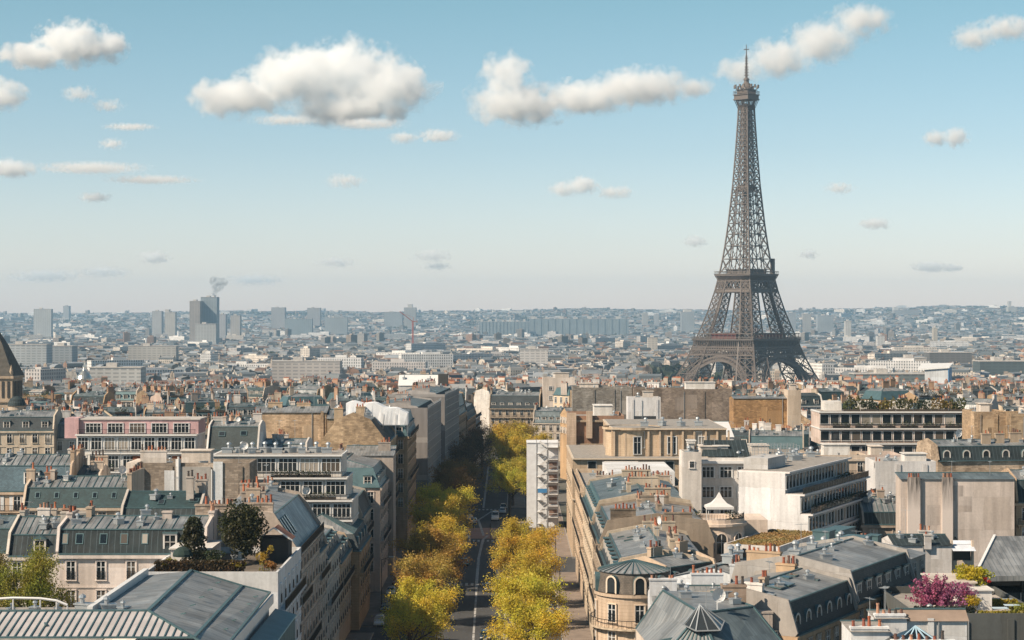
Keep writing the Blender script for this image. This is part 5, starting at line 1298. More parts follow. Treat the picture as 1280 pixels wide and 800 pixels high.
# ---- sunlit side, nearest: faceted zinc roof with a glazed corner
P1=(15.5,193,22.2); P2=(18.0,179.5,22.0); P3=(23.6,184.2,21.9); P4=(20.5,193.5,22.0); E1=(12.8,194.5,18); E2=(14.0,177.0,18); E2b=(19.5,173.4,18); E3=(26.8,181.4,18); E4=(22,195.5,18)
def ex2(root, cx, cy_):
    def P(p, dz=0): return (p[0]-cx, p[1]-cy_, p[2]+dz)
    r = MB()
    for p, q in ((P1,P2),(P2,P3),(P3,P4),(E1,P1),(E2,P2),(E2b,P2),(E3,P3)): r.beam(P(p,.06),P(q,.06),.22,0,.14)
    for i in range(1, 8):
        u = i/8; e = tuple(E2[k]*(1-u)+E2b[k]*u for k in range(3)); r.beam(P(e,.06), P(tuple(e[k]*.25+P2[k]*.75 for k in range(3)),.06), .12, 0, .12)
    r.build('ridge_flashing', [LEAD], root)
    g = MB(); ap = (17.9,179.0,22.9); base = [(16.3,178.6,21.0),(17.3,176.9,20.7),(19.6,176.7,20.8),(20.3,179.6,21.2),(18,181.4,22.1)]
    for i in range(5): g.poly([P(base[i]),P(base[(i+1)%5]),P(ap)])
    o = g.build('glazed_lantern', [GLASS], root); g = MB()
    for i in range(5):
        g.beam(P(base[i],.04),P(ap,.04),.11); g.beam(P(base[i],.04),P(base[(i+1)%5],.04),.1)
        m = tuple((base[i][k]+base[(i+1)%5][k])/2 for k in range(3)); g.beam(P(m,.04),P(ap,.04),.08)
    g.build('glazing_bar', [METAL], o)
    put_dish(root, 19.8-cx, 181-cy_, 22, .3, .7); put_aerial(root, 18.8-cx, 182-cy_, 22, .4, 2.0)
    put_vent(root, 17.4-cx, 189-cy_, 22.1, .2, .8); put_vent(root, 21.3-cx, 189-cy_, 22.1, .2, .9); put_vent(root, 22.0-cx, 185.5-cy_, 22.0, .5, .7)
    s = MB()
    for k in range(3): s.beam((13.9-cx+.25*k,180.2-cy_-1.3*k,19.2),(15.4-cx+.25*k,180.2-cy_-1.3*k,19.5),.16); s.beam((14.6-cx+.25*k,180.2-cy_-1.3*k,18.4),(14.6-cx+.25*k,180.2-cy_-1.3*k,19.4),.12)
    s.build('snow_guard', [LEAD], root)
    put_skylight(root, 23.4-cx, 181.9-cy_, 20.1, R(40), math.atan2(3.9,3.5), .8, .9)
polyb('faceted zinc roofed house with a glazed lantern on its chamfered corner', 'zinc_roofed_house', 'house', [E1[:2],E2[:2],E2b[:2],E3[:2],E4[:2]],
   [([E1,E2,P2,P1], ZINC_FINE), ([E2,E2b,P2], ZINC), ([E2b,E3,P3,P2], ZINC_DARK), ([E3,E4,P4,P3], ZINC), ([E4,E1,P1,P4], ZINC), ([P1,P2,P3,P4], ZINC)], 17.95, col=(.60,.52,.44), extra=ex2)  # facet turned from the sun gets darker teal zinc, shade put into the colour
house('small gabled house with white party walls and rows of pots before the rotunda', 15.6, 207, 0, 8.6, 9, 18.9, wall='plaster', col=(.66,.69,.73), roof='gable', th=1.2, top=ZINC, cornice=False, chim=[(1.2,2,3.0,1.2,True),(6.4,5,3.6,1.4,True)], gcol=(.64,.68,.73))
bc = house('grey rear house carrying a tall brown chimney block with four red pots', 24.6, 186.4, 61, 5.4, 7, 18.6, wall='plaster', col=(.40,.36,.32), roof='shed', th=1.0, cornice=False)
put_chimney(bc, 1.4, 3.4, 17, 23.4, 2.4, 1.3, rz=R(-61), col=(.30,.23,.18), pots=4); put_chimney(bc, 3.8, 1.2, 15, 20.6, 1.8, 1.2, rz=R(-61), col=(.40,.36,.33), pots=0)
# ---- long dark mansards along the diverging street
def dstreet(u, v=0): return (27.8+u*.485-v*.875, 188+u*.875+v*.485)
x0, y0 = dstreet(1.5)
house('long house with black mansard and narrow arched dormers over orange stone', x0, y0, 61, 19, 12.5, 18.1, wall='stone', col=(.56,.40,.26), mh=3.3, ins=1.0, th=1.0, low=m_slate('black_slate',(.036,.042,.042)), top=ZINC_FINE, win={'F': (7,4)}, dorm={'F': 6}, dstyle='round', pcol=(.36,.34,.32), chim=[(18.6,8,2.2,.5,False)],
   sky=[(6,3.5,22.0,0,.12,1.8,1.6),(8.4,3.5,22.0,0,.12,1.8,1.6),(12,5,22.2,0,.12,1.2,1.0),(14,5,22.2,0,.12,1.2,1.0)], trim=(.40,.36,.31))
x0, y0 = dstreet(20.6)
house('long house with grey mansard and tall square dormers next along the street', x0, y0, 61, 21, 15, 18.8, wall='stone', col=(.56,.42,.29), mh=3.4, ins=1.0, th=1.3, low=m_slate('grey_slate',(.055,.055,.052)), top=ZINC_FINE, win={'F': (8,4)}, dorm={'F': 6}, dstyle='flat', chim=[(.5,11,4,.5,False)], trim=(.34,.31,.28), pcol=(.36,.35,.34),
   extras=[('vent',5,9,22.9,.2,1.2),('vent',12,9.5,23,.2,1.0),('vent',17,8,23,.5,.9)])
x0, y0 = dstreet(42, 3.5)
fr = house('flat zinc roofed rear house with teal plant boxes and ducts on top', x0, y0, 61, 16, 14, 20.2, wall='plaster', col=(.46,.42,.38), roof='gable', th=1.2, top=ZINC_FINE, win={'F': (5,4)}, cornice=False, extras=[('vent',3,9,21.2,.2,1.2),('vent',8,8.5,21.4,.2,1.2)])
for (a, c, l, w_, h_) in ((1,3.5,4.2,3,1.9),(4.5,8.8,2.2,2.2,2.2),(9,4,1.4,1.4,1.5),(10,9.5,6.5,2.6,1.6)):
    b = MB(); b.box(a,c,20.6,a+l,c+w_,21.3+h_); b.box(a-.1,c-.1,21.3+h_,a+l+.1,c+w_+.1,21.45+h_); b.build('plant_box', [LEAD], fr)
x0, y0 = dstreet(27, 14.2)
house('grey roofed rear house with copper brown sheets and a louvred duct', x0, y0, 61, 15, 11, 19.4, wall='plaster', col=(.60,.64,.68), roof='gable', th=1.5, top=ZINC, cornice=False, win={'L': (2,2)}, extras=[('vent',4,5,21,0,1.3),('vent',9,6,21,.4,1.1)], chim=[(1,3,2.5,.6,True)])
# ---- bottom corner: white party walls with pots
house('nearest white party wall with ten red pots in a row at the bottom edge', X(1064,172), 172, 0, 3.5, 5, 21.5, wall='plaster', col=(.70,.73,.76), roof='shed', th=.15, top=GRAVEL, cornice=False, chim=[(1.75,.6,3.4,.25,True)], gcol=(.70,.73,.76))
house('taller white party wall with seven pots joined to a long white wall', X(1095,177), 177, 0, 2.9, 4, 21.9, wall='plaster', col=(.70,.73,.76), roof='shed', th=.15, top=GRAVEL, cornice=False, chim=[(1.4,.6,2.8,.25,True)], gcol=(.70,.73,.76))
lw_ = house('long low white wall with brown coping in front of the pink blossom', X(1124,177.5), 177.5, 0, 6.4, 1.3, 21.6, wall='plaster', col=(.70,.72,.74), roof='shed', th=.9, top=m_plain('brown_coping',(.25,.19,.15),.8), cornice=False)
gl = thing('glass_roof_house', 'little pitched glass roof tucked under the long white wall', 'house', (X(1107,168), 168, 0), 0, 'houses')
b = MB(); b.box(0,0,0,6,5,20.3); b.build('wall', [PLASTER], gl, color=(.62,.66,.7))
b = MB(); b.poly([(0,-.1,20.3),(6,-.1,20.3),(3.2,2.5,22.2)]); b.poly([(6,-.1,20.3),(6,5,20.3),(3.2,2.5,22.2)]); b.poly([(0,5,20.3),(0,-.1,20.3),(3.2,2.5,22.2)]); b.build('glass_roof', [GLASS], gl)
b = MB()
for q in ((0,-.1),(1.5,-.1),(3,-.1),(4.5,-.1),(6,-.1),(6,2.5),(6,5)): b.beam((q[0],q[1],20.35),(3.2,2.5,22.25),.1)
b.build('glazing_bar', [m_plain('blue_bar',(.35,.5,.6),.5)], gl)
put_chimney(gl, 3.4, .3, 18, 22.6-1.2, 5.6, pots=8, col=(.68,.70,.72))
# ---- roof garden on the sunlit side
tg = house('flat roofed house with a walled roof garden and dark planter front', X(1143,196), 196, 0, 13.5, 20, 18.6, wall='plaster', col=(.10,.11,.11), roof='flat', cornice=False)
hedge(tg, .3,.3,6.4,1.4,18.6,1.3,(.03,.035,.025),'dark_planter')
hedge(tg, 6.8,.3,13.2,1.0,18.6,.9,(.22,.20,.02),'hedge'); hedge(tg, 9.6,9,13.2,9.8,18.62,.8,(.30,.27,.03),'hedge'); hedge(tg, 11.8,5,13.2,8,18.62,.7,(.20,.22,.03),'hedge')
b = MB(); b.poly([(6.8,1.4,18.66),(13.2,1.4,18.66),(13.2,19,18.66),(6.8,19,18.66)]); b.build('roof_deck', [m_plain('stone_deck',(.40,.37,.34),.8)], tg)
def shrub_pink():
    o = thing('blossom_tree', 'round magenta blossom tree on the roof garden', 'tree', (X(1172,200), 200.5, 18.6), 0, 'roof garden plants')
    s = MB(); b = MB(); r = random.Random(3)
    s.tube((0,0,0),(0,0,1.2),.14,.1,7)
    for i in range(46):
        a = r.uniform(0,6.28); e = r.uniform(.1,1.45); L = r.uniform(2.0,3.5)
        q = Vector((math.cos(a)*math.cos(e)*L*1.1, math.sin(a)*math.cos(e)*L*1.1, 1.0+math.sin(e)*L*1.05)); s.tube((0,0,1.0), q, .05, .02, 4, cap=False)
        for j in range(110):
            p = Vector((0,0,1.0)).lerp(q, r.uniform(.3,1.05)) + Vector((r.gauss(0,.16), r.gauss(0,.16), r.gauss(0,.16)))
            n = Vector((r.gauss(0,1), r.gauss(0,1), r.gauss(0,1))).normalized(); t_ = n.orthogonal().normalized(); u = n.cross(t_); k = r.uniform(.07,.14)
            b.poly([p-t_*k, p+u*k, p+t_*k, p-u*k])
    s.build('trunk', BARK, o); b.build('crown', LEAF, o, color=(.36,.105,.23))
shrub_pink()
shrub('small magenta blossom bush half hidden by yellow foliage', X(1203,203), 203, 18.6, 1.5, 1.2, (.34,.10,.22), 'tree', n=900, size=.12, stem=.9)
shrub('large bright yellow green bush behind the magenta blossom tree', X(1215,208), 208, 18.6, 2.2, 1.5, (.38,.36,.02), n=2600, size=.16, stem=1.6)
shrub('lower golden bush in front of the large yellow green one', X(1216,199), 199, 18.6, 1.4, .9, (.40,.31,.02), n=1000, size=.14, stem=.5)
shrub('small red flowering bush beside the yellow green bush', X(1233,207), 207, 18.6, .55, .4, (.5,.03,.03), n=200, size=.12, stem=2.4)
for k, (px, y) in enumerate(((1258,206),(1265,202),(1250,200))):
    tb = thing('garden_table', ('pale blue garden table farthest back under the dark pavilion','pale blue garden table nearest the picture edge on the roof garden','pale grey low table beside the golden bush')[k], 'table', (X(px,y), y, 18.66))
    b = MB(); b.box(-.8,-.5,.68,.8,.5,.74); b.build('tabletop', m_plain('table_paint_%s' % 'abc'[k],(.45,.56,.62),.5), tb)
    for sx in (-.7,.7):
        for sy in (-.4,.4): b = MB(); b.tube((sx,sy,0),(sx,sy,.68),.03,.03,5); b.build('leg', METAL, tb)
pv = house('dark glazed pavilion under a wide overhanging zinc roof at the picture edge', X(1228,218), 218, 0, 14, 14, 18.4, wall='plaster', col=(.06,.075,.08), roof='flat', cornice=False, name='pavilion', cat='pavilion')
b = MB(); b.poly([(-1.5,-2.5,20.6),(15,-2.5,20.9),(15,10,23.8),(4,10,23.8)]); b.poly([(-1.5,-2.5,20.0),(15,-2.5,20.3),(15,-2.5,20.9),(-1.5,-2.5,20.6)]); b.poly([(-1.5,-2.5,20.0),(-1.5,-2.5,20.6),(4,10,23.8),(4,10,23.2)])
b.beam((-1.5,-2.5,20.65),(4,10,23.85),.3,1,.3); b.build('roof', [ZINC, WHITE], pv)
b = MB(); b.box(.5,0,18.4,14,.2,20.3); b.build('glass_front', [GLASS], pv)
for i in range(4): b = MB(); b.box(1+3.5*i,-.3,18.4,1.2+3.5*i,-.1,20.3); b.build('post', IRON, pv)
# ---- penthouse, blank beige wall, back houses
ph = house('small white penthouse with sloped glazing and a folded awning before the beige wall', X(1118,262), 262, 0, 8.0, 9, 18.6, wall='plaster', col=(.68,.66,.65), roof='gable', th=1.0, top=DARKZ, cornice=False, chim=[(4.6,-.2,.9,.6,True)])
b = MB(); b.box(8.0,.5,0,11.2,7,16.4); b.box(8.0,.5,16.4,8.3,1,19.2); b.box(10.9,.5,16.4,11.2,1,19.2); b.build('terrace_wall', [PLASTER], ph, color=(.62,.52,.42))
b = MB(); b.poly([(8.0,-.8,17.9),(11.2,-.8,17.9),(11.2,2.5,19.0),(8.0,2.5,19.0)]); b.build('awning', m_plain('pale_awning',(.58,.62,.68),.8), ph)
b = MB(); b.box(8.3,1.2,16.4,10.9,1.3,18.6); b.build('glass_front', [GLASS], ph)
bw = house('huge blank beige party wall with two soot stained chimney breasts', X(1126,300), 300, 0, X(1268,300)-X(1126,300), 4, 24.6, wall='plaster', col=(.60,.53,.485), roof='shed', th=.7, top=ZINC_DARK, cornice=False)
tsoot = NT('sooty_plaster'); tsoot.set(Roughness=.95)
sp = tsoot.n('ShaderNodeTexCoord'); sx_ = tsoot.n('ShaderNodeSeparateXYZ'); tsoot.l(sp.outputs['Object'], sx_.inputs[0])
mr = tsoot.n('ShaderNodeMapRange'); mr.inputs['From Min'].default_value = 19.6; mr.inputs['From Max'].default_value = 24.0; tsoot.l(sx_.outputs[2], mr.inputs['Value'])
tsoot.col(tsoot.mix(tsoot.math('MULTIPLY', mr.outputs[0], tsoot.ramp(tsoot.noise(.9, 5, stretch=(3,.3,1)), [(.3,.3),(.65,1)])), (.60,.53,.485), (.05,.045,.04)))
for x0, x1 in ((1.0,3.0),(6.5,8.2)):
    b = MB(); b.box(x0,-.55,0,x1,-.01,24.95); o = b.build('chimney_breast', [tsoot.mat], bw)
    for i in range(5): p = inst(pot_mesh(), 'chimney_pot', o, (x0+.25+(x1-x0-.5)*i/4,-.28,24.9), 0, rnd.choice(POTC))
b = MB(); b.beam((8.6,-.15,15.4),(11.0,-.15,12.2),.2); b.build('drainpipe', [IRON], bw)
house('orange cream house with iron balcony at the picture edge beside the beige wall', X(1270,302), 302, 0, 9, 12, 20.6, wall='stone', col=(.60,.44,.30), mh=3.6, low=DARKZ, win={'F': (3,4)}, dorm={'F': 2}, balc=[('F',.2,8.8,3.4)])
house('white rendered blank wall with a cream pier left of the beige wall', X(1094,346), 346, 0, X(1170,346)-X(1094,346), 10, 23.2, wall='plaster', col=(.67,.665,.67), roof='flat', cornice=False, chim=[(.6,.6,1.2,.6,True)])
house('low house with seamed zinc roof and one brick chimney below the white wall', X(1078,312), 312, 0, 7.5, 10, 16.0, wall='plaster', col=(.5,.42,.35), mh=2.0, th=2.2, ins=1.0, low=DARKZ, chim=[(4,5,1.2,1.2,True)], win={'F': (2,2)}, ribs=.8)
house('tan rubble house with arched dormers and three brick stacks above the beige wall', X(1172,364), 364, 8, 20, 12, 22.6, wall='rubble', col=(.58,.47,.36), mh=2.8, th=1.0, low=DARKZ, win={'F': (0,0)}, dorm={'F': 5}, dstyle='round', chim=[(11,3,1.8,1.4,True),(14,3.5,1.8,1.4,True),(17.5,4,2.4,1.5,True)], cornice=False, extras=[('dish',6,5,26,.3,.8)])
ab = terraces('very long pale apartment block with planted balconies and a bushy roof garden', X(1026,432), 432, 0, X(1222,432)-X(1026,432), 14, [(0,11.2,0,0,0,False),(11.2,14.6,0,0,0,True),(14.6,18.0,.6,0,0,True),(18.0,21.4,.6,2,0,True),(21.4,24.8,1.6,0,0,True),(24.8,28.6,2.4,0,0,True)], nwin=15, ww=1.9, wh=2.1, col=(.62,.51,.45),
   planters=[(3+5.2*i,1.2,7+5.2*i,1.6,25.1,dict(col=(.06,.075,.03),h=.9)) for i in range(6)] + [(6+4.1*i,4,9.8+4.1*i,5,28.8,dict(col=((.10,.11,.03),(.05,.07,.03),(.20,.15,.03))[i % 3],h=2.4)) for i in range(7)])
b = MB()
for i in range(4): b.box(2+8*i,7,28.85,6+8*i,12,31.0)
b.build('roof_pavilion', [PLASTER], ab, color=(.72,.71,.69))
house('cream house with an iron balcony in front of the long apartment block', X(1008,398), 398, 0, 13, 12, 20.6, wall='plaster', col=(.60,.51,.42), roof='flat', win={'F': (4,4)}, balc=[('F',.2,12.8,3.4)], extras=[('vent',3,5,20.7,0,1),('vent',8,6,20.7,.5,1)])
house('pink beige house with dark brown blinds stepping down from the long block', X(1082,404), 404, 0, 8, 12, 20.2, wall='plaster', col=(.60,.50,.45), roof='flat', win={'F': (2,4)}, ww=2.2, wh=2.2, wtype='wide', cornice=False)
house('tan rubble tower block with a bare brown side above the arched dormers', X(1218,402), 402, 0, X(1260,402)-X(1218,402), 11, 29.6, wall='rubble', col=(.52,.39,.26), roof='flat', cornice=False)
house('second tan rubble tower block cut by the picture edge', X(1264,398), 398, 0, 8, 11, 29.4, wall='rubble', col=(.52,.40,.27), roof='flat', cornice=False)
sf = house('flat roof crowded with pipe scaffolding behind the stepped office', X(925,380), 380, 0, X(1004,380)-X(925,380), 18, 21.6, wall='plaster', col=(.48,.45,.42), roof='flat', cornice=False, extras=[('vent',2+2.4*i,8+(i%3),21.7,i,1.2) for i in range(5)])
b = MB()
for i in range(10):
    for j in range(3): b.tube((.5+1.3*i,1+4*j,21.6),(.5+1.3*i,1+4*j,24.6),.05,.05,4)
for j in range(3):
    for z in (22.6,23.6,24.5): b.beam((.5,1+4*j,z),(12.3,1+4*j,z),.07)
b.build('scaffold', [METAL], sf)
# ------------------------------------------------------------------ the crowd of houses behind the near ones, each its own
ZONES = [(110,'behind the shuttered house'),(255,'behind the pink storey'),(320,'behind the dark slate roof'),(440,'behind the tan rubble wall'),(525,'behind the white tarpaulin'),(640,'behind the wrapped facades'),
         (705,'beyond the avenue end'),(800,'by the grey stained wall'),(915,'by the brown grey wall'),(1005,'by the orange rubble wall'),(1110,'behind the long apartment block'),(1225,'behind the bushy roof garden'),(9999,'behind the tan tower blocks')]
WALLK = [('cream',(.58,.48,.36)),('white',(.72,.70,.67)),('pale grey',(.50,.48,.46)),('ochre',(.50,.35,.21)),('pinkish',(.64,.52,.46)),('rubble',(.48,.37,.25)),('beige',(.56,.50,.43)),('brown',(.36,.27,.20))]
ROOFK = ['grey mansard','slate mansard','gravel roof','teal mansard','hipped roof','zinc gable']
FEATK = ['pot stacks','tall chimney','many stacks','roof aerial','roof vents','planted terrace']
MID = []
def mid_city():
    r = random.Random(21); used = set(); groups = {}
    cand = []
    d = 432.0
    while d < 800:
        x = -d*.285
        while x < d*.285:
            cand.append((d + r.uniform(-5,5), x + r.uniform(-2.5,2.5))); x += 15.5
        d += 19.5
    n = 0
    for d, x in cand:
        px = 640+2350*x/d
        w = r.uniform(9.5,15); dp = r.uniform(9,11.5)
        if -34-w < x < 17 and d < 735: continue
        yaw = r.choice((-32,-14,-6,4,12,22,38)) + r.uniform(-3,3)
        ca, sa = math.cos(R(yaw)), math.sin(R(yaw))
        ok = True
        for u, v in ((0,0),(w,0),(w,dp),(0,dp),(w/2,dp/2)):
            if inside_foot(x+u*ca-v*sa, d+u*sa+v*ca, 1.0): ok = False; break
        if not ok: continue
        if px < -20 or px > 1300: continue
        zone = next(z for p, z in ZONES if px < p)
        depth = 'nearest rows' if d < 545 else 'middle rows' if d < 670 else 'crest rows'
        for _ in range(60):
            k = (r.randrange(8), r.randrange(6), r.randrange(6))
            if (zone, depth, k) not in used and (zone, depth, k[0], k[1]) not in used: break
        used.add((zone, depth, k)); used.add((zone, depth, k[0], k[1]))
        wn_, wc = WALLK[k[0]]; rf = ROOFK[k[1]]; ft = FEATK[k[2]]
        if n >= 225: break
        n += 1
        zt = r.uniform(17, 23.0)
        if r.random() < .15: zt += 3
        cap = 50 - .0340*d
        if 700 < px < 1010 and d < 555: cap = 50 - .0585*d
        if px > 1215 and d < 470: cap = 50-.05*d
        rh = {0:4.2,1:4.2,2:1.0,3:4.2,4:4.6,5:2.4}[k[1]]
        zt = min(zt, cap-rh+r.uniform(-1.5,.4))
        zb = min(gz(x,d), gz(x,d+15))-.5
        wf = r.uniform(.8,1.12); gf = r.uniform(.7,1.0)
        kw = dict(roof='mansard', mh=r.uniform(2.5,3.3), th=r.uniform(.7,1.5), ins=r.uniform(.9,1.7))
        if k[1] == 0: kw.update(low=r.choice((ZINC, LEAD, SLATE)), top=ZINC)
        if k[1] == 1: kw.update(low=r.choice((SLATE, DARKZ)), top=r.choice((SLATE, ZINC_DARK)))
        if k[1] == 2: kw.update(roof='flat')
        if k[1] == 3: kw.update(low=TEAL, top=ZINC_DARK)
        if k[1] == 4: kw.update(roof='hip', low=LEAD, top=ZINC)
        if k[1] == 5: kw.update(roof='gable', th=2.2, top=ZINC)
        ch = []; ex = []
        if k[2] == 0: ch = ch2(w, dp, r.uniform(2.5,5.5), r.uniform(.6,1.6))
        if k[2] == 1: ch = [(w*r.uniform(.2,.8), dp*.5, r.uniform(1.2,2.2), r.uniform(1.5,2.6), True)]
        if k[2] == 2: ch = [(w*(i+.5)/4, dp*r.uniform(.35,.65), r.uniform(1.6,3.2), r.uniform(.8,1.8), r.random()<.6) for i in range(4)]
        if k[2] in (3,4,5): ch = [(.4, dp*.4, r.uniform(2,4.5), r.uniform(.5,1.3), False)]
        if k[2] == 3: ex = [('aerial', w*.5, dp*.45, zt-zb+rh-1.0, r.uniform(0,3), 4.0)]
        if k[2] == 4: ex = [('vent', w*.3+2.5*i, dp*.5, zt-zb+(rh-.6 if k[1] != 2 else 0), r.uniform(0,1), 1.2) for i in range(3)]
        if r.random() < .75 and k[2] != 0: ch += [(w-.35, dp*r.uniform(.35,.65), r.uniform(2,5), r.uniform(.5,1.7), False)]
        if r.random() < .4: ch += [(w*r.uniform(.3,.7), dp*r.uniform(.2,.8), r.uniform(1,2.4), r.uniform(.6,2.0), True)]
        side = 'R' if x < 0 else 'L'
        nw = r.choice((4,5,5,6))
        wall = 'rubble' if k[0] == 5 else r.choice(('plaster','plaster','stone'))
        lab = '%s house with %s and %s, %s %s' % (wn_, rf, ft, depth, zone)
        win = {'F': (nw,2), side: (3,2)} if r.random() < .7 else {'F': (nw,2)}
        if r.random() < .22: win = {side: (3,2)}
        far = d > 560
        root = house(lab, x, d, yaw, w, dp, zt, zb=zb, wtype=r.choice(('tall','tall','shut','wide')), wall=wall, col=tuple(c*wf for c in wc), win=win, dorm=({'F': r.choice((3,4,5))} if k[1] in (0,1,3,4) and r.random()<.75 else None), chim=ch, extras=ex,
              pane=not far, gcol=tuple(c*gf for c in r.choice(((.6,.5,.4),(.7,.68,.66),(.42,.28,.19),(.45,.4,.36)))), group='houses massed on the hill', **kw)
        if k[2] == 5:
            for i in range(2): put_planter(root, 1+i*w*.45, 1.0, 1+i*w*.45+4, 1.6, zt-zb+(.05 if k[1]==2 else rh-1.4), h=1.3, col=r.choice(((.06,.08,.03),(.12,.12,.03),(.05,.06,.025))))
        MID.append((x, d))
INDIV = lambda x, y: any(-7 < x-a < 18 and -8 < y-b < 17 for a, b in MID) or inside_foot(x, y, 4)

# ------------------------------------------------------------------ landmarks further off
def m_tower():
    t = NT('tower_block_facade'); t.set(Roughness=.7)
    u, v = t.sep()
    a = t.math('LESS_THAN', t.math('FRACT', t.math('DIVIDE', v, 3.1)), .45)
    b = t.math('LESS_THAN', t.math('FRACT', t.math('DIVIDE', u, 6.5)), .72)
    c = t.mix(t.math('MULTIPLY', t.math('MULTIPLY', a, b), .42), t.objcol(), (.05,.06,.07))
    t.col(t.mix(1.0, c, t.ramp(t.noise(.02, 3), [(.3,.85),(.7,1.1)]), 'MULTIPLY')); return t.mat
TOWERM = m_tower()
def block(label, px0, px1, pyt, D, dep=18, col=(.55,.54,.53), yaw=0, name='tower_block', cat='tower block', group='tower blocks on the plain', steps=()):
    w = X(px1,D)-X(px0,D); z0 = gz(X(px0,D), D)-4; h = Z(pyt, D)-z0
    o = thing(name, label, cat, (X(px0,D), D, z0), R(yaw), group); col = tuple(k*.66 for k in col)
    b = MB(); b.box(0,0,0,w,dep,h); b.build('wall', TOWERM, o, color=col)
    b = MB(); b.box(-.4,-.4,h,w+.4,dep+.4,h+.8); b.box(w*.3,dep*.2,h+.8,w*.3+min(9,w*.3),dep*.7,h+4.2)
    if name == 'slab_block' and w > 150:
        m = MB(); k = 14
        for i in range(k): m.box(w*(i+.12)/k, -1.6, 0, w*(i+.62)/k, -.05, h-(1.5 if i % 3 else 0)); 
        for i in range(0, k, 2): b.box(w*(i+.2)/k, 2, h+.8, w*(i+.8)/k, dep*.6, h+(5 if i % 4 else 9))
        m.build('wing', TOWERM, o, color=tuple(q*1.04 for q in col))
    for (a, c, e) in steps: b.box(w*a,dep*.1,h+.8,w*c,dep*.9,h+e)
    b.build('roof', CONC, o); return o
def landmarks():
    B = block
    B('taller blue grey slab of the twin towers beside the smoke plume', 251,271,371.5, 4600, 40, (.34,.40,.44))
    B('shorter brown grey slab of the twin towers beside the smoke plume', 237,250,376.5, 4560, 40, (.42,.38,.35))
    B('squat pale block standing at the foot of the twin towers', 244,270,405, 4200, 40, (.55,.56,.55))
    B('isolated white slab tower far out on the plain near the church roof', 42,64,386.5, 5600, 22, (.58,.60,.60))
    B('pale grey tower block with two neighbours before the twin towers', 190,202,389, 5900, 30, (.55,.55,.55))
    B('cream stepped block just before the twin towers', 206,219,390.5, 5800, 30, (.62,.58,.52), steps=((0,.4,9),))
    B('grey tower block directly after the twin towers', 273,282,393, 5300, 30, (.50,.50,.52))
    B('broad pale block of flats after the twin towers', 288,300,394.5, 5400, 30, (.56,.53,.50))
    B('solitary little tower on the ridge above the long embankment block', 79,86,382.5, 9000, 40, (.5,.5,.5))
    B('square tower on the ridge after the twin towers', 339,356,384.5, 7600, 50, (.46,.44,.43))
    B('second square tower on the ridge with a lower wing', 384,400,385, 7700, 50, (.46,.45,.45))
    B('slab with a white stair tower below the two ridge towers', 356,390,398.5, 6400, 30, (.32,.38,.41))
    B('pale slab of flats at the foot of the ridge before the crane', 406,434,397, 6600, 30, (.40,.44,.46))
    B('tall stepped tower cluster on the ridge behind the crane', 505,520,384.5, 7800, 50, (.45,.44,.42), steps=((.3,.7,14),))
    B('lower grey companion of the stepped cluster behind the crane', 480,503,390, 7800, 50, (.40,.42,.43))
    B('very long slate blue slab spanning the foot of the ridge', 662,786,398.5, 6600, 40, (.30,.36,.39), name='slab_block', cat='slab block')
    B('lower long blue slab overlapping the very long slate blue one', 600,662,402, 6500, 40, (.32,.38,.41), name='slab_block', cat='slab block')
    B('small pale tower rising behind the very long slate blue slab', 803,810,391.5, 7800, 40, (.55,.52,.48))
    B('second small pale tower behind the end of the long slab', 818,824,392.5, 7800, 40, (.5,.5,.5))
    B('stepped grey tower just before the iron tower legs', 852,868,390, 7000, 50, (.42,.44,.45), steps=((.2,.8,10),))
    B('grey tower nearest the iron tower on its sunless side', 985,995,391, 6800, 40, (.42,.44,.46))
    B('pair half of pale towers after the iron tower, the squarer one', 1004,1014,392.5, 6800, 40, (.52,.5,.47))
    B('wide low block beside the pale pair after the iron tower', 1022,1042,394.5, 6900, 40, (.42,.45,.47))
    B('large hospital like slab crowning the wooded hill', 1118,1149,387.5, 9200, 60, (.40,.39,.38), name='slab_block', cat='slab block', steps=((.0,.16,14),))
    B('white tower block standing alone at the foot of the wooded hill', 1057,1064,401.5, 5200, 25, (.68,.66,.62))
    B('cream tower block with a white neighbour below the wooded hill', 1167,1172,410, 4300, 16, (.70,.64,.54))
    B('church like pale block at the summit of the wooded hill', 1260,1271,384, 9300, 40, (.58,.54,.48), steps=((.1,.4,30),))
    B('bright white cube below the hill between tower and blue gable', 1097,1106,420, 3900, 20, (.74,.73,.71))
    for lab, a, c, t_, D, dp, col in (('long white ministry block with many windows along the river plain', 0,58,431,2300,30,(.58,.62,.64)),('blue grey ministry wing next to the long white ministry block', 62,90,433,2350,30,(.38,.43,.47)),
        ('pale curved conference block with dark window bands', 112,176,460,1560,22,(.66,.66,.64)),('long low school block with ribbon windows', 160,220,433,2500,20,(.56,.55,.52)),('wide pale slab with dark ribbon windows in the middle of the plain', 340,425,452,1750,22,(.62,.58,.55)),
        ('white hall block left of the long boulevard of roofs', 650,685,437,2300,30,(.74,.71,.68)),('cream cluster block in front of the slate blue slab', 810,822,422,3300,20,(.72,.66,.58)),
        ('white stepped office below the wooded hill, nearest the blue gable', 1122,1158,448,2150,25,(.72,.66,.60)),('dark glazed office with a grid front at the picture edge', 1225,1290,452,1900,30,(.12,.16,.17)),('dark glass office strip next to the white stepped office', 1162,1215,441,2300,30,(.20,.20,.20)),
        ('long grey green roofed hall below the tower legs', 1068,1165,468,1500,24,(.22,.26,.26)),('long dark green roofed market hall in the plain before the crane', 265,400,480,1480,25,(.20,.23,.22))):
        B(lab, a, c, t_, D, dp, col, name='office_block', cat='office block', group='large blocks on the river plain')
    # gabled block with a bright blue side
    o = thing('blue_sided_block', 'block with a bright blue side wall and a pale sloping roof', 'building', (X(1156,1150), 1150, -22), R(-20))
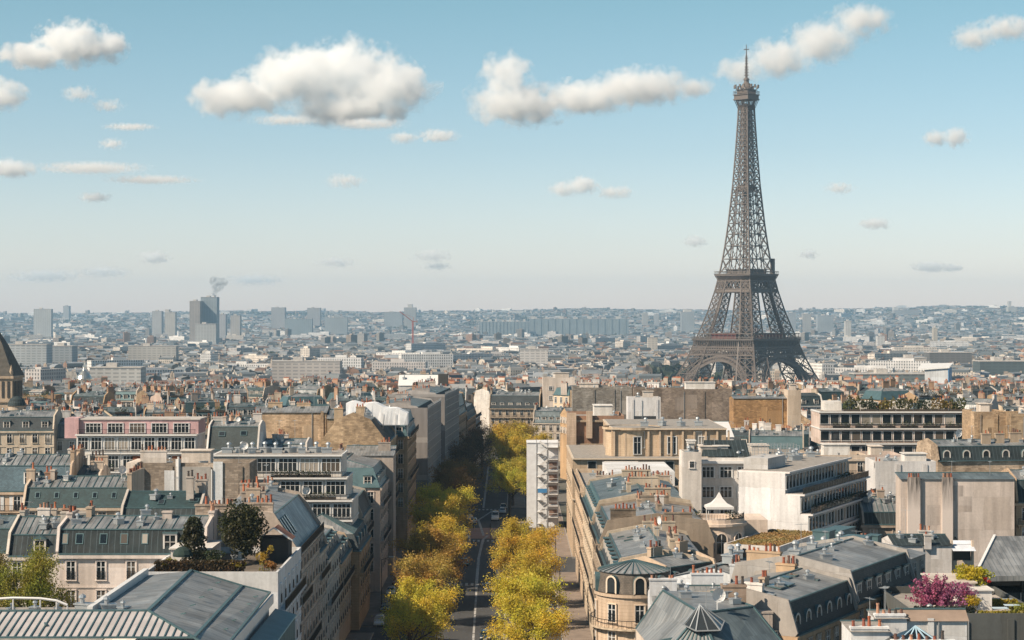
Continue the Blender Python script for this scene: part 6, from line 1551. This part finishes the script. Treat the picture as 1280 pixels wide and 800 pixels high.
    b = MB(); b.box(0,0,0,14,16,42); b.build('wall', PLASTER, o, color=(.58,.62,.66))
    b = MB(); b.box(14,-.2,0,14.3,16.2,43); b.build('side_panel', PAINT, o, color=(.03,.20,.42))
    b = MB(); b.poly([(-4,-1,42.1),(15,-1,43.6),(15,17,45.5),(-4,17,45.0)]); b.poly([(-4,-1,41.2),(15,-1,42.7),(15,-1,43.6),(-4,-1,42.1)]); b.build('roof', [WHITE], o)
    # church tower at the left edge
    D = 600; xc = X(-11, D)
    o = thing('church_tower', 'stone church tower with a dark steep pyramid roof at the edge of the picture', 'church', (xc, D, 0))
    b = MB(); b.box(-8.4,-6.4,0,8.4,6.4,31.5); b.box(-8.9,-6.9,24,8.9,6.9,24.6); b.box(-8.9,-6.9,31.5,8.9,6.9,32.3); b.build('wall', STONE, o, color=(.50,.40,.30))
    b = MB(); c = [(-8.8,-6.8),(8.8,-6.8),(8.8,6.8),(-8.8,6.8)]
    for z0, z1, s0, s1 in ((32.3,42,1,.52),(42,50,.52,.02)):
        for i in range(4):
            p, q = c[i], c[(i+1)%4]; b.poly([(p[0]*s0,p[1]*s0,z0),(q[0]*s0,q[1]*s0,z0),(q[0]*s1,q[1]*s1,z1),(p[0]*s1,p[1]*s1,z1)])
    b.build('roof', m_plain('dark_stone_roof',(.075,.07,.06),.9,0,.3), o)
    for f in ('F','R'):
        for k in range(6):
            a = (-1.5 if f == 'F' else -4.4)+1.75*k; m = MB()
            if f == 'F': m.box(a-.38,-6.55,25.4,a+.38,-6.41,30.6)
            else: m.box(8.41,a-.38,25.4,8.55,a+.38,30.6)
            m.build('louvre', m_plain('louvre_dark_%s%d' % (f, k),(.03,.03,.03),.9), o)
    for sx in (-8,8): m = MB(); m.lathe((sx,-6,32.3), [(.6,0),(.6,1.5),(.3,2.6),(.02,3.6)], 8); m.build('pinnacle', STONE, o, color=(.5,.4,.3))
    o = thing('dome_house', 'small dark domed roof turret just below the church tower', 'dome', (X(21,560), 560, 0))
    b = MB(); b.lathe((0,0,0), [(2.5,0),(2.5,24.2),(2.8,24.5)], 20); b.build('wall', STONE, o, color=(.52,.44,.36))
    b = MB(); b.lathe((0,0,24.5), [(2.6,0),(2.5,.9),(2.0,1.9),(1.2,2.6),(.05,2.9)], 20); b.build('dome', DARKZ, o)
    # orthodox church
    D = 1250; g = -20; o = thing('onion_dome_church', 'pale church with five silvery gold onion domes among the roofs', 'church', (X(105,D), D, g))
    b = MB(); b.box(-13,-9,0,13,9,22); b.lathe((0,0,22), [(5.2,0),(5.2,6)], 20)
    for sx in (-9.5,9.5):
        for sy in (-5.5,5.5): b.lathe((sx,sy,22), [(2.5,0),(2.5,3.5)], 14)
    b.build('wall', STONE, o, color=(.70,.66,.60))
    gold = m_plain('silvery_gold',(.62,.60,.52),.28,.85,.05)
    def onion(x, y, z, s):
        m = MB(); m.lathe((x,y,z), [(1.0*s,0),(1.28*s,.35*s),(1.32*s,.75*s),(1.1*s,1.25*s),(.65*s,1.75*s),(.25*s,2.15*s),(.08*s,2.6*s),(.02*s,3.0*s)], 18); m.beam((x,y,z+2.8*s),(x,y,z+3.9*s),.25); m.beam((x-.4*s,y,z+3.5*s),(x+.4*s,y,z+3.5*s),.2); m.build('onion_dome', [gold], o, smooth_=False)
    onion(0,0,28,4.0)
    for sx in (-9.5,9.5):
        for sy in (-5.5,5.5): onion(sx,sy,25.5,1.9)
    # red crane
    D = 3600; o = thing('tower_crane', 'red and white construction crane standing over the far roofs', 'crane', (X(516,D), D, gz(0,D)), R(20))
    H = Z(402,D)-gz(0,D); b = MB()
    for sx in (-1,1):
        for sy in (-1,1): b.beam((sx,sy,0),(sx,sy,H),.6)
    for k in range(int(H/4)): b.beam((-1,-1,4*k),(1,-1,4*k+4),.4); b.beam((1,1,4*k),(-1,1,4*k+4),.4)
    RED = m_plain('crane_red',(.45,.09,.05),.6); b.build('mast', RED, o)
    b = MB(); b.beam((0,0,H),(-26,0,H+19),1.3); b.beam((0,0,H),(9,0,H+1),1.6); b.beam((2,0,H+8),(-22,0,H+16),.35); b.beam((0,0,H),(2,0,H+8),.6); b.build('jib', RED, o)
    b = MB(); b.box(7,-1.2,H-2.4,10,1.2,H+.4); b.build('counterweight', CONC, o)
    # roof pavilions close to the crest
    o = house('wide grey hall with white gable and a rooftop bush near the crest', X(498,625), 625, 0, X(549,625)-X(498,625), 14, 28.2, wall='plaster', col=(.60,.60,.60), roof='gable', th=3.4, top=WHITE, cornice=False)
    b = MB(); b.box(13.2,-.3,0,16.4,6,32.0); b.build('dark_tower', [PLASTER], o, color=(.06,.06,.06))
    shrub('round dark bush on the terrace in front of the wide grey hall', X(522,618), 618, 25, 2.4, 2.2, (.05,.05,.02), n=900, size=.35)
    smk = thing('smokestack', 'slim industrial chimney stack behind the twin towers giving off the smoke', 'chimney', (X(268,4750), 4750, -25))
    b = MB(); b.tube((0,0,0),(0,0,Z(369,4750)+25),5,3.6,12); b.build('stack', CONC, smk)
    k = 4700/2350.0
    P = [(269,366,4,5),(272,358,7,6),(268,351,6,5),(278,353,6,5)]
    bm = MB(); cx, cz = X(271,4700), Z(357,4700)
    for i, (px, py, a, c) in enumerate(P):
        m = 8; sb = MB(); sb.lathe((0,0,0), [(max(.001, math.cos(-math.pi/2+math.pi*j/m)), math.sin(-math.pi/2+math.pi*j/m)) for j in range(m+1)], 12)
        n = len(bm.v); bm.v += [(X(px,4700)-cx+v[0]*a*k*1.2, v[1]*a*k, Z(py,4700)-cz+v[2]*c*k*1.2) for v in sb.v]; bm.f += [tuple(n+q for q in f) for f in sb.f]; bm.m += sb.m
    t = NT('smoke_vapour'); t.t.nodes.remove(t.b); v = t.n('ShaderNodeVolumePrincipled'); v.inputs['Color'].default_value = (.26,.30,.34,1)
    tc = t.n('ShaderNodeTexCoord'); nz = t.n('ShaderNodeTexNoise'); nz.inputs['Scale'].default_value = .13; nz.inputs['Detail'].default_value = 4; t.l(tc.outputs['Object'], nz.inputs['Vector'])
    t.l(t.math('MULTIPLY', t.ramp(nz.outputs[0], [(.40,0),(.70,1)]), .08), v.inputs['Density']); t.l(v.outputs[0], t.o.inputs['Volume'])
    o = bm.build('smoke', t.mat, loc=(cx, 4700, cz)); tag(o, 'small dark puff of smoke over the twin towers', 'smoke', kind='stuff')
    md = o.modifiers.new('shell', 'REMESH'); md.mode = 'VOXEL'; md.voxel_size = 2.2
# ------------------------------------------------------------------ trees of the avenue
def tree_meshes(seed, H=15.0, rad=5.2, bare=False, leaf=.75, n=70, lift=0.0):
    r = random.Random(seed); s = MB(); L = MB(); tips = []
    s.tube((0,0,0),(0,0,4.2+lift),.34,.25,8); s.tube((0,0,4.2+lift),(0.1,0,7.5+lift),.25,.16,7)
    limbs = MB()
    for i in range(9):
        a = i*2.4+r.uniform(-.3,.3); z0 = lift+3.6+r.uniform(0,3.6); e = r.uniform(.45,1.15)
        p0 = Vector((0,0,z0)); ln = rad*r.uniform(.55,.8); p1 = p0+Vector((math.cos(a)*math.cos(e), math.sin(a)*math.cos(e), math.sin(e)))*ln
        limbs.tube(p0, p1, .14, .08, 5, cap=False)
        for j in range(5):
            a2 = a+r.gauss(0,.8); e2 = e+r.gauss(.15,.4); q0 = p0.lerp(p1, r.uniform(.4,1)); q1 = q0+Vector((math.cos(a2)*math.cos(e2), math.sin(a2)*math.cos(e2), math.sin(e2)))*rad*r.uniform(.3,.55)
            limbs.tube(q0, q1, .06, .03, 4, cap=False)
            for k in range(3):
                a3 = a2+r.gauss(0,1); e3 = e2+r.gauss(0,.5); t0 = q0.lerp(q1, r.uniform(.4,1)); t1 = t0+Vector((math.cos(a3)*math.cos(e3), math.sin(a3)*math.cos(e3), math.sin(e3)))*rad*r.uniform(.15,.32)
                limbs.tube(t0, t1, .03, .015, 3, cap=False); tips += [t0.lerp(t1,.4), t1]
    for tp in tips:
        if Vector((tp.x, tp.y)).length > rad*1.12: continue
        for _ in range(26 if bare else n):
            p = tp+Vector((r.gauss(0,.42), r.gauss(0,.42), r.gauss(0,.38)))
            a = Vector((r.gauss(0,1), r.gauss(0,1), r.gauss(0,1))).normalized(); t_ = a.orthogonal().normalized(); u = a.cross(t_); k = r.uniform(.08,.175)*leaf
            L.poly([p-t_*k, p+u*k*.7, p+t_*k, p-u*k*.7])
    return s.mesh('trunk', [BARK]), limbs.mesh('limb', [BARK]), L.mesh('crown', [LEAF])
TV = [tree_meshes(1), tree_meshes(2), tree_meshes(3), tree_meshes(4, bare=True), tree_meshes(5), tree_meshes(6, leaf=.62, n=95, lift=10.6, rad=4.6)]
def tree(label, x, y, v, sc_=1.0, col=(.30,.22,.04), z=0.0, rz=None, group='trees along the avenue', zs=1.0, name='avenue_tree'):
    if name == 'avenue_tree': sc_ *= 1.27; zs *= .9
    o = thing(name, label, 'tree', (x, y, z), rnd.uniform(0,6.28) if rz is None else rz, group); o.scale = (sc_, sc_, sc_*zs)
    t, l, c = TV[v]
    inst(t, 'trunk', o); inst(l, 'limb', o); inst(c, 'crown', o, color=col); return o
GOLD=(.56,.43,.055); YEL=(.62,.52,.06); BRZ=(.46,.31,.07); OLV=(.24,.155,.05); BRN=(.15,.095,.045); LIME=(.56,.50,.06)
tree('golden tree nearest the bottom edge in the shaded row of the avenue', -13.9, 258, 0, .86, YEL)
tree('yellow tree second from the bottom edge in the shaded row', -13.8, 281, 1, .86, YEL)
tree('bronze gold tree third in the shaded row, over the white parked car', -14.2, 306, 2, .95, BRZ)
tree('bronze tree fourth in the shaded row, leaning over the side lane', -14.0, 328, 0, 1.0, (.38,.25,.05))
tree('gold tree fifth in the shaded row, just before the first crosswalk', -13.6, 348, 4, .98, GOLD)
tree('bright gold tree after the blue car in the shaded row', -14.4, 384, 1, 1.05, GOLD)
tree('golden tree at the raised crossing in the shaded row', -14.0, 410, 2, 1.1, YEL)
tree('lime tinted small tree against the ochre facades in the shaded row', -18.5, 446, 4, .8, LIME)
tree('dull olive tree beyond the raised crossing in the shaded row', -14.6, 452, 0, 1.05, OLV)
tree('dark olive tree in front of the nearer wrapped facade', -14.0, 482, 2, 1.15, OLV)
tree('bare brown tree in front of the farther wrapped facade', -13.6, 516, 3, 1.2, BRN)
tree('bare dark brown tree beyond the farther wrapped facade', -11.6, 550, 3, 1.25, BRN)
tree('last bare brown tree in the shaded row before the white balconies', -9.5, 592, 3, 1.25, (.20,.11,.045))
tree('yellow tree nearest the bottom edge in the sunlit row of the avenue', 2.0, 257, 1, .92, YEL)
tree('full yellow tree second from the bottom edge in the sunlit row', 2.3, 281, 2, .98, (.58,.49,.055))
tree('yellow gold tree third in the sunlit row above the black car', 2.2, 304, 4, .9, GOLD)
tree('golden orange tree fourth in the sunlit row', 2.1, 325, 0, .95, (.56,.40,.055))
tree('golden tree fifth in the sunlit row, ending it at the cross street', 1.6, 347, 1, 1.0, GOLD)
tree('bright lime yellow tree beside the white stair tower', -.6, 476, 1, 1.0, LIME)
tree('second lime yellow tree behind the stair tower tree', .2, 505, 2, 1.05, (.46,.38,.05))
tree('golden orange tree farther behind the white stair tower', -.8, 540, 4, 1.2, GOLD)
tree('tall golden tree rising over the bend of the avenue', -1.5, 575, 0, 1.3, GOLD)
tree('small golden tree against the sunlit facades past the stair tower', 8.5, 600, 1, 1.05, GOLD)
tree('wide golden tree closing the view down the avenue', 1.5, 630, 2, 1.3, (.36,.25,.05))
tree('tall yellow green courtyard tree beside the pinkish white house', -52.0, 203, 5, 1.02, (.25,.25,.03), zs=1.1, group='courtyard trees', name='courtyard_tree')
tree('dark courtyard tree at the picture edge next to the yellow green one', -58.5, 209, 5, 1.05, (.13,.11,.03), zs=1.02, group='courtyard trees', name='courtyard_tree')

# ------------------------------------------------------------------ cars and street furniture
CARP = NT('car_paint'); CARP.set(Roughness=.22, Metallic=.1, Coat_Weight=.6); CARP.col(CARP.objcol()); CARP = CARP.mat
TYRE = m_plain('tyre_rubber',(.018,.018,.018),.9); RIM = m_plain('alloy_rim',(.45,.46,.47),.35,.8,.05)
LAMPG = m_plain('headlight_glass',(.75,.76,.74),.15); TAIL = m_plain('tail_light_red',(.35,.015,.012),.3); PLATE = m_plain('number_plate',(.6,.6,.56),.6,0,.03)
def loft(secs, m=0):
    """secs: list of (y, half width, z low, z high, shoulder width factor)"""
    b = MB(); k = 8
    for (y, w, z0, z1, f) in secs:
        for (u, v) in ((-1,0),(-1.0,.55),(-f,.93),(-f*.6,1),(f*.6,1),(f,.93),(1.0,.55),(1,0)): b.v.append((u*w, y, z0+(z1-z0)*v))
    for i in range(len(secs)-1):
        for j in range(k-1): a = i*k+j; b.f.append((a, a+1, a+k+1, a+k)); b.m.append(m)
    b.f.append(tuple(range(k))[::-1]); b.m.append(m); n = (len(secs)-1)*k; b.f.append(tuple(range(n, n+k))); b.m.append(m)
    return b
def car_meshes(kind):
    def mk():
        L, W, H = {'car': (4.2,.88,1.46), 'suv': (4.5,.92,1.68), 'van': (5.2,.98,2.25)}[kind]
        l = L/2; bh = H*.60
        if kind == 'van': body = loft([(-l,W*.9,.35,.95,.9),(-l+.25,W,.25,1.2,.9),(-l+.95,W,.22,1.35,.92),(-l+1.6,W,.22,H*.93,.86),(-l+2.2,W,.22,H,.88),(l-.1,W,.22,H,.88),(l,W*.97,.3,H*.97,.88)])
        else: body = loft([(-l,W*.82,.36,.62,.9),(-l+.18,W*.94,.24,.78,.9),(-l+.6,W,.2,.86,.9),(-l+1.25,W,.2,.96,.93),(-l+2.4,W,.2,1.0 if kind=='car' else 1.08,.94),(l-.5,W,.2,1.0 if kind=='car' else 1.1,.93),(l-.1,W*.95,.26,.95,.92),(l,W*.86,.36,.85,.9)])
        body = body.mesh('body', [CARP], False)
        if kind == 'van': cab = MB(); 
        else:
            zb = .92 if kind == 'car' else 1.0
            cab = loft([(-l+1.15,W*.86,zb-.05,zb+.02,.8),(-l+1.85,W*.88,zb-.05,H-.06,.80),(-l+2.5,W*.88,zb-.05,H,.80),(l-.95,W*.88,zb-.05,H-.03,.80),(l-.25,W*.86,zb-.05,zb+.10,.8)])
        top = cab.mesh('cabin', [CARP]) if cab.v else None
        g = MB()
        if kind == 'van':
            g.poly([(-W*.80,-l+1.03,1.42),(W*.80,-l+1.03,1.42),(W*.74,-l+1.52,H*.90),(-W*.74,-l+1.52,H*.90)])
        else: g.poly([(-W*.78,-l+1.28,zb+.06),(W*.78,-l+1.28,zb+.06),(W*.66,-l+1.80,H-.13),(-W*.66,-l+1.80,H-.13)])
        for v in range(len(g.v)): g.v[v] = (g.v[v][0], g.v[v][1]-.06, g.v[v][2]+.05)
        ws = g.mesh('windscreen', [GLASS]); g = MB()
        if kind != 'van':
            g.poly([(W*.76,l-.38,zb+.12),(-W*.76,l-.38,zb+.12),(-W*.64,l-.86,H-.13),(W*.64,l-.86,H-.13)])
            for v in range(4): g.v[v] = (g.v[v][0], g.v[v][1]+.06, g.v[v][2]+.05)
        else: g.poly([(W*.7,l+.012,1.35),(-W*.7,l+.012,1.35),(-W*.66,l+.012,1.95),(W*.66,l+.012,1.95)])
        rw_ = g.mesh('rear_window', [GLASS])
        sides = []
        for s in (-1,1):
            g = MB(); x = s*(W*.885+.012) if kind != 'van' else s*(W+.012); xt = s*(W*.80+.01) if kind != 'van' else s*(W*.97+.012)
            if kind == 'van': q = [(x,-l+1.35,1.35),(x,-l+2.15,1.35),(xt,-l+2.15,1.9),(xt,-l+1.65,1.9)]
            else: q = [(x,-l+1.6,zb+.04),(x,l-.75,zb+.06),(xt,l-1.1,H-.16),(xt,-l+2.0,H-.16)]
            g.poly(q if s > 0 else q[::-1]); sides.append(g.mesh('side_window', [GLASS]))
        wh = MB(); wh.tube((-.11,0,0),(.11,0,0),.33,.33,16); t = wh.mesh('wheel', [TYRE])
        wh = MB(); wh.tube((-.118,0,0),(.118,0,0),.20,.20,12); rim = wh.mesh('rim', [RIM])
        hl = MB(); hl.box(-.2,-.05,-.08,.2,.05,.08); hlm = hl.mesh('headlight', [LAMPG]); hl = MB(); hl.box(-.16,-.05,-.1,.16,.05,.1); tlm = hl.mesh('tail_light', [TAIL])
        pl_ = MB(); pl_.box(-.26,-.012,-.06,.26,.012,.06); plm = pl_.mesh('number_plate', [PLATE])
        return L, W, H, body, top, ws, rw_, sides, t, rim, hlm, tlm, plm
    return cached(('car', kind), mk)
def car(label, x, y, kind, col, face=0, z=.004, name='parked_car'):
    L, W, H, body, top, ws, rw_, sides, t, rim, hlm, tlm, plm = car_meshes(kind); l = L/2
    o = thing(name, label, 'van' if kind == 'van' else 'car', (x, y, z), face, 'cars on the avenue')
    inst(body, 'body', o, color=col)
    if top: inst(top, 'cabin', o, color=col)
    inst(ws, 'windscreen', o); inst(rw_, 'rear_window', o)
    for s in sides: inst(s, 'side_window', o)
    for sx in (-1,1):
        for yy in (-l+.85, l-.8):
            w = inst(t, 'wheel', o, (sx*(W-.09), yy, .33)); inst(rim, 'rim', w)
        inst(hlm, 'headlight', o, (sx*W*.66, -l+.06 if kind != 'van' else -l+.04, .66 if kind != 'van' else .8)); inst(tlm, 'tail_light', o, (sx*W*.74, l-.03, .78 if kind != 'van' else 1.0))
    inst(plm, 'number_plate', o, (0, -l-.0, .45)); inst(plm, 'number_plate', o, (0, l+.0, .6))
    return o
car('silver white off roader parked nose first towards the bottom edge', -22.6+.9, 308, 'suv', (.62,.64,.66))
car('dark blue car parked behind the silver white off roader', -21.7, 323, 'car', (.02,.035,.05))
car('small white car close to the facades in the shaded side lane', -22.0, 342, 'car', (.6,.6,.6))
car('white car half hidden under the bronze gold tree', -21.4, 384, 'car', (.66,.66,.66))
car('pale turquoise car driving away down the open carriageway', -9.7, 384, 'car', (.16,.46,.54), math.pi, name='car')
car('white delivery van under the gold tree before the raised crossing', -10.2, 417, 'van', (.62,.62,.60), math.pi, name='van')
car('dark car heading for the bottom edge beside the white road line', -4.2, 294, 'car', (.03,.04,.045), 0, name='car')
car('white car parked by the lime yellow tree next to the stair tower', -2.4, 486, 'car', (.66,.67,.68))
car('black car parked behind the white one near the stair tower', -2.3, 497, 'car', (.02,.02,.022))
car('black off roader parked in the sunny side lane by the stone facades', 9.2-2.2, 311, 'suv', (.012,.014,.018), math.pi)
car('grey car tucked between the trunks of the shaded row', -12.6+1.6, 331, 'car', (.3,.31,.32))
car('white car in shade by the dark olive tree past the raised crossing', -10.6, 470, 'car', (.6,.61,.62), math.pi)
def lamp(label, x, y, rz=0):
    o = thing('street_lamp', label, 'street lamp', (x, y, .13), rz, 'street lamps along the avenue')
    b = MB(); b.tube((0,0,0),(0,0,1.2),.14,.11,8); b.tube((0,0,1.2),(0,0,8.4),.085,.06,8); b.beam((0,0,8.3),(1.6,0,8.8),.08); b.build('pole', IRON, o)
    b = MB(); b.box(1.2,-.16,8.72,2.1,.16,8.9); b.build('lamp_head', METAL, o)
car('grey car parked in the sunny side lane past the black off roader', 6.2, 322, 'car', (.25,.26,.27), math.pi)
car('white car parked in the sunny side lane near the cross street', 6.2, 341, 'car', (.64,.64,.63), math.pi)
car('dark red car parked nose first beside the shaded side pavement', -21.7, 356, 'car', (.22,.03,.03))
car('black car waiting at the first crosswalk towards the bottom edge', -4.3, 347, 'car', (.015,.016,.018), 0, name='car')
car('silver car driving away past the raised crossing', -9.4, 462, 'car', (.42,.44,.46), math.pi, name='car')
car('white van coming towards the raised crossing', -4.2, 470, 'van', (.64,.64,.63), 0, name='van')
car('dark grey car parked against the trees opposite the turquoise car', -2.5, 405, 'car', (.06,.065,.07))
car('light grey car parked second against the trees opposite the turquoise car', -2.5, 411, 'car', (.40,.41,.42))
lamp('street lamp by the ochre pavilion house in the shaded side lane', -22.6, 326)
lamp('street lamp before the wrapped facades beyond the raised crossing', -18.0, 500)
lamp('street lamp in the sunny side lane behind the black off roader', 8.4, 330, math.pi)
lamp('street lamp at the cross street corner before the stair tower', 8.6, 371, math.pi)
def signal(label, x, y, rz=0):
    o = thing('traffic_light', label, 'traffic light', (x, y, .01), rz, 'traffic lights at the crossings')
    b = MB(); b.tube((0,0,0),(0,0,3.4),.07,.07,8); b.build('pole', IRON, o)
    b = MB(); b.box(-.17,-.3,2.5,.17,-.06,3.4); b.build('signal_head', IRON, o)
    for i, c in enumerate(((.25,.02,.02),(.2,.12,.02),(.02,.12,.05))):
        b = MB(); b.tube((0,-.3,3.25-.28*i),(0,-.33,3.25-.28*i),.1,.1,10); b.build('lens', PAINT, o, color=c)
signal('traffic light on the sunny side of the first crosswalk', -1.0, 352); signal('traffic light on the traffic island at the raised crossing', -5.0, 431, math.pi)
signal('traffic light on the shaded side of the first crosswalk', -12.4, 352); signal('traffic light at the mouth of the cross street', 7.4, 373)
mid_city(); landmarks(); build_city(); build_far_trees()
# ------------------------------------------------------------------ clouds: real bodies of vapour a few kilometres off
def cloud(label, D, lobes, dens=1.0, seed=0, soft=False):
    """lobes: (px, py, radius_x_px, radius_y_px); D = distance"""
    k = D/2350.0
    P = [((px-640)*k, D, CZ-(py-400)*k, rx*k*1.2, ry*k*1.2) for px, py, rx, ry in lobes]
    cx = sum(p[0] for p in P)/len(P); cz = sum(p[2] for p in P)/len(P)
    L = [(p[0]-cx, ((i*37) % 11 - 5)*.06*p[3], p[2]-cz, p[3], (p[3]*.5+p[4]*.5), p[4]) for i, p in enumerate(P)]
    bm = MB(); S = []
    for (x, y, z, a, b_, c) in L:
        m = 10
        prof = [(math.cos(-math.pi/2+math.pi*i/m)*1.0, math.sin(-math.pi/2+math.pi*i/m)) for i in range(m+1)]
        n = len(bm.v); sb = MB(); sb.lathe((0,0,0), [(max(.001,q[0]), q[1]) for q in prof], 14)
        bm.v += [(x+v[0]*a, y+v[1]*b_, z+v[2]*c) for v in sb.v]; bm.f += [tuple(n+i for i in f) for f in sb.f]; bm.m += sb.m
    t = NT('cloud_vapour'); t.t.nodes.remove(t.b)
    tc = t.n('ShaderNodeTexCoord'); base = tc.outputs['Object']
    rm = sum(l[5] for l in L)/len(L)
    def nz(scale, det, off):
        a = t.n('ShaderNodeVectorMath', operation='ADD'); a.inputs[1].default_value = (off, off*.7, off*1.3); t.l(base, a.inputs[0])
        q = t.n('ShaderNodeTexNoise'); q.inputs['Scale'].default_value = scale; q.inputs['Detail'].default_value = det; q.inputs['Roughness'].default_value = .64; t.l(a.outputs[0], q.inputs['Vector']); return q.outputs[0]
    best = None
    for (x, y, z, a, b_, c) in L:
        s = t.n('ShaderNodeVectorMath', operation='SUBTRACT'); s.inputs[1].default_value = (x, y, z); t.l(base, s.inputs[0])
        q = t.n('ShaderNodeVectorMath', operation='DIVIDE'); q.inputs[1].default_value = (a, b_, c); t.l(s.outputs[0], q.inputs[0])
        ln = t.n('ShaderNodeVectorMath', operation='LENGTH'); t.l(q.outputs[0], ln.inputs[0])
        d = t.math('SUBTRACT', 1.0, ln.outputs['Value'])
        best = d if best is None else t.math('SMOOTH_MAX', best, d, .25)
    n1 = nz(1.7/rm, 8, seed*3.1*rm)
    f = t.math('ADD', best, t.math('MULTIPLY', t.math('SUBTRACT', n1, .60), 2.3 if not soft else 3.2))
    mr = t.n('ShaderNodeMapRange'); mr.inputs['From Min'].default_value = .02; mr.inputs['From Max'].default_value = 1.15 if not soft else 1.4; t.l(f, mr.inputs['Value'])
    de = t.math('MULTIPLY', mr.outputs[0], max(dens*.95, 2.4)/rm)
    v = t.n('ShaderNodeVolumePrincipled'); v.inputs['Color'].default_value = (.965,.985,.998,1); v.inputs['Anisotropy'].default_value = 0.0
    t.l(de, v.inputs['Density']); t.l(v.outputs[0], t.o.inputs['Volume'])
    t.mat.cycles.volume_sampling = 'DISTANCE'
    o = bm.build('cloud', t.mat, loc=(cx, D, cz)); tag(o, label, 'cloud', 'fair weather clouds in the sky')
    md = o.modifiers.new('shell', 'REMESH'); md.mode = 'VOXEL'; md.voxel_size = rm*.16
    return o
CD = 13500
cloud('biggest white cloud, grey underneath, high over the avenue', CD, [(300,125,66,26),(365,100,62,40),(430,95,80,50),(495,108,52,36),(440,135,80,24)], 9, 1)
cloud('white domed cloud high above the dark church roof', CD, [(45,72,48,18),(95,55,52,30),(135,58,28,20)], 8, 2)
cloud('long ragged white cloud touching the upper shaft of the tower on its left', CD, [(632,95,34,30),(650,130,70,30),(735,120,60,24),(800,112,66,26),(868,110,30,14)], 6, 3)
cloud('slanting soft cloud behind the tower antenna', CD, [(925,90,36,20),(975,75,50,26),(1030,50,50,30),(1075,28,40,26)], 4, 4)
cloud('wispy cloud in the upper right corner of the sky', CD, [(1215,48,32,17),(1258,36,40,17)], 3, 5)
cloud('small puffy cloud cut by the left edge under the domed cloud', CD-2500, [(6,120,34,22),(-15,118,30,26)], 6, 6)
cloud('low flat cloud at the left edge, halfway up the sky', CD, [(14,212,38,13),(-12,210,30,12)], 4, 7)
cloud('pair of small puffs right of the tower, two cloud widths under the corner cloud', CD, [(1168,173,18,11),(1194,172,18,14)], 4, 8)
cloud('small bright lens shaped cloud left of the tower, above the smallest puffs', CD-2500, [(704,237,20,10),(728,232,22,13)], 4, 9)
cloud('faint twin puff just right of the lens shaped cloud', CD-2500, [(763,241,18,9),(778,240,15,8)], 2.5, 10)
cloud('tiny cloud right of the tower at mid shaft height', CD, [(1092,280,22,8)], 3, 11)
cloud('thin pair of wisps just below the biggest cloud', CD-2500, [(505,173,20,8),(548,170,28,9)], 2.5, 12)
cloud('small wisp below the thin pair of wisps', CD-2500, [(432,227,28,10)], 2.0, 13, True)
cloud('low grey puff above the smoking tower blocks', CD, [(193,322,24,9)], 3, 14)
cloud('low slim cloud right of the tower near the second platform', CD, [(1160,334,26,8),(1190,335,18,6)], 2.5, 15)
cloud('tiny puff close to the tower, right of the second platform', CD, [(1010,318,14,7)], 3, 16)
cloud('small wisp over the right side between tower and corner cloud', CD, [(1048,236,22,8)], 1.8, 17, True)
cloud('faint ragged cloud low over the far towers, left of the avenue', CD, [(540,320,28,9),(545,333,22,6)], 2.2, 18, True)
cloud('faint small puff low in the sky over the white cube roof', CD, [(868,302,18,8)], 2.4, 19)
cloud('small grey wisp under the domed cloud', CD-2500, [(100,118,24,11),(135,132,22,9)], 2.0, 20, True)
cloud('small white puff above the low flat cloud at left', CD, [(120,247,22,7)], 2.2, 21)
cloud('faint low cloud bank just above the hills left of the smoke', CD, [(60,345,50,9),(130,340,40,8)], 1.6, 22, True)
cloud('faint low cloud bank just above the hills right of the smoke', CD, [(320,350,40,8),(420,328,30,8)], 1.6, 23, True)
cloud('long thin veil of cloud streaking above the far towers at left', CD, [(120,212,70,8),(190,225,60,6)], 1.6, 31, True)
cloud('thin slanting streak under the small grey wisp', CD, [(165,160,36,5),(140,180,18,8)], 1.6, 32, True)
cloud('pale veil trailing from the underside of the biggest cloud', CD-1500, [(360,152,46,7),(460,155,50,8)], 1.6, 33, True)
# ------------------------------------------------------------------ haze
def build_haze():
    b = MB(); b.box(-7060, -170, -32, 7060, 13020, 320)
    t = NT('haze_air'); t.t.nodes.remove(t.b)
    v = t.n('ShaderNodeVolumePrincipled'); v.inputs['Color'].default_value = (.46,.74,1.0,1); v.inputs['Density'].default_value = 6.8e-5; v.inputs['Anisotropy'].default_value = .1
    t.l(v.outputs[0], t.o.inputs['Volume'])
    t.mat.cycles.homogeneous_volume = True
    tag(b.build('haze', t.mat), kind='stuff')
build_haze()
